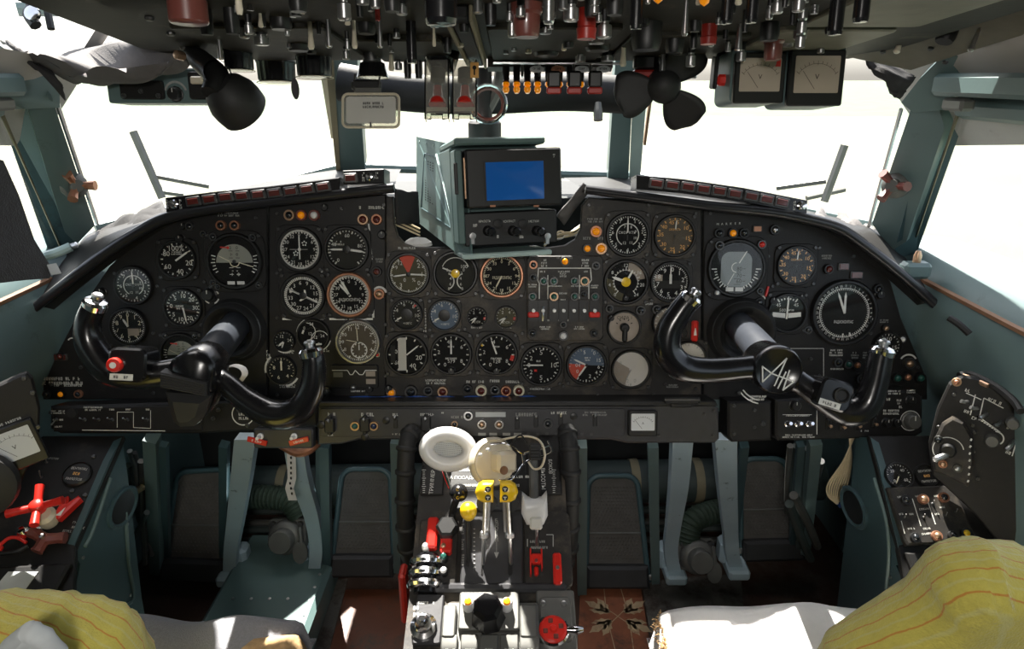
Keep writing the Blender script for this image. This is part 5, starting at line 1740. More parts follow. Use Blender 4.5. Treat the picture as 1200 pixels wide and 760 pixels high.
# right-hand boxes
B3 = obox('plain black box with curved notice under the emblem hub', ((853, 470), (905, 470), (905, 516), (858, 518), (853, 512)), 0.0)
letters(B3, [(888, 466, 26, 6, 2)], arcs=[(895, 440, 30, 190, 235, 1.5), (895, 440, 34, 190, 235, 1.5)], frame=TF, z=0.0008)
for px, py in ((860, 475), (884, 480), (884, 500), (894, 496), (860, 508), (866, 460)):
    screw(B3, *TF.uv(px, py), 0.0035 if px != 894 else 0.005)
B4 = obox('black switch box with three chrome switches and dial knob under the emblem yoke', ((908, 468), (1072, 456), (1080, 462), (1080, 506), (1072, 511), (912, 516), (908, 510)), 0.004)
for px in (921, 933, 946):
    x, y = TF.uv(px, 496)
    MB('chrome').lathe([(0.006, 0), (0.006, 0.004), (0.004, 0.006), (0.005, 0.016), (0.003, 0.020), (0, 0.020)], 14, Matrix.Rotation(R(-15), 4, 'X')).build('switch', B4, M=T(x, y, 0.004))
for px, py in ((969, 496), (985, 497), (1003, 496), (1022, 494)):
    MB('blk').box((0, 0, 0.003), (0.009, 0.02, 0.006), 0.002).build('switch', B4, M=T(*TF.uv(px, py), 0.004))
    MB('brass').lathe([(0.002, 0), (0.003, 0.008), (0, 0.009)], 8).build('switch', B4, M=T(*TF.uv(px, py + 1), 0.010))
knob(B4, *TF.uv(1065, 492), 9 * SC, 'dullmetal', 0.004)
knob(B4, *TF.uv(930, 474), 6 * SC, 'blk', 0.004)
knob(B4, *TF.uv(1065, 468), 5 * SC, 'blk', 0.004)
knob(B4, *TF.uv(1037, 494), 5 * SC, 'blk', 0.004)
knob(B4, *TF.uv(1048, 494), 5 * SC, 'blk', 0.004)
letters(B4, [(934, 486, 36, 2), (935, 510, 40, 4, 2), (1012, 504, 10, 2), (1046, 459, 20, 5, 2), (1066, 458, 12, 4, 2), (1042, 467, 12, 3), (1052, 470, 7, 6, 2), (1043, 482, 22, 6, 2), (1040, 476, 4, 3), (1054, 476, 4, 3)], lines=[(916, 485, 950, 485, 0.6), (956, 480, 956, 508, 0.8)], arcs=[(1065, 492, 12, 0, 360, 0.8)], frame=TF, z=0.0046)

# ------------------------------------------------------------------ overhead switch panel
oa, ob_ = at(600, 68, 1.08), at(600, -40, 0.55)
OF = Fr(oa, (1, 0, 0), ob_ - oa)           # u right, v towards the viewer, n down
OV = thing('overhead_panel', 'worn olive black overhead panel crowded with knobs and switches', 'panel', OF.m)
def ouv(px, py, h=0):
    return OF.uv(px, py, h)
fx0, fx1 = ouv(232, 70)[0], ouv(985, 72)[0]
out = [(fx0, -0.012), (fx1, -0.012), (fx1 + 0.02, 0.10), (fx1 - 0.02, 0.75), (fx0 + 0.06, 0.75), (fx0 - 0.03, 0.10)]
MB('overhead').prism(out, -0.03, 0.0, 0.003).build('plate', OV, ang=20)
# raised sub-plates and the central trough
for x0, x1, y0, y1, z in ((-0.40, -0.22, 0.02, 0.30, 0.006), (-0.20, -0.09, 0.015, 0.22, 0.008), (-0.03, 0.13, 0.02, 0.30, 0.007), (0.15, 0.30, 0.015, 0.24, 0.006), (0.32, 0.46, 0.03, 0.28, 0.006), (0.33, 0.47, 0.30, 0.52, 0.005)):
    MB('khaki' if x0 > 0.3 else 'overhead').prism(rrect(x0, y0, x1, y1, 0.01, 3), 0, z, 0.002).build('sub_plate', OV, ang=25)
b = MB('rubber').box((-0.055, 0.2, 0.006), (0.020, 0.40, 0.012), 0.002)
b.use('darkbeige').box((-0.068, 0.2, 0.008), (0.004, 0.40, 0.016), 0.001).box((-0.042, 0.2, 0.008), (0.004, 0.40, 0.016), 0.001)
b.build('cable_trough', OV)
def hangmesh(kind):
    P = {
        'rib': ('blkgloss', [(1.06, 0), (1.06, 0.10), (1.0, 0.16), (0.97, 0.86), (0.9, 0.98), (0.6, 1.0), (0, 1.0)], 32, -0.07, 8),
        'cone': ('blkgloss', [(0.55, 0), (0.6, 0.35), (0.8, 0.42), (1.0, 0.92), (1.04, 1.0), (0, 1.0)], 20, 0, 0),
        'cup': ('blkgloss', [(1.05, 0), (1.0, 0.3), (0.72, 0.94), (0.66, 1.0), (0, 1.0)], 24, 0, 0),
        'tall': ('blkgloss', [(1.0, 0), (1.0, 0.92), (0.9, 1.0), (0, 1.0)], 20, -0.05, 6),
        'disc': ('maroon', [(0.5, 0), (0.5, 0.4), (1.0, 0.45), (1.0, 0.95), (0.92, 1.0), (0, 1.0)], 28, 0, 0),
        'redcap': ('maroon', [(1.1, 0), (1.1, 0.25), (0.95, 0.35), (0.9, 0.9), (0.8, 1.0), (0, 1.0)], 20, 0, 0),
        'darkred': ('redworn', [(0.9, 0), (0.9, 0.6), (1.0, 0.65), (0.9, 1.0), (0, 1.0)], 14, 0, 0),
        'steel': ('steel', [(0.6, 0), (0.6, 0.5), (1.0, 0.55), (1.0, 0.95), (0.85, 1.0), (0, 1.0)], 14, 0, 0),
        'knurl': ('steel', [(1.0, 0), (1.0, 0.25), (0.8, 0.3), (1.0, 0.35), (1.0, 0.6), (0.8, 0.65), (1.0, 0.7), (1.0, 0.95), (0, 1.0)], 16, 0, 0),
        'togw': ('creamplastic', [(0.6, 0), (0.7, 0.5), (1.0, 0.9), (0.7, 1.0), (0, 1.0)], 10, 0, 0),
        'togs': ('steel', [(0.5, 0), (0.8, 0.6), (1.0, 0.95), (0.7, 1.0), (0, 1.0)], 10, 0, 0),
        'short': ('blk', [(1.0, 0), (1.0, 0.7), (0.85, 1.0), (0, 1.0)], 18, -0.05, 6),
        'lampo': ('orange', [(0.9, 0), (0.9, 0.5), (0.6, 0.85), (0, 1.0)], 16, 0, 0),
    }[kind]
    def f():
        b = MB(P[0])
        if kind == 'cone':
            b.use('steel').lathe(P[1][:3], P[2])
            b.use('blkgloss').lathe(P[1][2:], P[2])
        else:
            b.lathe(P[1], P[2], None, P[3], P[4])
        if kind in ('rib', 'cone'):
            b.use('cream').lathe([(1.03, 0.985), (1.03, 1.01), (0.97, 1.01)], 24)
        if kind == 'steel':
            b.use('blk').lathe([(0.8, 0), (0.8, 0.4), (0.5, 0.42)], 12)
        return b.mesh(kind, 40)
    return shared(('hang', kind), f)
NM = {'rib': 'ribbed_knob', 'cone': 'conical_knob', 'cup': 'cup_knob', 'tall': 'cylinder_knob', 'disc': 'disc_knob', 'redcap': 'red_cap', 'darkred': 'red_cap', 'steel': 'steel_button', 'knurl': 'knurled_button', 'togw': 'toggle_lever', 'togs': 'toggle_lever', 'short': 'knob', 'lampo': 'indicator_lamp'}
def hang(px, ytip, wpx, L, kind):
    D = OF.depth(px, ytip, L)
    if not 0.42 < D < 1.12:
        D = max(0.45, min(1.06, D if D > 0 else 1.06))
    p = OF.i @ at(px, ytip, D)
    r = wpx / 2 * D / F
    o = link(NM[kind], hangmesh(kind), OV, Matrix.Translation((p.x, p.y, 0)) @ Matrix.Diagonal((r, r, max(p.z, 0.006), 1)))
    return o
rr_ = random.Random(5)
for k in range(90):
    x = rr_.uniform(240, 980)
    if 545 < x < 575:
        continue
    kd = rr_.choice(['steel', 'short', 'short', 'togs', 'togw', 'steel', 'knurl', 'darkred' if k % 9 == 0 else 'short'])
    hang(x, rr_.uniform(-4, 66), rr_.uniform(5, 15) * (0.6 if kd[:3] == 'tog' else 1), rr_.uniform(0.006, 0.022), kd)
for q in [
    (222, 28, 44, 0.035, 'disc'), (281, 17, 9, 0.04, 'togw'), (273, 40, 18, 0.025, 'short'), (243, 41, 16, 0.025, 'short'), (281, 83, 34, 0.030, 'rib'), (325, 97, 45, 0.035, 'rib'), (369, 91, 42, 0.035, 'rib'), (437, 91, 36, 0.035, 'cone'),
    (259, 70, 7, 0.03, 'togs'), (365, 58, 8, 0.03, 'togw'), (386, 56, 8, 0.03, 'togs'), (416, 57, 7, 0.03, 'togw'), (446, 56, 7, 0.03, 'togs'), (459, 83, 7, 0.03, 'togw'), (406, 70, 9, 0.022, 'steel'), (307, 53, 17, 0.02, 'steel'), (404, 24, 16, 0.03, 'steel'), (292, 40, 10, 0.02, 'steel'), (467, 82, 9, 0.022, 'steel'),
    (517, 29, 38, 0.05, 'tall'), (483, 74, 12, 0.045, 'tall'), (518, 86, 40, 0.030, 'cup'), (544, 38, 13, 0.02, 'short'), (600, 44, 10, 0.03, 'steel'), (478, 92, 9, 0.02, 'short'), (491, 92, 9, 0.02, 'short'), (350, 60, 26, 0.014, 'short'), (430, 40, 22, 0.012, 'short'), (330, 35, 26, 0.012, 'short'),
    (617, 44, 34, 0.032, 'redcap'), (687, 46, 24, 0.030, 'darkred'), (643, 28, 13, 0.04, 'steel'), (669, 25, 18, 0.025, 'steel'), (708, 45, 17, 0.028, 'steel'), (745, 34, 15, 0.04, 'tall'), (757, 59, 36, 0.030, 'short'), (771, 5, 18, 0.02, 'lampo'), (825, 8, 18, 0.02, 'lampo'), (802, 42, 8, 0.035, 'togs'), (851, 28, 14, 0.03, 'tall'), (880, 27, 14, 0.035, 'tall'), (865, 60, 9, 0.03, 'togs'), (712, 72, 16, 0.014, 'steel'), (680, 73, 12, 0.018, 'steel'), (640, 66, 30, 0.012, 'short'), (700, 60, 30, 0.012, 'short'),
    (809, 78, 12, 0.03, 'steel'), (811, 92, 11, 0.03, 'steel'), (843, 87, 12, 0.03, 'steel'), (868, 72, 11, 0.025, 'steel'), (905, 71, 22, 0.030, 'redcap'), (937, 58, 11, 0.040, 'knurl'), (901, 48, 22, 0.02, 'short'), (978, 41, 17, 0.040, 'tall'), (1008, 26, 18, 0.04, 'tall'), (935, 14, 14, 0.02, 'steel'), (910, 16, 14, 0.02, 'steel'), (660, 12, 12, 0.02, 'togs'), (720, 18, 20, 0.02, 'short'), (560, 16, 12, 0.02, 'togs'), (460, 14, 20, 0.02, 'short'), (350, 14, 22, 0.02, 'short'), (790, 62, 22, 0.022, 'short'), (830, 52, 20, 0.022, 'darkred'), (776, 84, 8, 0.03, 'togs'), (730, 78, 8, 0.03, 'togw'), (575, 30, 14, 0.02, 'short')]:
    hang(*q)
# front comb of switches with orange tips
def front(px, ytop, ybot, wpx, D, mt, name, par, prof=None):
    a, c = at(px, ytop, D), at(px, ybot, D)
    b = MB(mt).tube([a - oa_, c - oa_], wpx / 2 * D / F, 10, 1)
    return b.build(name, par)
FC = thing('switch_comb', 'row of black toggle levers with orange and red tips under the overhead', 'switches', at(640, 85, 1.06))
oa_ = at(640, 85, 1.06)
b = MB('panelb')
slab(b, [p - oa_ for p in PX((572, 72, 1.08), (716, 74, 1.08), (716, 84, 1.08), (572, 84, 1.08))], 0.02, False)
b.use('steel').tube([p - oa_ for p in PX((578, 73.5, 1.055), (730, 74.5, 1.055))], 0.002, 6, 1)
b.build('mounting_strip', FC)
for k, px in enumerate((593, 605.5, 618, 630, 643, 655.5, 668, 680.5)):
    s = oa_
    b = MB('blk').tube([at(px, 80, 1.06) - s, at(px, 97, 1.045) - s], [0.0058, 0.0052], 10, 1)
    b.build('lever', FC)
    b = MB('orange').lathe([(0.0054, 0), (0.0056, 0.004), (0.003, 0.007), (0, 0.007)], 10, axis(at(px, 97, 1.045) - s, UP * -1))
    b.build('lever_tip', FC)
    if k < 4:
        MB('orange').lathe([(0.0052, 0), (0.0052, 0.004), (0.003, 0.008), (0, 0.008)], 10, axis(at(px, 103, 1.04) - s, UP * -1)).build('lever_tip', FC)
for px, w in ((649, 17), (673, 17), (697, 17)):
    p = at(px, 106, 1.03) - oa_
    MB('redworn').box(p, (w * 0.0013, 0.012, 0.010), 0.002).build('red_guard', FC)
    MB('blk').box(p + Vector((0, 0, 0.016)), (w * 0.0012, 0.012, 0.024), 0.003).build('lever_block', FC)
for px, py, mt in ((629, 81, 'paper'), (654, 81, 'copper'), (682, 81, 'paper'), (707, 81, 'paper')):
    b = MB(mt).lathe([(0.011, 0), (0.0105, 0.001), (0, 0.0012)], 18, Matrix.Diagonal((1, 0.5, 1, 1)))
    b.use('face').scrib(0, 0, 0.0016, 0.014, 0.003, 1)
    b.build('tally_disc', FC, M=axis(at(px, py, 1.04) - oa_, -FW, (1, 0, 0)))
for px in (612, 632, 652, 672, 692):
    MB('steel').tube([at(px, 76, 1.05) - oa_, at(px, 90, 1.045) - oa_], 0.0022, 8, 1).build('pin', FC)
# right-hand hanging guards
for x0, x1 in ((741, 768), (770, 799)):
    p = at((x0 + x1) / 2, 83, 1.03)
    t = thing('guard_cover', 'red worn flip guard on black switch block above the fan', 'switch guard', p, 'red flip guards above the fan')
    MB('blk').box((0, 0, 0.012), (0.033, 0.02, 0.022), 0.004).build('block', t)
    MB('redworn').box((0, 0, -0.004), (0.034, 0.022, 0.011), 0.003).build('guard', t)
p = at(846, 92, 1.0)
t = thing('guard_cover', 'red flip guard on a black tab beside the twin voltmeters', 'switch guard', p)
MB('red').box((0.006, 0, -0.002), (0.030, 0.02, 0.016), 0.004).build('guard', t)
MB('blk').box((-0.012, 0, 0.008), (0.006, 0.022, 0.045), 0.002).build('tab', t)
# two clear guarded red buttons
for px, hh in ((513, 0), (545, 1)):
    s = 1.0 / F
    p = at(px, 108, 1.0)
    t = thing('guarded_button', 'clear flap guard over red button ' + ('beside the orange tag' if hh else 'nearer the clear placard'), 'button', axis(p, -FW, (1, 0, 0)))
    w, h2 = 27 * s, 68 * s
    b = MB('clearcover').box((0, 0, 0.012), (w, h2, 0.0015))
    b.box((-w / 2, 0, 0.003), (0.0015, h2, 0.018)).box((w / 2, 0, 0.003), (0.0015, h2, 0.018))
    b.build('clear_flap', t)
    b = MB('blk').tube([(-w / 2, h2 / 2, 0.013), (-w / 2, -h2 / 2, 0.013), (-w / 4, -h2 / 2 - 0.001, 0.013), (-w / 4, -h2 / 2 + 0.006, 0.013), (w / 4, -h2 / 2 + 0.006, 0.013), (w / 4, -h2 / 2 - 0.001, 0.013), (w / 2, -h2 / 2, 0.013), (w / 2, h2 / 2, 0.013)], 0.0012, 6, 1)
    b.build('flap_edge', t)
    M = axis((0, 0.022, -0.002), (0, -1, 0.15))
    b = MB('dullmetal').lathe([(0.011, -0.012), (0.011, 0.006), (0.006, 0.010), (0.006, 0.016)], 16, M)
    b.build('button_stem', t)
    MB('red').lathe([(0.006, 0.014), (0.0075, 0.03), (0.012, 0.036), (0.013, 0.042), (0, 0.043)], 16, M).build('red_button', t)
    MB('white').box((0, -h2 * 0.33, 0.010), (w * 0.9, 0.006, 0.0008)).build('name_strip', t)
# orange tag
b = MB('orangeprint').box((0, 0, 0), (0.012, 0.022, 0.002), 0.0006)
b.use('blk').lathe([(0.003, 0.0), (0.003, 0.0015), (0, 0.0015)], 10, Matrix.Translation((0, 0.003, 0))).box((0, -0.003, 0.001), (0.002, 0.009, 0.0012))
tag(b.build('keyhole_tag', M=axis(at(556, 82, 0.97), -FW, (1, 0, 0))), 'small orange keyhole tag hanging from the overhead trough', 'tag')
# clear placard
t = thing('placard', 'clear plastic placard with rounded corners clipped under the overhead', 'placard', axis(at(435, 130, 1.02), -FW, (1, 0, 0)))
s = 1.02 / F
MB('clearcover').prism(rrect(-34 * s, -20 * s, 34 * s, 20 * s, 0.008, 4), -0.002, 0.002, 0.001).build('pane', t)
P = [(x, y, 0.002) for x, y in rrect(-33 * s, -19.5 * s, 33 * s, 19.5 * s, 0.008, 4)]
MB('creamplastic').tube(P + P[:1], 0.002, 6, 1).build('rim', t)
b = MB('clearplastic').prism(rrect(-29 * s, -15 * s, 29 * s, 16 * s, 0.004, 3), 0.002, 0.0026)
b.use('face').scrib(0.004, 0.008, 0.003, 0.040, 0.009, 2)
b.build('print_card', t)
b = MB('dullmetal').box((-0.005, 24 * s, 0), (0.040, 0.010, 0.006), 0.002)
b.tube([(-0.025, 44 * s, -0.004), (-0.025, 24 * s, 0.002)], 0.0015, 6, 1).tube([(0.012, 44 * s, -0.004), (0.012, 24 * s, 0.002)], 0.0015, 6, 1)
b.use('rubber').box((-0.008, 31 * s, -0.004), (0.045, 0.016, 0.012), 0.004)
b.build('clip', t)
b = MB('steel').tube([(0, -20 * s, 0.003), (0, -14 * s, 0.003)], 0.0016, 6, 1)
b.build('catch', t)

# teal voltmeters hanging right of the overhead
for px, py, w, h, lb in ((888, 92, 60, 56, 'teal cased voltmeter with beige dial next to the red flip guard'), (954, 92, 66, 62, 'teal cased voltmeter with beige dial at the outer end of the pair')):
    D = 0.97
    s = D / F
    VF = Fr(at(px, py, D), (1, 0.04, 0), (0, 0.12, 1))
    t = thing('voltmeter', lb, 'voltmeter', VF.m)
    MB('teal').prism(rrect(-w * s * 0.52, -h * s * 0.5, w * s * 0.56 if px > 900 else w * s * .5, h * s * 0.62, 0.010, 4), -0.07, -0.002, 0.003).build('case', t)
    o = meter(t, VF, px, py, w, h, 0.0, 'meterface', 'blk', 0.008)
    if px > 900:
        MB('tealedge').tube([(0.0, h * s * 0.55, 0.0), (0.002, h * s * 0.62, 0.012), (0.003, h * s * 0.72, 0.016)], 0.006, 8, 4).build('wing_screw', t)
        b = MB('blk')
        b.text('СУХО КВАНТ', w * s * 0.5, 0, 0.0006, 0.006, rot=-pi / 2, wmax=0.05)
    else:
        MB('red').prism([(w * s * 0.28, h * s * 0.22), (w * s * 0.38, h * s * 0.22), (w * s * 0.38, h * s * 0.36), (w * s * 0.32, h * s * 0.36)], 0.0086, 0.0092).build('red_mark', t)
# teal box on the other side
BF2 = Fr(at(185, 103, 1.12), (1, -0.03, 0), (0, 0.1, 1))
t = thing('control_box', 'teal control box with black cover plates and one knob under the draped cloth', 'box', BF2.m)
s = 1.12 / F
MB('teal').prism(rrect(-61 * s, -17 * s, 62 * s, 22 * s, 0.004, 3), -0.06, 0, 0.002).build('case', t)
MB('panel').prism(rrect(-44 * s, -13 * s, 8 * s, 8 * s, 0.005, 3), 0, 0.006, 0.002).build('cover_plate', t)
MB('panel').prism(rrect(38 * s, -13 * s, 62 * s, 18 * s, 0.005, 3), 0, 0.006, 0.002).build('cover_plate', t)
for x, y in ((-39, -9), (-18, -4), (2, -9)):
    screw(t, x * s, y * s, 0.004, 0.006)
knob(t, 21 * s, -7 * s, 8 * s, 'blk')
MB('creamplastic').box((50 * s, 8 * s, 0.008), (0.02, 0.012, 0.008), 0.002).build('switch', t)
b = MB('printdim')
arc(b, 21 * s, -6 * s, 14 * s, -75, 75, 2.5 * s, 0.0006)
b.build('lettering', t, ang=0)
# round black lamp on a jointed bracket
LO = at(275, 118, 0.98)
t = thing('cockpit_lamp', 'black round-headed cockpit lamp on a jointed bracket', 'lamp', LO)
r = 31 * 0.98 / F
M = axis((0, 0, 0), Vector((0.35, 0.7, -0.75)))
MB('rubber').lathe([(0, -r * 1.0), (r * .45, -r * .9), (r * .8, -r * .6), (r * .98, -r * .15), (r, r * .2), (r * .97, r * .55), (r * .9, r * .62), (r * .8, r * .5), (0, r * .45)], 28, M).build('lamp_head', t, ang=50)
b = MB('blk')
b.tube([Vector((-0.02, -0.03, 0.01)), at(254, 90, 0.96) - LO, at(232, 68, 0.97) - LO, at(216, 50, 0.98) - LO], [0.014, 0.018, 0.015, 0.006], 12, 4)
b.lathe([(0.017, -0.014), (0.017, 0.014)], 16, axis(at(255, 85, 0.95) - LO, (0.3, -1, 0)))
b.build('bracket', t, ang=50)
b = MB('brass').lathe([(0.006, 0), (0.006, 0.012), (0, 0.014)], 10, axis(at(215, 66, 0.95) - LO, (-0.5, -1, 0.2)))
b.build('pivot_screw', t)
# fan with three soft blades
FO = at(778, 100, 1.02)
t = thing('cockpit_fan', 'black cockpit fan with three soft rubber blades', 'fan', axis(FO, Vector((-0.1, -1, -0.25)), (1, 0, 0)))
s = 1.02 / F
def blade(ang, lx, wx):
    v = []
    n, m_ = 14, 6
    for i in range(n + 1):
        a = i / n
        for j in range(m_ + 1):
            c = (j / m_ - 0.5) * 2
            wid = wx * math.sqrt(max(0.0, 1 - (2 * a - 1.05) ** 2 * 0.82)) * (0.45 + 0.75 * a) if a < 1 else wx * 0.35
            x = 0.012 + lx * a - 0.004 * c * c
            y = wid * c
            z = 0.012 * c * a + 0.004
            v.append((x * cos(ang) - y * sin(ang), x * sin(ang) + y * cos(ang), z))
    f = [(i * (m_ + 1) + j, i * (m_ + 1) + j + 1, (i + 1) * (m_ + 1) + j + 1, (i + 1) * (m_ + 1) + j) for i in range(n) for j in range(m_)]
    o = MB('rubber').add(v, f).build('blade', t, ang=80)
    md = o.modifiers.new('thick', 'SOLIDIFY')
    md.thickness = 0.002
for a, lx, wx in ((R(195), 0.062, 0.036), (R(-48), 0.064, 0.034), (R(55), 0.060, 0.034)):
    blade(a, lx, wx)
MB('rubber').lathe([(0.024, -0.02), (0.025, 0.0), (0.024, 0.012), (0.017, 0.024), (0.006, 0.028), (0, 0.028)], 24).build('hub', t, ang=50)
MB('blk').tube([(0, 0, -0.015), (0, 0.02, -0.05), (0, 0.05, -0.06)], 0.02, 12, 4).build('motor', t)
# small black tag
b = MB('rubber').lathe([(0.012, -0.002), (0.012, 0.002), (0, 0.002)], 16, Matrix.Diagonal((0.5, 1.3, 1, 1)))
tag(b.build('rubber_tag', M=axis(at(346, 104, 1.05), Vector((0.3, -1, 0)), (1, 0, 0))), 'small black oval rubber tag hanging below the ribbed knobs', 'tag')

# khaki wing of the overhead on the co-pilot's side, with its own switches
P3 = PX((968, 62, 1.07), (1068, 83, 1.03), (1206, 40, 0.84))
wfr = Fr(P3[1], P3[1] - P3[0], P3[1] - P3[2])
if wfr.n.z > 0:
    wfr = Fr(P3[1], P3[1] - P3[0], P3[2] - P3[1])
WG = [(968, 62), (1068, 83), (1130, 63), (1206, 40), (1206, 4), (1100, 4), (985, 8)]
Pw = [wfr.w(*q) for q in WG]
t = thing('overhead_panel', 'scuffed khaki side wing of the overhead panel with few switches', 'panel', wfr.m)
b = MB('khaki')
b.prism([(wfr.i @ p).to_2d() for p in Pw], -0.012, 0.0, 0.002)
b.build('plate', t, ang=20)
for px, ytip, w, L, kd in ((1061, 36, 9, 0.03, 'togw'), (1106, 49, 22, 0.02, 'short'), (1137, 60, 7, 0.03, 'togs'), (1026, 20, 12, 0.03, 'togs'), (1050, 62, 8, 0.02, 'togw'), (1124, 6, 16, 0.015, 'short'), (1106, 24, 18, 0.012, 'steel')):
    D = wfr.depth(px, ytip, L)
    if not 0.4 < D < 1.1:
        D = 0.85
    p = wfr.i @ at(px, ytip, D)
    rr = w / 2 * D / F
    link(NM[kd], hangmesh(kd), t, Matrix.Translation((p.x, p.y, 0)) @ Matrix.Diagonal((rr, rr, max(0.008, p.z), 1)))
for px, py in ((1016, 42), (1091, 56), (1108, 72), (1035, 60), (990, 62)):
    screw(t, *wfr.uv(px, py), 0.004)
# wing on the captain's side
wfr2 = OF
WL = [(242, 70), (236, 64), (188, 40), (150, 21), (115, 4), (104, -2), (250, -2)]
b = MB('overhead')
b.prism(OF.poly(WL), -0.012, 0.0, 0.002)
t = thing('overhead_panel', 'dark side wing of the overhead panel above the draped cloth', 'panel', wfr2.m)
b.build('plate', t, ang=20)
for px, py in ((200, 38), (175, 20), (215, 55)):
    screw(t, *wfr2.uv(px, py), 0.005)
# draped cloths by the roof lights
def drape(name, label, rows, mt, amp, n=26, th=0.003):
    P = [catmull(PX(*r_), 6) for r_ in rows]
    def res(Q):
        out = []
        for i in range(n + 1):
            t_ = i / n * (len(Q) - 1)
            k = min(int(t_), len(Q) - 2)
            out.append(Q[k].lerp(Q[k + 1], t_ - k))
        return out
    P = [res(q) for q in P]
    cols = [catmull([P[j][i] for j in range(len(P))], 5) for i in range(n + 1)]
    v = []
    m_ = len(cols[0])
    for i in range(n + 1):
        for j in range(m_):
            a, c = i / n, j / (m_ - 1)
            e = min(1, 5 * min(c, 1 - c) + 0.15)
            off = amp * e * (sin(11 * c + 7 * a + 1.8 * sin(5 * a)) + 0.45 * sin(23 * c - 9 * a) + 0.25 * sin(41 * c + 13 * a))
            v.append(cols[i][j] + Vector((0, -off, off * 0.7)))
    f = [(i * m_ + j, i * m_ + j + 1, (i + 1) * m_ + j + 1, (i + 1) * m_ + j) for i in range(n) for j in range(m_ - 1)]
    o = MB(mt).add(v, f).build(name, ang=80)
    md = o.modifiers.new('thick', 'SOLIDIFY')
    md.thickness = th
    return tag(o, label, 'curtain')
drape('curtain', 'grey cloth curtain bunched and draped below the bright roof light', [
    [(2, 50, 1.12), (60, 56, 1.36), (110, 46, 1.42), (150, 38, 1.40), (188, 38, 1.28)],  # far row stretched forward out of sight to block sun from the captain's seat
    [(22, 60, 1.05), (70, 72, 1.08), (120, 70, 1.10), (165, 58, 1.08), (200, 50, 1.05)],
    [(40, 72, 1.06), (85, 86, 1.05), (130, 88, 1.05), (175, 84, 1.04), (216, 66, 1.02)],
    [(52, 80, 1.08), (95, 94, 1.08), (140, 95, 1.08), (185, 90, 1.07), (222, 74, 1.05)]], 'curtain', 0.016)
drape('curtain', 'dark folded curtain wedge beside the twin voltmeters', [
    [(1010, 62, 1.06), (1040, 72, 1.06), (1072, 88, 1.06)],
    [(1020, 78, 1.05), (1044, 90, 1.05), (1070, 96, 1.06)],
    [(1036, 98, 1.06), (1050, 108, 1.06), (1062, 106, 1.07)],
    [(1048, 114, 1.08), (1054, 116, 1.08), (1058, 113, 1.08)]], 'curtaindk', 0.003, 12)
drape('curtain', 'dark rolled curtain tied beside the pillar with the bare copper latch', [
    [(8, 46, 1.04), (30, 62, 1.06), (60, 78, 1.08)],
    [(12, 52, 1.03), (36, 74, 1.05), (66, 90, 1.07)],
    [(24, 60, 1.04), (52, 90, 1.06), (74, 104, 1.08)],
    [(58, 92, 1.08), (68, 108, 1.09), (76, 118, 1.10)]], 'curtaindk', 0.003, 12)
b = MB('blk').tube(PX((36, -6, 0.95), (38, 10, 0.95), (34, 18, 0.95), (42, 30, 0.95)), 0.008, 8, 4)
b.use('chrome').lathe([(0.010, 0), (0.010, 0.006), (0, 0.008)], 14, axis(at(40, 17, 0.94), -FW))
b.use('blk').tube(PX((52, -6, 0.95), (56, 14, 0.95), (60, 34, 0.95)), 0.005, 8, 4)
tag(b.build('window_catch'), 'black window catch with chrome stud hanging before the roof light', 'catch')
# black velvet pad on the captain's side window
t_ = PX((-40, 178, 1.02), (4, 188, 1.05), (22, 228, 1.10), (40, 280, 1.16), (62, 316, 1.22), (58, 326, 1.20), (30, 328, 1.12), (-40, 336, 1.0)) + [Vector((-0.90, -0.05, 0.96)), Vector((-0.815, -0.05, 1.25)), Vector((-0.815, 0.7, 1.25))]  # unseen rear corners added to keep window reflections out of the dials
b = MB('velvet')
slab(b, t_, 0.03)
tag(b.build('window_pad', ang=20), 'black velvet pad hung over the side window', 'pad')
b = MB('tealedge').tube(PX((52, 300, 1.27), (66, 296, 1.28), (83, 289, 1.29)), 0.009, 10, 3)
b.use('steel').lathe([(0.006, 0), (0.006, 0.012), (0, 0.014)], 10, axis(at(83, 289, 1.29), (1, 0, 0.3)))
tag(b.build('crank_handle'), 'short pale teal handle at the foot of the copper latch pillar', 'handle')
b = MB('paper')
slab(b, PX((55, 310, 1.19), (66, 308, 1.20), (72, 320, 1.20), (60, 322, 1.19)), 0.003)
tag(b.build('tag'), 'scrap of white tag under the velvet pad', 'tag')
b = MB('teal').box((0, 0, 0), (0.05, 0.03, 0.03), 0.006)
b.use('brass').lathe([(0.007, 0.015), (0.007, 0.028), (0.004, 0.036), (0, 0.036)], 12)
tag(b.build('lock_stud', M=Matrix.Translation(at(1072, 316, 1.26))), 'teal lock bracket with brass stud on the sill under the dirty side window', 'bracket')
# wiper arms outside
for lab, arms in (('thin pale wiper arm resting outside beyond the velvet pad', [((156, 154, 1.75), (190, 232, 1.80)), ((176, 205, 1.80), (245, 218, 1.86)), ((186, 224, 1.84), (215, 228, 1.86))]),
                  ('thin pale wiper arm resting outside beyond the twin voltmeters', [((990, 170, 1.75), (966, 236, 1.80)), ((910, 220, 1.86), (968, 212, 1.80)), ((945, 232, 1.84), (990, 222, 1.84))])):
    t = thing('wiper', lab, 'wiper', at(*arms[0][1]))
    o = at(*arms[0][1])
    for k, (a, c) in enumerate(arms):
        MB('dullmetal').tube([at(*a) - o, at(*c) - o], 0.011 if k == 0 else 0.007, 6, 1).build('arm' if k == 0 else 'link', t)
# added fill lamp with a made-up fixture, unseen behind the seats
t = thing('fill_lamp', 'added round white fill lamp on the ceiling behind the seats', 'lamp', Vector((XC, -0.35, 1.50)))
MB('whiteplastic').lathe([(0.09, 0.04), (0.09, 0.0), (0.08, -0.02), (0, -0.03)], 24).build('dome', t)

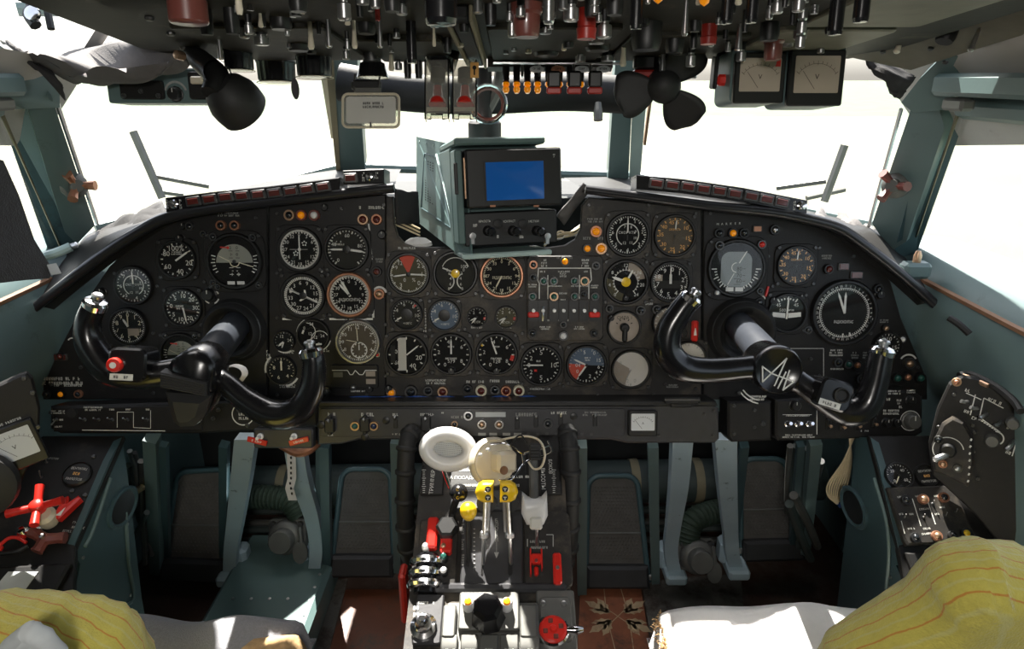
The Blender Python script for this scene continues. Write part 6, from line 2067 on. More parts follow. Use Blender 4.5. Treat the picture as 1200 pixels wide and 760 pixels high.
ld = bpy.data.lights.new('fill_lamp_light', 'AREA')
ld.shape = 'DISK'
ld.size = 0.22
ld.energy = 6.0
ld.color = (1.0, 0.96, 0.90)
lo = bpy.data.objects.new('fill_lamp_light', ld)
COL.objects.link(lo)
lo.parent = t
lo.location = (0, 0.0, -0.035)
lo.rotation_euler = (R(40), 0, 0)

# ------------------------------------------------------------------ rudder pedals
KF = Fr(at(600, 676, 1.83), (1, 0, 0), (0, sin(R(20)), cos(R(20))))
def pedal(label, tl, tr, br_, bl_, sp):
    c = ((bl_[0] + br_[0]) / 2, (bl_[1] + br_[1]) / 2)
    M = KF.at(*c)
    t = thing('rudder_pedal', label, 'pedal', M)
    i = M.inverted()
    def L(p):
        q = i @ KF.w(*p)
        return Vector((q.x, q.y))
    TL, TR_, BR, BL = L(tl), L(tr), L(br_), L(bl_)
    rad = 0.035
    out = [BL, BR]
    for k in range(6):
        a = R(90 * k / 5)
        out.append(TR_ + Vector((-rad + rad * cos(a), -rad + rad * sin(a))))
    for k in range(6):
        a = R(90 + 90 * k / 5)
        out.append(TL + Vector((rad + rad * cos(a), -rad + rad * sin(a))))
    MB('pedalgrey').prism([tuple(p) for p in out], -0.012, 0.0, 0.003).build('tread', t, ang=30)
    P = [(p.x, p.y, 0.002) for p in out[1:] + out[:1]]
    MB('tealdk').tube(P, 0.0075, 8, 1).build('rim', t, ang=50)
    # lower heel piece, bar between the two treads
    sl, sr = BL.lerp(TL, sp), BR.lerp(TR_, sp)
    MB('dullmetal').tube([(sl.x, sl.y, 0.003), (sr.x, sr.y, 0.003)], 0.003, 6, 1).build('seam_bar', t)
    hl, hr = BL.lerp(TL, 0.17), BR.lerp(TR_, 0.17)
    MB('footrubber').prism([tuple(BL - Vector((0, 0.012))), tuple(BR - Vector((0, 0.012))), tuple(hr), tuple(hl)], -0.01, 0.028, 0.008).build('heel_rest', t, ang=30)
    # raised dots of the tread pattern
    b = MB('pedalgrey')
    rows, cols = 22, 13
    for a in range(rows):
        for c_ in range(cols):
            s = (c_ + 0.5 + 0.5 * (a % 2)) / (cols + 0.5)
            q = 0.22 + 0.70 * a / rows
            if abs(q - sp) < 0.03:
                continue
            p = BL.lerp(TL, q).lerp(BR.lerp(TR_, q), 0.08 + 0.84 * s)
            w = 0.0033
            b.add([(p.x - w, p.y, 0.0003), (p.x, p.y - w, 0.0003), (p.x + w, p.y, 0.0003), (p.x, p.y + w, 0.0003), (p.x, p.y, 0.0022)], [(0, 1, 4), (1, 2, 4), (2, 3, 4), (3, 0, 4)])
    o = b.build('tread_pattern', t, ang=0)
    o['kind'] = 'stuff'
    MB('steel').lathe([(0.008, 0), (0.008, 0.012), (0, 0.014)], 10).build('pivot', t, M=T(BL.x - 0.004, BL.y + 0.015, 0.0))
    MB('steel').lathe([(0.008, 0), (0.008, 0.012), (0, 0.014)], 10).build('pivot', t, M=T(BR.x + 0.004, BR.y + 0.015, 0.0))
pedal('worn grey rudder pedal nearest the teal console with the small round grille, beside the bundle of pipes', (206, 552), (272, 550), (268, 676), (190, 672), 0.48)
for o in bpy.data.objects:
    if o.name == 'rudder_pedal':
        o['label'] = 'worn rudder pedal between teal post and pale strut beside the riveted floor box'
pedal('worn rudder pedal beside the pedestal hose next to the riveted floor box', (400, 549), (458, 549), (462, 668), (388, 668), 0.48)
pedal('worn rudder pedal above the red patterned floor tile', (689, 557), (748, 557), (760, 681), (686, 681), 0.46)
pedal('worn rudder pedal beside the cream cable bundle', (868, 537), (922, 537), (940, 648), (868, 650), 0.47)

# ------------------------------------------------------------------ struts and posts
def strut(label, pts, ws, foot):
    P = PX(*pts)
    t = thing('pedal_strut', label, 'strut', P[-1])
    o = P[-1]
    L = catmull(P, 5)
    n = len(L)
    v = []
    for k in range(n):
        u = k / (n - 1) * (len(ws) - 1)
        a = min(int(u), len(ws) - 2)
        w = ws[a] + (ws[a + 1] - ws[a]) * (u - a)
        for dx, dy in ((-1, -0.5), (1, -0.5), (1, 0.9), (-1, 0.9)):
            v.append(L[k] - o + Vector((dx * w, dy * w, 0)))
    f = []
    for k in range(n - 1):
        for q in range(4):
            f.append((k * 4 + q, k * 4 + (q + 1) % 4, (k + 1) * 4 + (q + 1) % 4, (k + 1) * 4 + q))
    f += [(3, 2, 1, 0), ((n - 1) * 4, (n - 1) * 4 + 1, (n - 1) * 4 + 2, (n - 1) * 4 + 3)]
    MB('strut').add(v, f).build('arm', t, ang=30)
    MB('strut').box((0.004 * foot, -0.005, 0.012), (0.055, 0.07, 0.03), 0.006).build('foot', t)
    MB('strut').box((0.030 * foot, 0.03, 0.045), (0.03, 0.05, 0.07), 0.010).build('knuckle', t)
strut('pale blue grey pedal strut at the box edge below the two red flagged switches', [(289, 512, 1.36), (283, 560, 1.50), (276, 610, 1.66), (271, 645, 1.77), (270, 676, 1.82)], [0.021, 0.021, 0.019, 0.017, 0.017], 1)
strut('pale blue grey pedal strut beside the punched white strap', [(345, 518, 1.40), (352, 560, 1.50), (366, 605, 1.64), (371, 640, 1.74), (368, 676, 1.82)], [0.020, 0.020, 0.017, 0.016, 0.016], -1)
strut('pale blue grey pedal strut below the end of the switch tray', [(799, 515, 1.40), (795, 570, 1.52), (789, 615, 1.66), (786, 645, 1.76), (791, 674, 1.83)], [0.021, 0.020, 0.017, 0.017, 0.018], -1)
strut('pale blue grey pedal strut below the plain black box', [(849, 512, 1.36), (852, 570, 1.50), (856, 625, 1.68), (858, 648, 1.74), (863, 668, 1.80)], [0.022, 0.020, 0.017, 0.017, 0.018], -1)
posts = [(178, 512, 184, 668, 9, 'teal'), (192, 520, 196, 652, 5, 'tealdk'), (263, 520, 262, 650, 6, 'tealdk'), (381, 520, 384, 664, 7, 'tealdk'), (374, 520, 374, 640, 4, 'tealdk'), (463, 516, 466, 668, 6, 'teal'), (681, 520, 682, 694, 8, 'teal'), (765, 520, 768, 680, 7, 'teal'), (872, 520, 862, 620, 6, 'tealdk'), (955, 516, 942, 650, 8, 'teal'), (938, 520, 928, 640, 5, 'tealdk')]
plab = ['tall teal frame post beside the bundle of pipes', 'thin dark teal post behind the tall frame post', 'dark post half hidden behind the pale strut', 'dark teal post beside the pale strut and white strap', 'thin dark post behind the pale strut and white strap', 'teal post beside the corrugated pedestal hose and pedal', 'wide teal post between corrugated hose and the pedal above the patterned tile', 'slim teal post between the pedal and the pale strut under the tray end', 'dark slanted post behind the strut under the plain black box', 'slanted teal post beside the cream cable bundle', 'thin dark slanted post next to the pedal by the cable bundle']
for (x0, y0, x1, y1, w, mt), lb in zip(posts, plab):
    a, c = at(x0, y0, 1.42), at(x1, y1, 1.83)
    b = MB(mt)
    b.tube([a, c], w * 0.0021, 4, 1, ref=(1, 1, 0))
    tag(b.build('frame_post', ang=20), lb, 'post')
# cross beam under the panel
b = MB('teal')
b.box((XC, 1.30, 0.655), (1.45, 0.03, 0.03), 0.004)
tag(b.build('cross_beam'), 'teal cross beam running under the instrument panels', 'beam')
# big pipe, brackets
a, c = at(215, 572, 1.98), at(960, 560, 1.98)
t = thing('air_duct', 'thick dull grey green air duct running behind the pedals', 'duct', a)
MB('pipe').tube([Vector(), c - a], 0.062, 20, 1).build('pipe', t, ang=60)
for px in (335, 560, 742, 815):
    p = at(px, 572 - (px - 215) / 745 * 12, 1.98) - a
    MB('darkbeige').lathe([(0.063, -0.012), (0.065, -0.012), (0.065, 0.012), (0.063, 0.012)], 20, axis(p, c - a)).build('clamp_band', t)
b = MB('dullmetal')
b.box((XC, 1.975, 0.50), (1.2, 0.05, 0.05), 0.005)
tag(b.build('bulkhead_rail'), 'dull metal rail along the bulkhead above the air duct', 'rail')
# lower clutter pipes
for k, (y0, y1, r_) in enumerate(((598, 596, 0.012), (612, 610, 0.010), (620, 617, 0.012), (633, 632, 0.010))):
    b = MB('dullmetal' if k % 2 else 'pipe')
    b.tube(PX((240, y0, 2.03), (600, y0, 2.03), (930, y1, 2.03)), r_, 8, 1)
    tag(b.build('conduit'), ['thin grey conduit just under the thick air duct', 'dull metal conduit running second below the air duct', 'grey conduit running third below the air duct', 'dull metal conduit lowest along the bulkhead'][k], 'pipe')
# green hoses with valve bodies
def valve(label, px, py, hose, lever):
    o = at(px, py, 1.80)
    t = thing('valve', label, 'valve', o)
    M = axis(Vector(), -FW, (1, 0, 0))
    s = 1.8 / F
    b = MB('dullmetal').prism(rrect(-22 * s, -18 * s, 22 * s, 20 * s, 0.012, 3), -0.03, -0.01, 0.003, M)
    b.build('base_plate', t)
    b = MB('dullmetal').lathe([(20 * s, -0.015), (20 * s, 0.01), (17 * s, 0.018), (14 * s, 0.02), (14 * s, 0.045), (12.5 * s, 0.05), (0, 0.05)], 24, M)
    b.build('body', t, ang=40)
    for dx, dy in ((-16, 14), (16, 14), (-17, -8), (17, -8)):
        MB('screw').lathe([(0.009, -0.01), (0.009, 0.004), (0, 0.005)], 8, M @ Matrix.Translation((dx * s, dy * s, 0))).build('bolt', t)
    b = MB('dullmetal').tube([at(px + lever, py - 12, 1.78) - o, at(px + lever + 2, py + 8, 1.78) - o], 0.005, 8, 1)
    b.lathe([(0.024, -0.004), (0.024, 0.004), (0, 0.004)], 16, axis(at(px + lever + 1, py + 18, 1.78) - o, -FW) @ Matrix.Diagonal((0.8, 1.2, 1, 1)))
    b.build('lever', t)
    h = MB('hosegreen')
    P = [p - o for p in PX(*hose)]
    h.tube(P, 0.030, 14, 6)
    L = catmull(P, 6)
    for k in range(1, len(L) - 1):
        d_ = (L[k + 1] - L[k - 1]).normalized()
        h.lathe([(0.0295, -0.004), (0.033, 0.0), (0.0295, 0.004)], 14, axis(L[k], d_))
    h.build('hose', t, ang=50)
valve('dull metal valve with drop lever and green hose behind the riveted floor box', 335, 629, [(284, 582, 1.84), (310, 582, 1.83), (338, 586, 1.82), (352, 604, 1.82)], 16)
valve('dull metal valve with drop lever and green hose under the tray end', 817, 652, [(858, 596, 1.86), (835, 600, 1.84), (812, 610, 1.82), (804, 636, 1.82)], 19)
# slim hydraulic pipes at either side
for side, L in (('captain', [(152, 528, 178, 650, 'steel', 0.006), (158, 530, 172, 600, 'steel', 0.005), (150, 545, 175, 640, 'pipe', 0.008), (165, 540, 170, 660, 'dullmetal', 0.007), (148, 570, 180, 618, 'dullmetal', 0.006), (172, 600, 152, 640, 'pipe', 0.006)]),
                ('copilot', [(926, 522, 922, 600, 'dullmetal', 0.007), (932, 522, 928, 610, 'pipe', 0.007), (947, 525, 936, 640, 'pipe', 0.009), (962, 540, 950, 600, 'steel', 0.008), (930, 580, 958, 640, 'dullmetal', 0.010), (925, 590, 950, 655, 'pipe', 0.010)])):
    for k, (x0, y0, x1, y1, mt, r_) in enumerate(L):
        D0, D1 = 1.50, 1.74
        m_ = ((x0 + x1) / 2 + random.uniform(-3, 3), (y0 + y1) / 2, (D0 + D1) / 2)
        tag(MB(mt).tube(PX((x0, y0, D0), m_, (x1, y1, D1)), r_, 8, 4).build('hydraulic_pipe'), 'slim hydraulic pipe ' + ('in the gap beside the console with red valve' if side == 'captain' else 'in the gap behind the cream cable bundle'), 'pipe', 'hydraulic pipes by the ' + side + ' console')
tag(MB('wirecream').box((0, 0, 0), (0.014, 0.01, 0.055), 0.002).build('label_tag', M=axis(at(160, 575, 1.55), Vector((0.7, -0.2, 0.5)))), 'cream label tag tied to the slim pipes', 'tag')
# cream cable bundle
for k in range(9):
    j = k - 4
    q = [(1001 - k * 0.7, 512, 1.335), (993 + j * 1.2, 540, 1.345 + 0.003 * (k % 3)), (982 + j * 2.8, 566, 1.36 + 0.004 * (k % 2)), (979 + j * 2.2, 580, 1.365), (984 + j * 0.9, 590, 1.365)]
    tag(MB('wirecream').tube(PX(*q), 0.0017, 6, 6).build('cable_loop'), 'thin cream cable hanging in the bundle under the switch box with chrome switches', 'cable', 'cream cable bundle')
tag(MB('wireblue').box((0, 0, 0), (0.024, 0.012, 0.012), 0.003).build('cable_tie', M=axis(at(984, 589, 1.37), (1, 0, -0.2))), 'blue tape wrap at the bottom of the cream cable bundle', 'tape')
# punched white strap
b = MB('whiteplastic')
P = PX((336, 525, 1.40), (337, 560, 1.41), (334, 572, 1.41), (338, 586, 1.42))
Q = PX((346, 525, 1.40), (347, 560, 1.41), (344, 572, 1.41), (348, 586, 1.42))
b.add(P + Q, [(k, k + 1, k + 5, k + 4) for k in range(3)])
t = b.build('punched_strap', ang=0)
tag(t, 'white punched strap hanging beside the pale strut', 'strap')
t.modifiers.new('thick', 'SOLIDIFY').thickness = 0.002
for k in range(9):
    MB('blk').box((0, 0, 0), (0.003, 0.002, 0.005)).build('hole', t, M=Matrix.Translation(at(341 + (0 if k < 6 else k - 7), 530 + k * 6, 1.395)))
tag(MB('copper').tube(PX((330, 521, 1.36), (348, 530, 1.35), (362, 527, 1.35), (372, 518, 1.36)), 0.009, 10, 5).build('bent_cable'), 'orange brown bent cable under the two red flagged switches', 'cable')
# raised riveted floor box
bx0, bx1 = -0.74, -0.475
t = thing('floor_box', 'raised blue grey metal floor box with riveted edge', 'box', Vector(((bx0 + bx1) / 2, 1.25, 0)))
MB('strut').box((0, 0, 0.045), (bx1 - bx0, 0.72, 0.09), 0.012).build('cover', t)
t.children[0].data.materials[0] = MT['tealbox']
for k in range(15):
    MB('steel').lathe([(0.0045, 0), (0.0035, 0.002), (0, 0.003)], 8).build('rivet', t, M=T((bx1 - bx0) / 2 - 0.022, -0.33 + k * 0.047, 0.09))
for k in range(4):
    MB('steel').lathe([(0.0045, 0), (0.0035, 0.002), (0, 0.003)], 8).build('rivet', t, M=T(-0.08 + k * 0.045, 0.10, 0.09))
# floor coverings
mat('carpetbase', (0.22, 0.070, 0.030), 0.7, var=0.4, scale=25, scuff=(0.06, 0.028, 0.018), sc_lo=0.52, sc_hi=0.66, sc_scale=8)
def ornament(par, o, z):
    b = MB('tanprint')
    c = on_z(724, 722, z)
    def leaf(ax, ay, ang, L, W):
        pts = [(0, 0)]
        m_ = 7
        for k in range(1, m_):
            t_ = k / m_
            pts.append((L * t_, W * math.sin(pi * t_) * (1.15 if k % 2 else 0.7)))
        pts.append((L, 0))
        for k in range(m_ - 1, 0, -1):
            t_ = k / m_
            pts.append((L * t_, -W * math.sin(pi * t_) * (1.15 if k % 2 else 0.7)))
        q = [(c.x - o.x + ax + x * cos(ang) - y * sin(ang), c.y - o.y + ay + x * sin(ang) + y * cos(ang), 0.0009) for x, y in pts]
        b.add(q, [tuple(range(len(q)))])
    for sx in (-1, 1):
        for sy in (-1, 1):
            for an, L, W in ((35, 0.075, 0.013), (62, 0.060, 0.011), (12, 0.055, 0.010)):
                a_ = R(an)
                if sx < 0:
                    a_ = pi - a_
                if sy < 0:
                    a_ = -a_
                leaf(sx * 0.018, sy * 0.012, a_, L, W)
        for sy in (-1, 1):
            b.line((c.x - o.x + sx * 0.028, c.y - o.y + sy * 0.01), (c.x - o.x + sx * 0.022, c.y - o.y + sy * 0.11), 0.0025, 0.0009)
            b.line((c.x - o.x, c.y - o.y), (c.x - o.x + sx * 0.028, c.y - o.y + sy * 0.03), 0.0025, 0.0009)
            b.line((c.x - o.x + sx * 0.01, c.y - o.y + sy * 0.115), (c.x - o.x + sx * 0.095, c.y - o.y + sy * 0.115), 0.003, 0.0009)
    ob = b.build('ornament', par, ang=0)
    ob['kind'] = 'stuff'
def floorpatch(name, label, cat, pts, mt, z):
    P = [on_z(x, y, z) for x, y in pts]
    o = sum(P, Vector()) / len(P)
    b = MB(mt).prism([tuple((p - o).to_2d()) for p in P], -z + 0.0005, 0.0, 0.0008)
    return tag(b.build(name, M=Matrix.Translation(o)), label, cat)
mat('tanprint', (0.40, 0.29, 0.17), 0.7, var=0.35, scale=30, scuff=(0.16, 0.06, 0.03), sc_lo=0.5, sc_hi=0.65, sc_scale=14)
fm = floorpatch('floor_mat', 'red and tan ornamental patterned floor covering below the pedal', 'mat', [(680, 690), (750, 683), (770, 800), (675, 800)], 'carpetbase', 0.004)
ornament(fm, fm.location, 0.004)
mat('linored', (0.13, 0.042, 0.02), 0.35, var=0.5, scale=12, scuff=(0.05, 0.04, 0.03), sc_lo=0.5, sc_hi=0.65, sc_scale=9)
floorpatch('floor_mat', 'shiny red brown floor covering worn through beside the pedestal', 'mat', [(405, 690), (472, 690), (480, 800), (376, 800)], 'linored', 0.004)
mat('floordust', (0.12, 0.11, 0.095), 0.85, var=0.4, scale=20, scuff=(0.05, 0.035, 0.028), sc_lo=0.48, sc_hi=0.6, sc_scale=9)
floorpatch('floor_mat', 'torn dusty grey brown floor covering between the pale strut and seat', 'mat', [(752, 684), (790, 676), (868, 672), (880, 800), (772, 800)], 'floordust', 0.003)
floorpatch('floor_mat', 'dusty bare floor strip along the side of the riveted box', 'mat', [(388, 678), (408, 678), (375, 800), (340, 800)], 'floordust', 0.003)

# ------------------------------------------------------------------ centre pedestal
q0, q1, q2, q3 = at(575, 775, 0.99), at(575, 692, 1.07), at(575, 580, 1.17), at(575, 500, 1.27)
QA = Fr(q0, (1, 0, 0), q1 - q0)
QB = Fr(q1, (1, 0, 0), q2 - q1)
QC = Fr(q2, (1, 0, 0), q3 - q2)
px0, px1 = -0.160, 0.092
PD = thing('throttle_pedestal', 'black centre pedestal with throttle levers between the seats', 'pedestal', Vector(((px0 + px1) / 2, q1.y, 0)))
po = Vector(((px0 + px1) / 2, q1.y, 0))
pr = [(q0.y - 0.10, 0.0), (q0.y - 0.10, q0.z - 0.02), (q0.y, q0.z), (q1.y, q1.z), (q2.y, q2.z), (q3.y, q3.z), (q3.y, 0.0)]
b = MB('panelb')
v = [(x - po.x, y - po.y, z) for x in (px0, px1) for y, z in pr]
n = len(pr)
b.add(v, [tuple(range(n)), tuple(range(2 * n - 1, n - 1, -1))] + [(i, i + n, (i + 1) % n + n, (i + 1) % n) for i in range(n)])
b.build('body', PD, ang=20)
def part(name, b, fr, mt=None):
    """link a mesh made in frame fr's own coordinates"""
    b.v = [fr.m @ p - po for p in b.v]
    return b.build(name, PD)
def pb(name, fr, x0, y0, x1, y1, z0, z1, mt, r_=0.004, bev=0.002):
    a, c = fr.uv(x0, y0), fr.uv(x1, y1)
    return part(name, MB(mt).prism(rrect(a[0], a[1], c[0], c[1], r_, 3), z0, z1, bev), fr)
# aft deck
pb('side_plate', QA, 483, 757, 521, 698, 0, 0.008, 'tray')
def lth(name, fr, px, py, prof, mt, n=20, z=0.0, mats=None):
    x, y = fr.uv(px, py)
    return part(name, MB(mt).lathe(prof, n, Matrix.Translation((x, y, z))), fr)
lth('lock_knob', QA, 497, 737, [(0.020, 0.008), (0.020, 0.012), (0.013, 0.015), (0.012, 0.028), (0.009, 0.032), (0.005, 0.033), (0.005, 0.038), (0, 0.038)], 'chrome')
pb('radio_body', QA, 519, 800, 630, 716, 0.0, 0.030, 'dullmetal')
pb('radio_top', QA, 538, 752, 608, 708, 0.030, 0.042, 'dullmetal')
pb('radio_cheek', QA, 519, 760, 537, 722, 0.030, 0.040, 'dullmetal')
pb('radio_cheek', QA, 609, 760, 628, 722, 0.030, 0.040, 'dullmetal')
x, y = QA.uv(572, 724, 0.04)
part('selector_knob', MB('blkgloss').lathe([(0.026, 0.042), (0.024, 0.048), (0.021, 0.060), (0.022, 0.074), (0.016, 0.080), (0, 0.080)], 7, Matrix.Translation((x, y, 0))), QA)
for px in (549, 594):
    x, y = QA.uv(px, 712, 0.04)
    part('button_body', MB('whiteplastic').lathe([(0.0085, 0.040), (0.0085, 0.056), (0.007, 0.060), (0, 0.060)], 14, Matrix.Translation((x, y, 0))), QA)
    part('button_cap', MB('orange').lathe([(0.006, 0.060), (0.005, 0.064), (0, 0.065)], 12, Matrix.Translation((x, y, 0))), QA)
for k in range(5):
    a = 517 + k * 23
    pb('push_key', QA, a, 790, a + 21, 756, 0.030, 0.038, 'facetan' if False else 'dullmetal', 0.002, 0.0015)
b = MB('print')
for k in range(5):
    x, y = QA.uv(528 + k * 23, 762, 0.038)
    b.scrib(x, y, 0.0386, 0.020, 0.006)
x, y = QA.uv(500, 706, 0.008)
b.scrib(x, y, 0.0086, 0.035, 0.004)
for k in range(5):
    x, y = QA.uv(488, 712 + k * 8, 0.008)
    b.scrib(x, y, 0.0086, 0.003, 0.006)
o = part('lettering', b, QA)
pb('side_plate', QA, 631, 800, 672, 694, 0, 0.010, 'dullmetal')
pb('valve_plate', QA, 633, 756, 668, 704, 0.010, 0.016, 'dullmetal', 0.008)
xk, yk = QA.uv(648, 740, 0.02)
part('valve_rim', MB('chrome').lathe([(0.0235, 0.016), (0.0235, 0.026), (0.021, 0.029), (0.019, 0.027)], 28, Matrix.Translation((xk, yk, 0))), QA)
b = MB('red').lathe([(0.020, 0.02), (0.020, 0.030), (0.017, 0.032), (0.006, 0.031), (0.004, 0.034), (0, 0.034)], 28, Matrix.Translation((xk, yk, 0)))
part('red_valve_knob', b, QA)
b = MB('maroon')
for a in (0.3, 1.87, 3.44, 5.0):
    b.box((xk + 0.012 * cos(a), yk + 0.012 * sin(a), 0.032), (0.007, 0.007, 0.003), 0.001)
part('knob_ribs', b, QA)
part('chrome_pin', MB('chrome').tube([(xk + 0.02, yk, 0.026), (xk + 0.034, yk, 0.026), (xk + 0.044, yk + 0.001, 0.026)], [0.005, 0.007, 0.004], 12, 3), QA)
for dx, dy in ((-12, -32), (12, -32)):
    lth('bolt', QA, 648 + dx, 740 + dy * .85, [(0.004, 0.016), (0.004, 0.019), (0, 0.020)], 'steel', 10)
# quadrant deck
pb('quadrant_plate', QB, 539, 690, 612, 600, 0, 0.008, 'tray', 0.004)
pb('left_plate', QB, 486, 690, 538, 610, 0, 0.006, 'panelb', 0.004)
pb('right_plate', QB, 614, 690, 667, 600, 0, 0.006, 'panelb', 0.012)
for px in (549.5, 566, 598):
    pb('lever_slot', QB, px - (3.5 if px < 560 else 2.5), 676 if px > 560 else 666, px + (3.5 if px < 560 else 2.5), 606, 0.008, 0.0086, 'blk', 0.003, 0)
b = MB('printdim')
for k in range(9):
    x, y = QB.uv(582, 612 + k * 4.5)
    b.text('БЛОКВИНТА'[k] if k < 6 else '|', x, y, 0.0092, 0.006)
x, y = QB.uv(582, 652)
b.add([(x - .004, y + .004, .0092), (x + .004, y + .004, .0092), (x, y - .006, .0092)], [(0, 2, 1)])
for k in range(10):
    x, y = QB.uv(556, 622 + k * 5)
    b.box((x, y, 0.0092), (0.003, 0.0015, 0.0004))
for k in range(3):
    x, y = QB.uv(543, 622 + k * 18)
    b.scrib(x, y, 0.0092, 0.005, 0.018, 5)
x, y = QB.uv(630, 636)
b.scrib(x, y, 0.0068, 0.030, 0.004)
x, y = QB.uv(632, 643)
b.scrib(x, y, 0.0068, 0.034, 0.004)
for a, c in (((640, 628), (648, 628)), ((648, 628), (648, 642)), ((618, 633), (618, 642))):
    b.line(QB.uv(*a), QB.uv(*c), 0.0015, 0.0068)
part('lettering', b, QB)
def lever(px, ytop, ybase, Dt, w, kx, mt='steel'):
    a, c = at(px, ytop, Dt), QB.w(px, ybase, 0.005)
    return a - po, c - po
for px, sg in ((569, -1), (595, 1)):
    a, c = at(px, 580, 1.06) - po, QB.w(566 if sg < 0 else 599, 664, 0.0) - po
    mid = a.lerp(c, 0.55) + Vector((0, -0.004, 0.004))
    b = MB('steel').tube([a, mid, c], [0.0045, 0.006, 0.005], 8, 4, flat=0.6)
    b.tube([a + Vector((-.006 * sg, .006, 0)), mid + Vector((-.006 * sg, .008, 0))], 0.003, 8, 1)
    b.box(mid, (0.014, 0.012, 0.012), 0.003)
    b.build('throttle_arm', PD)
    ko = at(px, 576, 1.055) - po
    M = axis(ko, -FW, (1, 0, 0))
    outl = [(-0.012 * sg, 0.015), (-0.012 * sg, -0.015), (0.004 * sg, -0.015), (0.012 * sg, -0.010), (0.016 * sg, 0.0), (0.012 * sg, 0.010), (0.004 * sg, 0.015)]
    if sg > 0:
        outl = outl[::-1]
    o = MB('yellow').prism(outl, -0.014, 0.010, 0.005, M).build('throttle_knob', PD, ang=50)
    b = MB('blk')
    for dy in (0.0065, -0.0065):
        b.lathe([(0.0048, 0.0101), (0.0046, 0.0108), (0, 0.0108)], 16, M @ Matrix.Translation((-0.004 * sg, dy, 0)))
    b.use('print')
    for dy in (0.0065, -0.0065):
        arc(b, 0, 0, 0.0001, 0, 360, 0.0001, 0)
        b.box((-0.004 * sg, dy + 0.001, 0.0112), (0.005, 0.0012, 0.0004), M=M).box((-0.004 * sg, dy - 0.001, 0.0112), (0.0012, 0.004, 0.0004), M=M)
    b.build('knob_mark', o, ang=0)
    MB('blk').lathe([(0.016, -0.012), (0.016, -0.004), (0, -0.004)], 18, axis(at(px + 1, 590, 1.09) - po, -FW)).build('lever_collar', PD)
# black ball lever and lemon knob lever
a = at(538, 577, 1.09) - po
MB('blkgloss').lathe([(0, -0.0145), (0.009, -0.0115), (0.0138, -0.0045), (0.0138, 0.004), (0.009, 0.0115), (0, 0.0145)], 20, axis(a, -FW)).build('ball_knob', PD, ang=80)
b = MB('yellow').text('с', 0, 0.009, 0.0, 0.006).text('с', 0.0, -0.004, 0.0, 0.006)
b.v = [axis(at(537, 577, 1.0885) - po - FW * 0.0155, -FW, (1, 0, 0)) @ p for p in b.v]
b.build('ball_mark', PD, ang=0)
MB('rubber').tube([a, at(530, 600, 1.14) - po, QB.w(528, 628, 0) - po], 0.006, 8, 3).build('ball_arm', PD)
a, c = at(549, 605, 1.08) - po, QB.w(549.5, 662, 0.0) - po
MB('blk').tube([a, c], 0.0045, 8, 1).build('lever_arm', PD)
M = axis(at(549, 599, 1.075) - po, Vector((0, -0.5, 0.85)))
MB('yellow').lathe([(0.006, -0.018), (0.011, -0.012), (0.0135, 0.0), (0.0125, 0.010), (0.007, 0.016), (0, 0.017)], 18, M).build('lemon_knob', PD, ang=60)
# white cap handle
a = at(627, 597, 1.08) - po
M = axis(a, -FW, (1, 0, 0))
s = 1.08 / F
b = MB('whiteplastic')
b.prism([(-15 * s, 18 * s), (-8 * s, 12 * s), (8 * s, 12 * s), (14 * s, 19 * s), (15 * s, -6 * s), (10 * s, -17 * s), (-10 * s, -17 * s), (-16 * s, -4 * s)], -0.02, 0.008, 0.006, M)
b.build('cap_handle', PD, ang=50)
MB('clearplastic').box((1 * s, -14 * s, 0.008), (0.020, 0.020, 0.008), 0.003, M).build('cap_stop', PD)
MB('steel').tube([at(629, 612, 1.09) - po, QB.w(629, 640, 0.004) - po], 0.0028, 8, 1).build('cap_rod', PD)
MB('dullmetal').tube([at(626, 588, 1.09) - po, at(625, 540, 1.18) - po], 0.008, 10, 1).build('cap_arm', PD)
# red flip guards
for px, py, w, h, nm in ((508, 629, 11, 32, 0), (524, 640, 12, 22, 1)):
    x, y = QB.uv(px, py)
    s = QB.sc(px, py)
    part('red_lever', MB('red').box((x, y, 0.014), (w * s * 1.1, h * s * 1.15, 0.020), 0.003), QB)
x, y = QB.uv(524, 618, 0.03)
part('hex_knob', MB('blk').lathe([(0.010, 0.0), (0.010, 0.02), (0.018, 0.022), (0.018, 0.036), (0.014, 0.040), (0, 0.040)], 6, Matrix.Translation((x, y, 0))), QB)
for px, py, w, h, a in ((628, 662, 13, 24, 0), (652.5, 670, 9, 28, 0)):
    x, y = QB.uv(px, py)
    s = QB.sc(px, py)
    b = MB('red')
    if w > 10:
        b.box((x, y + 0.004, 0.016), (w * s, h * s * .5, 0.014), 0.003).box((x - w * s * .5, y, 0.012), (0.0025, h * s * 1.3, 0.018), 0.001).box((x + w * s * .5, y + .004, 0.012), (0.0025, h * s, 0.018), 0.001).box((x, y - 0.014, 0.012), (0.007, 0.014, 0.010), 0.002)
    else:
        b.box((x, y, 0.014), (w * s * 1.1, h * s * 1.3, 0.014), 0.003)
    o = part('red_guard', b, QB)
    part('guard_screw', MB('steel').lathe([(0.003, 0.021), (0.003, 0.023), (0, 0.023)], 10, Matrix.Translation((x, y, 0))), QB)
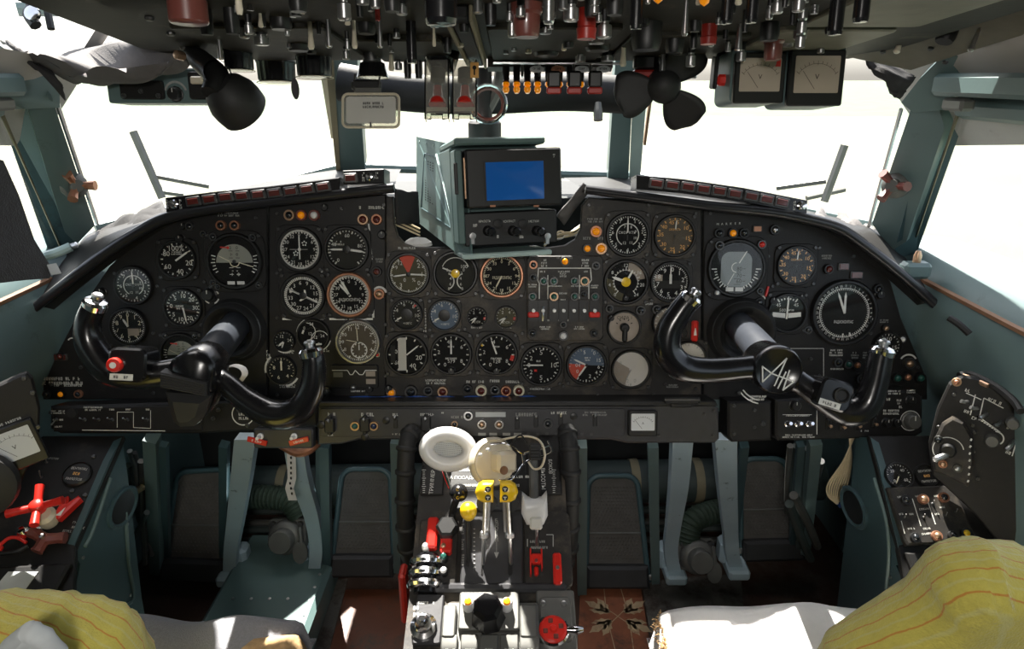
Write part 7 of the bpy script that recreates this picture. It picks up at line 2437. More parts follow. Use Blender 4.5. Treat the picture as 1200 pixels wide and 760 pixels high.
# ribbed bright reel and small lamps
x, y = QB.uv(500, 674)
s = QB.sc(500, 674)
b = MB('chrome')
for k in range(3):
    P = [(x + 0.023 * math.cos(a) * (1 if k < 3 else .9), y + 0.019 - k * 0.018, 0.006 + 0.016 * math.sin(a)) for a in [pi * i / 10 for i in range(11)]]
    b.tube(P, 0.0065, 8, 1)
part('trim_wheel', b, QB)
part('trim_wheel_core', MB('blkgloss').tube([(x, y + 0.03, 0.004), (x, y - 0.03, 0.004)], 0.018, 16, 1), QB)
for px, py, mt, rr in ((500, 645, 'lampwhite', 0.006), (521, 645, 'brass', 0.006), (521, 657, 'lampgreen', 0.0065), (521, 673, 'whiteplastic', 0.0065)):
    x, y = QB.uv(px, py)
    part('lamp_barrel', MB('blk' if py != 645 else mt).lathe([(rr, 0.004), (rr, 0.020), (rr * .8, 0.022), (0, 0.022)], 14, Matrix.Translation((x, y, 0))), QB)
    part('lamp_cap', MB(mt).lathe([(rr * .8, 0.022), (rr * .6, 0.026), (0, 0.028)], 14, Matrix.Translation((x, y, 0))), QB)
# bright arc-shaped rim over the front of the quadrant and a cross bar
b = MB('tray')
part('step_bar', MB('tray').box((QB.uv(576, 688)[0], QB.uv(576, 690)[1], 0.006), (0.235, 0.014, 0.012), 0.004), QB)
# trim scale panel
pb('scale_plate', QC, 492, 580, 522, 545, 0, 0.004, 'panel', 0.003)
pb('scale_plate', QC, 526, 580, 618, 530, 0, 0.004, 'panel', 0.003)
pb('scale_plate', QC, 634, 580, 655, 510, 0, 0.004, 'panel', 0.003)
b = MB('print')
def word(s_, px, py, h, rot=0.0):
    x, y = QC.uv(px, py)
    b.text(s_, x, y, 0.0046, h * QC.sc(px, py), rot)
word('ТРИММЕР', 506.5, 566, 4.5, pi / 2)
word('НА ПОСАДКЕ', 542, 561, 4, 0)
word('ВЫСОТЫ', 636.5, 562, 4.5, -pi / 2)
word('БОКОВ', 645, 548, 4, -pi / 2)
for k in range(12):
    for px in (497, 649):
        x, y = QC.uv(px, 552 + k * 2.4)
        b.box((x, y, 0.0046), (0.004 if k % 4 else 0.007, 0.001, 0.0003))
for px, py, w in ((590, 552, 40), (600, 560, 44), (560, 570, 60), (600, 570, 30), (545, 552, 20)):
    x, y = QC.uv(px, py)
    b.scrib(x, y, 0.0046, w * QC.sc(px, py), 0.005)
part('lettering', b, QC)
b = MB('facegrey')
x0, y0 = QB.uv(530, 602)
pb('quadrant_back', QC, 528, 600, 612, 578, 0.0, 0.012, 'tray', 0.003)
# side fork of red metal at the pedestal foot
tag(MB('redworn').box((0, 0, 0), (0.012, 0.035, 0.10), 0.004).build('red_handle', M=Matrix.Translation(at(474, 695, 1.14))), 'red metal handle low on the side of the pedestal', 'handle')
# corrugated hoses
for lab, path in (('black corrugated hose curving down beside the pedestal near the white ear cushion', [(484, 503, 1.22), (477, 520, 1.20), (475, 560, 1.20), (475, 610, 1.22), (478, 645, 1.26), (488, 668, 1.34)]), ('black corrugated hose beside the pedestal near the headset strap', [(663, 502, 1.22), (667, 520, 1.20), (669, 560, 1.20), (668, 610, 1.22), (666, 645, 1.26), (658, 668, 1.34)])):
    P = PX(*path)
    t = thing('corrugated_hose', lab, 'hose', P[-1])
    P = [p - P[-1] for p in P]
    MB('rubber').tube(P, 0.0155, 14, 6).build('tube', t, ang=60)
    L = catmull(P, 6)
    for k in range(3, len(L) - 1, 4):
        d_ = (L[k + 1] - L[k - 1]).normalized()
        MB('rubber').lathe([(0.0155, -0.005), (0.0185, -0.0025), (0.0185, 0.0025), (0.0155, 0.005)], 16, axis(L[k], d_)).build('ring', t, ang=50)

# ------------------------------------------------------------------ headset lying on the pedestal
HO = at(575, 535, 1.14)
t = thing('headset', 'white headset with oval ear cushion lying on top of the pedestal', 'headset', HO)
s = 1.13 / F
M = axis(at(525, 526, 1.14) - HO, Vector((0.05, -0.85, 0.45)), (1, 0, 0)) @ Matrix.Rotation(R(-6), 4, 'Z')
v = []
f = []
n, m_ = 36, 12
for i in range(n):
    a = 2 * pi * i / n
    for j in range(m_):
        c = 2 * pi * j / m_
        rx = 25.5 + 9.0 * cos(c)
        ry = 17.5 + 9.0 * cos(c)
        v.append((rx * s * cos(a), ry * s * sin(a), 9 * s * sin(c)))
for i in range(n):
    for j in range(m_):
        f.append((i * m_ + j, ((i + 1) % n) * m_ + j, ((i + 1) % n) * m_ + (j + 1) % m_, i * m_ + (j + 1) % m_))
MB('whiteplastic').add(v, f, M).build('ear_cushion', t, ang=80)
b = MB('paper').lathe([(1, 0), (0, 0.0)], 28, M @ Matrix.Diagonal((20 * s, 13 * s, 1, 1)))
b.build('ear_grille', t)
b = MB('blk')
for i in range(-8, 9):
    for j in range(-3, 4):
        x, y = i * 2.0 * s, j * 2.2 * s
        if (i / 8.5) ** 2 + (j / 4.2) ** 2 < 1:
            b.box((x, y, 0.0008), (0.8 * s, 0.8 * s, 0.0004), M=M)
o = b.build('grille_holes', t, ang=0)
o['kind'] = 'stuff'
M2 = axis(at(578, 541, 1.12) - HO, Vector((0.45, -0.75, 0.35)), (1, 0, 0))
b = MB('creamplastic').lathe([(0, -0.016), (0.034, -0.016), (0.040, -0.010), (0.041, 0.0), (0.037, 0.006), (0.034, 0.004), (0.030, 0.006), (0, 0.007)], 32, M2)
b.build('ear_shell', t, ang=50)
b = MB('creamplastic')
b.box((0.010, 0.002, 0.018), (0.036, 0.034, 0.030), 0.005, M2)
b.build('capsule', t)
MB('brownslot').lathe([(0.007, 0.033), (0.007, 0.035), (0.005, 0.034), (0, 0.033)], 14, M2 @ Matrix.Translation((0.002, -0.010, 0))).build('cable_socket', t)
for px, py in ((551, 533), (560, 527)):
    MB('whiteplastic').lathe([(0, -.004), (0.004, 0), (0, .004)], 10, axis(at(px + 12, py, 1.095) - HO, -FW)).build('stud', t)
b = MB('chrome')
b.tube([p - HO for p in PX((575, 520, 1.10), (595, 520, 1.08), (612, 531, 1.08), (618, 530, 1.08), (644, 522, 1.07))], 0.0016, 6, 6)
b.tube([p - HO for p in PX((585, 562, 1.09), (600, 562, 1.08), (612, 545, 1.08), (622, 538, 1.08), (646, 530, 1.07), (642, 516, 1.07))], 0.0016, 6, 6)
b.tube([p - HO for p in PX((612, 531, 1.08), (614, 544, 1.08))], 0.0016, 6, 1)
b.build('wire_yoke', t)
b = MB('creamplastic')
P = catmull([p - HO for p in PX((588, 516, 1.12), (612, 512, 1.11), (630, 516, 1.09), (637, 530, 1.08), (634, 545, 1.09), (626, 548, 1.10), (620, 540, 1.10))], 5)
vv = []
for p in P:
    vv += [p + Vector((0, -0.010, 0.006)), p + Vector((0, 0.010, -0.006))]
b.add(vv, [(2 * k, 2 * k + 1, 2 * k + 3, 2 * k + 2) for k in range(len(P) - 1)])
o = b.build('head_strap', t, ang=80)
o.modifiers.new('thick', 'SOLIDIFY').thickness = 0.003
b = MB('rubber').box((0, 0, 0), (0.018, 0.026, 0.008), 0.002, axis(at(627, 529, 1.065) - HO, -FW, (1, 0, 0)))
for k in range(4):
    b.box((0, -0.008 + k * 0.005, 0.005), (0.016, 0.0025, 0.003), 0.001, axis(at(627, 529, 1.065) - HO, -FW, (1, 0, 0)))
b.build('buckle', t)
MB('blk').tube([p - HO for p in PX((598, 522, 1.10), (604, 513, 1.10), (611, 510, 1.10), (617, 518, 1.09))], 0.0015, 6, 5).build('cord', t)
b = MB('red')
for k, mt in enumerate(('red', 'lampgreen', 'paper')):
    b.use(mt).tube([p - HO for p in PX((518 + k * 2, 551, 1.13), (522 + k * 2, 562, 1.14), (526 + k * 1.5, 572, 1.15))], 0.0009, 6, 3)
b.build('lead_wires', t)

# ------------------------------------------------------------------ side consoles
def console(label, xs_, side, edge, body_out, A, B):
    t = thing('side_console', label, 'console', Vector((xs_, 0.9, 0)))
    o = Vector((xs_, 0.9, 0))
    P = [on_x(px, py, xs_) for px, py in edge]
    P = [Vector((xs_, p.y, max(p.z, 0.0))) for p in P]
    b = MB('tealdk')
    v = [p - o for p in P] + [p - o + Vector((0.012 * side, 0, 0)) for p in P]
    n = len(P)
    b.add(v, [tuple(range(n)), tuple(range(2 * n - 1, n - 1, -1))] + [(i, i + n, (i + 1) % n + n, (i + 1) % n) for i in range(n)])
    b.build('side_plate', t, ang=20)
    return t, o
# captain's side
xl = -0.735
tl, ol = console('teal sided console with black top and red valve cross handle', xl, -1, [(143, 512), (128, 540), (88, 636), (86, 648), (94, 660), (86, 704), (70, 735), (30, 830), (190, 830), (166, 700), (150, 560)], None, None, None)
A, B = on_x(143, 512, xl), on_x(87, 640, xl)
CL = Fr(B, (1, 0, -0.10), A - B)
def toploc(fr, o, b):
    b.v = [fr.m @ p - o for p in b.v]
    return b
pts = [(145, 510), (50, 510), (-30, 560), (-30, 800), (30, 800), (86, 700), (88, 640)]
toploc(CL, ol, MB('panel').prism(CL.poly(pts), -0.012, 0.0, 0.002)).build('top_plate', tl, ang=20)
bp = [(86, 662), (-30, 668), (-30, 800), (10, 800)]
toploc(CL, ol, MB('panel').prism(CL.poly(bp), 0.0, 0.012, 0.004)).build('map_box', tl, ang=20)
toploc(CL, ol, MB('paper').prism(CL.poly([(14, 673), (49, 673), (24, 707), (-14, 706)]), 0.012, 0.0132)).build('paper_card', tl, ang=0)
# round grille on the plate
for (t_, o_, xx, gx, gy, sd_) in ((tl, ol, xl, 143, 594, 1),):
    p = on_x(gx, gy, xx)
    M = axis(p - o_, (1, 0, 0))
    MB('tealdk').lathe([(0.034, 0), (0.034, 0.004), (0.030, 0.006), (0.026, 0.003)], 24, M @ Matrix.Diagonal((1.5, 1, 1, 1))).build('grille_rim', t_)
    MB('blk').lathe([(0.026, 0.003), (0.02, 0.004), (0, 0.004)], 20, M @ Matrix.Diagonal((1.5, 1, 1, 1))).build('grille', t_)
def plate_line(t_, o_, xx, pts_, side):
    P = [on_x(px, py, xx) - o_ + Vector((-0.002 * side, 0, 0)) for px, py in pts_]
    MB('teal').tube(P, 0.0035, 6, 4).build('stiffener_bead', t_)
plate_line(tl, ol, xl, [(128, 560), (108, 620), (98, 640)], -1)
plate_line(tl, ol, xl, [(146, 600), (150, 660), (155, 700), (140, 712)], -1)
for px, py in ((97, 653), (152, 697), (149, 614), (85, 712)):
    MB('steel').lathe([(0.003, 0), (0.003, 0.002), (0, 0.003)], 8, axis(on_x(px, py, xl) - ol, (1, 0, 0))).build('rivet', tl)
# red valve cross on its hub
vx, vy = CL.uv(46, 596, 0.03)
vt = thing('cross_valve', 'red four armed valve handle on the black console top', 'valve handle', CL.at(46, 596, 0.03))
b = MB('red')
for a, l in ((R(20), 0.040), (R(108), 0.038), (R(205), 0.044), (R(292), 0.036)):
    b.tube([(0, 0, 0.006), (l * 0.5 * cos(a), l * .5 * sin(a), 0.010), (l * cos(a), l * sin(a), 0.012)], [0.007, 0.0065, 0.0075], 10, 3)
b.lathe([(0.012, 0), (0.012, 0.014), (0.008, 0.018), (0, 0.018)], 16)
b.build('cross', vt, ang=50)
MB('creamplastic').lathe([(0.015, -0.028), (0.017, -0.02), (0.017, -0.006), (0.012, 0.0), (0, 0)], 18, Matrix.Translation((0.010, -0.008, 0))).build('hub', vt)
b = MB('red').prism([(-0.014, -0.018), (-0.002, -0.018), (0.016, 0.022), (0.010, 0.026), (0.0, 0.012), (-0.006, 0.024), (-0.012, 0.020)], 0.0, 0.016, 0.003)
b.use('white').add([(-0.008, -0.014, 0.0163), (0.000, -0.014, 0.0163), (0.001, 0.002, 0.0163)], [(0, 1, 2)])
tag(b.build('arrow_handle', M=CL.at(80, 600, 0.004)), 'small bright red handle with white arrow on the console', 'handle')
b = MB('maroon')
for a in (R(15), R(150), R(265)):
    b.tube([(0, 0, 0.008), (0.018 * cos(a), 0.014 * sin(a), 0.008), (0.032 * cos(a), 0.022 * sin(a), 0.008)], [0.010, 0.009, 0.010], 8, 3)
b.use('steel').lathe([(0.004, 0.012), (0.004, 0.024), (0, 0.026)], 10)
tag(b.build('wing_nut', M=CL.at(55, 634, 0.004)), 'dark maroon wing nut with steel bolt on the console', 'wing nut')
b = MB('chrome').lathe([(0.009, 0), (0.010, 0.008), (0.006, 0.014), (0, 0.015)], 16)
b.tube([(0.006, 0, 0.008), (0.03, 0.008, 0.010)], 0.004, 8, 1)
tag(b.build('chrome_lever', M=CL.at(28, 624, 0.004)), 'chrome lever beside the maroon wing nut', 'lever')
b = MB('red').tube([(-0.02, -0.006, 0.01), (-0.01, 0.008, 0.012), (0.005, 0.010, 0.012), (0.02, 0.004, 0.01)], 0.003, 8, 4)
b.use('red').box((-0.018, -0.008, 0.008), (0.010, 0.008, 0.006), 0.001).box((0.006, 0.014, 0.008), (0.014, 0.006, 0.006), 0.001)
b.use('blk').tube([(-0.01, -0.016, 0.008), (0.012, -0.012, 0.010), (0.024, 0.0, 0.008)], 0.004, 8, 4)
tag(b.build('latch_clip', M=CL.at(18, 640, 0.002)), 'small red and black latch clip on the console', 'latch')
for k, (px, py, kind) in enumerate(((55, 541, 't'), (48, 559, 't'), (100, 580, 'k'), (85, 575, 'k'), (110, 535, 'k'))):
    p = CL.uv(px, py)
    M = CL.m.copy()
    b_ = toggle(tl, 0, 0, 0.006) if kind == 't' else screw(tl, 0, 0, 0.004)
    b_.matrix_local = Matrix.Translation(-ol) @ CL.at(px, py, 0) @ Matrix.Scale(0.006 if kind == 't' else 0.004, 4)
def disc(par, o, fr, px, py, rp, words=True):
    r = rp * fr.sc(px, py)
    x, y = fr.uv(px, py)
    b = MB('blk').lathe([(r * 1.15, 0), (r * 1.15, 0.004), (r * 1.02, 0.007), (r, 0.004), (0, 0.004)], 28, Matrix.Translation((x, y, 0)))
    toploc(fr, o, b).build('notice_disc', par, ang=40)
    b = MB('print').text('ВЕНТИЛЯТОР' if False else 'ВЕНТИЛЯЦ', x, y + r * 0.45, 0.0046, r * 0.2, 0, r * 1.3)
    b.text('ПИЛОТОВ', x, y - r * 0.5, 0.0046, r * 0.2, 0, r * 1.3)
    b.use('orangeprint').scrib(x, y, 0.0046, r * 0.9, r * 0.25)
    b.v = [fr.m @ p - o for p in b.v]
    b.build('lettering', par, ang=0)
disc(tl, ol, CL, 91, 556, 14)
b = MB('printdim')
for px, py in ((62, 537), (90, 612), (92, 618), (78, 622)):
    x, y = CL.uv(px, py)
    b.scrib(x, y, 0.0006, 0.025, 0.004)
toploc(CL, ol, b).build('lettering', tl, ang=0)
# upright panel with voltmeter
VL = Fr(at(22, 520, 1.10), (0.78, 0.55, 0.16), (0.05, 0.22, 1))
t = thing('meter_console', 'black upright side panel with tilted white voltmeter', 'panel', VL.m)
MB('panel').prism(VL.poly([(-40, 470), (0, 450), (22, 440), (31, 437), (38, 443), (47, 478), (46, 508), (34, 545), (22, 572), (-40, 600)]), -0.02, 0, 0.003).build('plate', t, ang=20)
s = VL.sc(18, 524)
o = meter(t, VL, 18, 522, 52, 54, 0.0, 'meterwhite', 'blk', 0.012)
b = MB('print')
x, y = VL.uv(8, 495)
b.scrib(x, y, 0.0006, 0.045, 0.004)
b.build('lettering', t, ang=0)
for px, py in ((28, 443), (38, 460), (44, 500), (20, 566)):
    screw(t, *VL.uv(px, py), 0.004)
b = MB('rubber').lathe([(0.05, -0.02), (0.055, 0), (0.05, 0.015), (0.03, 0.02), (0, 0.02)], 24)
tag(b.build('hand_wheel', M=VL.at(-26, 570, 0.03)), 'black rubber hand wheel under the tilted voltmeter', 'wheel')
# co-pilot's side
xr = 0.640
tr, orr = console('teal sided console with black instrument top under the folded cable bundle', xr, 1, [(1020, 512), (1030, 545), (1052, 636), (1053, 648), (1050, 662), (1062, 690), (1082, 720), (1130, 830), (970, 830), (982, 700), (1000, 545), (1003, 512)], None, None, None)
A, B = on_x(1020, 512, xr), on_x(1053, 642, xr)
CR = Fr(B, (1, 0, 0.10), A - B)
pts = [(1018, 510), (1100, 510), (1130, 540), (1230, 640), (1230, 800), (1130, 800), (1062, 690), (1052, 640)]
toploc(CR, orr, MB('panel').prism(CR.poly(pts), -0.012, 0.0, 0.002)).build('top_plate', tr, ang=20)
toploc(CR, orr, MB('panelb').prism(CR.poly([(1036, 573), (1112, 570), (1142, 636), (1060, 640), (1056, 634)]), 0.0, 0.014, 0.003)).build('radio_plate', tr, ang=20)
toploc(CR, orr, MB('panel').prism(CR.poly([(1058, 648), (1150, 644), (1190, 700), (1080, 706)]), 0.0, 0.010, 0.003)).build('map_box', tr, ang=20)
p = on_x(1001, 594, xr)
M = axis(p - orr, (-1, 0, 0))
MB('tealdk').lathe([(0.034, 0), (0.034, 0.004), (0.030, 0.006), (0.026, 0.003)], 24, M @ Matrix.Diagonal((1.5, 1, 1, 1))).build('grille_rim', tr)
MB('blk').lathe([(0.026, 0.003), (0.02, 0.004), (0, 0.004)], 20, M @ Matrix.Diagonal((1.5, 1, 1, 1))).build('grille', tr)
plate_line(tr, orr, xr, [(1026, 560), (1040, 610), (1043, 650), (1040, 690)], 1)
for px, py in ((1044, 676), (1043, 687), (1042, 660)):
    MB('steel').lathe([(0.003, 0), (0.003, 0.002), (0, 0.003)], 8, axis(on_x(px, py, xr) - orr, (-1, 0, 0))).build('rivet', tr)
gauge(1052, 558, 14, 'small round gauge on the console top beside the ventilation disc', tk=[(-130, 130, 20, 4)], nm=[('0 20 40 60', -130, 130, 0.6, 0.2)], nd=[(215, 0.8, 0.08, 0.1, 'cream')], frame=CR, fl='n', hub=0.08)
disc(tr, orr, CR, 1085, 558, 12.5)
CR2 = Fr(CR.o + CR.n * 0.014, CR.u, CR.v)
def cl(px, py, r, a, c):
    o_ = lamp(tr, 0, 0, 1, a, c)
    o_.matrix_local = Matrix.Translation(-orr) @ CR2.at(px, py, 0) @ Matrix.Scale(r * CR2.sc(px, py), 4)
for q in ((1061, 586, 6, 'lampdark', 'blk'), (1081, 585, 6, 'brass', 'copper'), (1105, 583, 6, 'lampdark', 'copper'), (1072, 630, 6, 'lampdark', 'blk'), (1097, 628, 6, 'brass', 'copper'), (1116, 628, 6, 'lampdark', 'blk'), (1131, 625, 6, 'yellow', 'blk')):
    cl(*q)
b = MB('print')
for a, c in (((1069, 584), (1079, 616)), ((1086, 584), (1096, 614)), ((1056, 610), (1060, 625))):
    b.line(CR2.uv(*a), CR2.uv(*c), 0.0014, 0.0006)
for px, py, w in ((1054, 582, 8), (1075, 581, 8), (1096, 581, 8), (1056, 602, 6), (1068, 602, 8), (1083, 596, 14), (1098, 602, 8), (1068, 619, 10), (1086, 619, 10), (1086, 625, 16), (1104, 594, 8)):
    x, y = CR2.uv(px, py)
    b.scrib(x, y, 0.0006, w * CR2.sc(px, py), 0.003)
toploc(CR2, orr, b).build('lettering', tr, ang=0)
for px, py in ((1060, 606), (1082, 606), (1108, 604), (1120, 600), (1093, 590)):
    o_ = toggle(tr, 0, 0)
    o_.matrix_local = Matrix.Translation(-orr) @ CR2.at(px, py, 0) @ Matrix.Scale(0.004, 4)
for px in (1126, 1144):
    toploc(CR, orr, MB('paper').tube([(*CR.uv(px, 638), 0.012), (*CR.uv(px, 652), 0.012)], 0.0018, 6, 1)).build('clip_strip', tr)
# upright panel with levers
VR = Fr(at(1150, 530, 1.10), (0.80, -0.55, -0.20), (-0.05, 0.22, 1))
t = thing('lever_console', 'black upright side panel with white ruled levers and cable loop', 'panel', VR.m)
MB('panel').prism(VR.poly([(1088, 520), (1098, 480), (1112, 450), (1128, 440), (1145, 443), (1180, 462), (1240, 492), (1240, 720), (1190, 660), (1140, 600), (1092, 556)]), -0.02, 0, 0.003).build('plate', t, ang=20)
MB('panelb').prism(VR.poly([(1092, 520), (1104, 494), (1116, 486), (1130, 492), (1140, 510), (1142, 540), (1134, 568), (1094, 548)]), 0, 0.014, 0.004).build('switch_pod', t, ang=20)
b = MB('print')
for a, c in (((1132, 460), (1150, 468)), ((1137, 486), (1143, 462)), ((1147, 492), (1153, 466)), ((1153, 466), (1176, 478)), ((1186, 534), (1196, 502)), ((1150, 490), (1172, 506))):
    b.line(VR.uv(*a), VR.uv(*c), 0.0015, 0.0006)
for px, py, w in ((1136, 458, 14), (1166, 470, 20), (1133, 482, 8), (1142, 490, 8), (1180, 500, 8), (1182, 530, 8)):
    x, y = VR.uv(px, py)
    b.scrib(x, y, 0.0006, w * VR.sc(px, py), 0.005, 1)
for k in range(8):
    x, y = VR.uv(1148 + k * 3, 491 + k * 2)
    b.box((x, y, 0.0006), (0.003, 0.002, 0.0003))
for px, py in ((1191, 488), (1166, 513)):
    x, y = VR.uv(px, py)
    arc(b, x, y, 9 * VR.sc(px, py), -20, 120, 0.002, 0.0006)
b.build('lettering', t, ang=0)
for px, py, dx, dy in ((1134, 470, -8, -4), (1145, 478, -8, -5), (1156, 484, -9, 1), (1173, 494, -9, 0), (1187, 516, -9, 6)):
    x, y = VR.uv(px, py)
    x2, y2 = VR.uv(px + dx, py + dy)
    MB('steel').tube([(x, y, 0.002), ((x + x2) / 2, (y + y2) / 2, 0.018), (x2, y2, 0.022)], 0.0032, 8, 3).build('lever', t)
for px, py, r_ in ((1186, 494, 0.009), (1162, 514, 0.010)):
    MB('dullmetal').lathe([(r_, 0), (r_, 0.015), (r_ * .8, 0.018), (0, 0.018)], 14).build('knob', t, M=T(*VR.uv(px, py)))
for px, py, a, c in ((1105, 540, 'brass', 'copper'), (1122, 545, 'steel', 'screw'), (1121, 447, 'copper', 'brass'), (1100, 512, 'lampdark', 'blk')):
    lamp(t, *VR.uv(px, py), 0.007, a, c, 0.012 if py > 490 else 0)
MB('steel').tube([(*VR.uv(1114, 528), 0.014), (*VR.uv(1100, 530), 0.03), (*VR.uv(1096, 532), 0.03)], 0.005, 8, 3).build('lever', t)
xk, yk = VR.uv(1111, 524)
MB('blk').lathe([(0.012, 0.012), (0.012, 0.020), (0.009, 0.023), (0, 0.023)], 18).build('selector', t, M=T(xk, yk))
b = MB('print')
arc(b, xk, yk, 0.022, 200, 420, 0.0014, 0.0148)
for k in range(7):
    x, y = VR.uv(1136 + (k - 3) ** 2 * 0.2 * (-1 if k > 3 else 1), 512 + k * 8)
    b.box((x, y, 0.0146), (0.0025, 0.004, 0.0003))
b.build('pod_lettering', t, ang=0)
for px, py in ((1118, 462), (1140, 498), (1100, 500), (1141, 528), (1095, 540), (1128, 560), (1142, 506), (1146, 560)):
    screw(t, *VR.uv(px, py), 0.0035, 0.0)
tag(MB('rubber').tube(PX((1124, 440, 1.12), (1135, 438, 1.12), (1150, 444, 1.10), (1170, 455, 1.07), (1188, 470, 1.04), (1196, 482, 1.02)), 0.006, 8, 5).build('black_cable'), 'thin black cable along the top edge of the lever panel', 'cable')
tag(MB('brass').tube(PX((1128, 440, 1.11), (1140, 444, 1.10), (1158, 452, 1.08)), 0.004, 8, 4).build('brass_fitting'), 'brass fitting strip beside the black cable on the lever panel', 'fitting')
b = MB('rubber').tube(PX((1112, 372, 1.16), (1124, 380, 1.15), (1136, 391, 1.14)), 0.006, 8, 3)
tag(b.build('rim_stub'), 'black rubber stub at the end of the bright glareshield rim', 'stub')

# ------------------------------------------------------------------ seats and covers
def pillow(name, label, cat, fr, poly, depth, mt, steps=6, bulge=0.03, wob=0.004, grid=10):
    """rounded soft slab: rings of the outline shrinking towards both faces"""
    rings = []
    for k in range(-steps, steps + 1):
        a = k / steps * pi / 2
        ins = bulge * (1 - cos(a))
        rings.append((inset(poly, ins) if ins > 1e-6 else poly, depth / 2 * sin(a)))
    n = len(poly)
    b = MB(mt)
    v = []
    for q, z in rings:
        for i, p in enumerate(q):
            w = wob * sin(i * 1.9 + z * 40) + wob * 0.7 * sin(i * 0.7 + z * 90)
            v.append((p[0] + w, p[1] + w, z))
    f = []
    for k in range(len(rings) - 1):
        for i in range(n):
            j = (i + 1) % n
            f.append((k * n + i, k * n + j, (k + 1) * n + j, (k + 1) * n + i))
    f += [tuple(range(n - 1, -1, -1)), tuple(range((len(rings) - 1) * n, len(rings) * n))]
    b.add(v, f)
    o = b.build(name, ang=80, M=fr.m)
    return tag(o, label, cat)
def dens(poly, k=3):
    P = [Vector((x, y, 0)) for x, y in poly]
    return [(p.x, p.y) for p in catmull(P + P[:1], k)[:-1]]
def cushion(name, label, cat, x0, x1, y0, y1, z0, z1, mt, amp=0.008, seed=0.0, nx=34, ny=30, edge=0.05, lump=None):
    v = []
    cx, cy = (x0 + x1) / 2, (y0 + y1) / 2
    for j in range(ny + 1):
        for i in range(nx + 1):
            s, t_ = i / nx, j / ny
            x, y = x0 + (x1 - x0) * s, y0 + (y1 - y0) * t_
            d_ = min(x - x0, x1 - x, y - y0, y1 - y)
            e = min(1.0, d_ / edge)
            h = math.sqrt(max(0, 1 - (1 - e) ** 2))
            z = z0 + (z1 - z0) * h + amp * h * (sin(13 * x + 9 * y + seed) + 0.6 * sin(31 * x - 17 * y + 2 * seed) + 0.35 * sin(60 * y + 20 * x))
            if lump:
                for lx, ly, lr, lh in lump:
                    q = ((x - lx) ** 2 + (y - ly) ** 2) / (lr * lr)
                    z += lh * math.exp(-q)
            x += 0.006 * sin(25 * y + seed) * (1 if e < 1 else 0)
            y += 0.006 * sin(22 * x + seed) * (1 if e < 1 else 0)
            v.append((x - cx, y - cy, z))
    f = [(j * (nx + 1) + i, j * (nx + 1) + i + 1, (j + 1) * (nx + 1) + i + 1, (j + 1) * (nx + 1) + i) for j in range(ny) for i in range(nx)]
    o = MB(mt).add(v, f).build(name, ang=80, M=Matrix.Translation((cx, cy, 0)))
    return tag(o, label, cat)
# co-pilot's seat: frame and pan under the white cover, back with the yellow cover
def seat(label, x0, x1, y1, zt):
    t = thing('pilot_seat', label, 'seat', Vector(((x0 + x1) / 2, 0.6, 0)))
    w = x1 - x0
    MB('rubber').box((0, 0.02, zt - 0.05), (w - 0.04, 0.48, 0.08), 0.02).build('seat_pan', t)
    MB('rubber').box((0, -0.24, zt + 0.10), (w - 0.04, 0.05, 0.42), 0.02).build('backrest', t)
    for sx in (-1, 1):
        MB('dullmetal').box((sx * (w / 2 - 0.06), 0.0, (zt - 0.09) / 2), (0.04, 0.30, zt - 0.09), 0.01).build('leg', t)
seat('black framed pilot seat beneath the white fleece cover', 0.25, 0.70, 0.92, 0.43)
seat('black framed pilot seat beneath the grey cloth', -0.72, -0.33, 0.92, 0.43)
cushion('seat_cover', 'sunlit white fleece seat cover on the pilot seat', 'seat cover', 0.235, 0.70, 0.40, 0.915, 0.40, 0.482, 'cloth_w', 0.006, 0.5, edge=0.03, lump=[(0.46, 0.86, 0.06, 0.018), (0.33, 0.82, 0.06, -0.008)])
b = MB('straw')
mcl = []
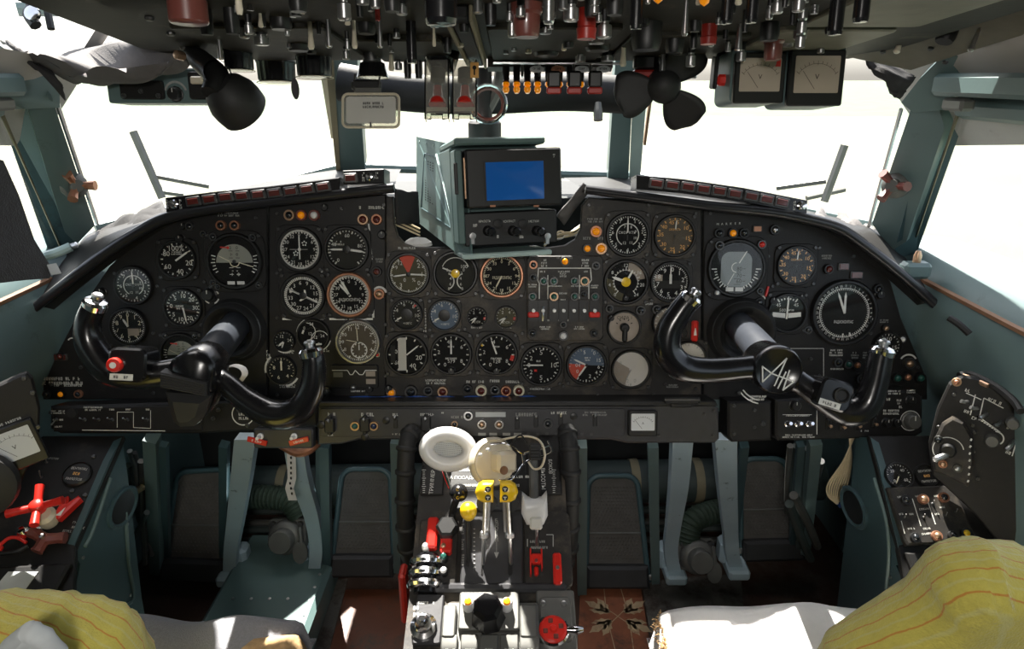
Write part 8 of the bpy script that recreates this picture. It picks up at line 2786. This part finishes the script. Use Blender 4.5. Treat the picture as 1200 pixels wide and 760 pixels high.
for k in range(420):
    a = random.random()
    x = 0.240 + 0.05 * random.random() * (1 - a * 0.4)
    y = 0.78 + 0.13 * a
    p = Vector((x, y, 0.425 + 0.03 * random.random()))
    dd = Vector((random.uniform(-1, 0.3), random.uniform(-0.4, 1), random.uniform(-0.3, 0.8))).normalized() * random.uniform(0.006, 0.016)
    b.tube([p, p + dd * 0.6 + Vector((0, 0, 0.003)), p + dd], [0.0016, 0.0012, 0.0004], 4, 2)
o = b.build('fleece_fringe', ang=0)
o['kind'] = 'stuff'
tag(o, 'brownish fleece fringe at the edge of the white seat cover', 'fringe')
BK = Fr(Vector((0.55, 0.545, 0.70)), (1, 0, 0), (0, -0.16, 1))
po_ = [(975, 768), (1010, 745), (1045, 722), (1072, 703), (1090, 680), (1112, 662), (1140, 653), (1165, 649), (1200, 655), (1250, 664), (1300, 690), (1330, 740), (1340, 830), (1300, 950), (1150, 980), (1000, 930), (950, 830)]
pillow('seat_back_cover', 'yellow knitted seat back cover with orange stripes, raised high', 'seat cover', BK, dens(BK.poly(po_), 3), 0.09, 'cloth_y', 6, 0.035, 0.002)
BL2 = Fr(Vector((-0.52, 0.545, 0.70)), (1, 0, 0), (0, -0.16, 1))
po_ = [(168, 768), (150, 744), (118, 730), (85, 722), (55, 715), (20, 716), (-20, 714), (-70, 720), (-120, 750), (-140, 830), (-110, 950), (50, 980), (160, 900), (180, 820)]
pillow('seat_back_cover', 'yellow knitted seat back cover with a soiled pale patch', 'seat cover', BL2, dens(BL2.poly(po_), 3), 0.09, 'cloth_y', 6, 0.035, 0.002)
BP = Fr(BL2.o + BL2.n * 0.055, BL2.u, BL2.v)
pillow('neck_pad', 'soiled white pad lying on the yellow seat cover', 'pad', BP, dens(BP.poly([(2, 752), (20, 738), (30, 733), (48, 738), (64, 752), (80, 775), (70, 800), (10, 800), (-6, 770)]), 3), 0.02, 'paper', 4, 0.008, 0.001)
cushion('seat_cover', 'crumpled grey cloth lying over the pilot seat', 'seat cover', -0.715, -0.33, 0.42, 0.905, 0.40, 0.466, 'cloth_g', 0.008, 2.1, edge=0.03, lump=[(-0.45, 0.86, 0.06, 0.025), (-0.40, 0.80, 0.05, 0.012)])
b = MB('straw')
cushion('straw_cushion', 'straw coloured woven cushion edge beside the grey cloth', 'cushion', -0.445, -0.325, 0.60, 0.868, 0.40, 0.478, 'straw', 0.005, 1.0, 18, 18, 0.03)
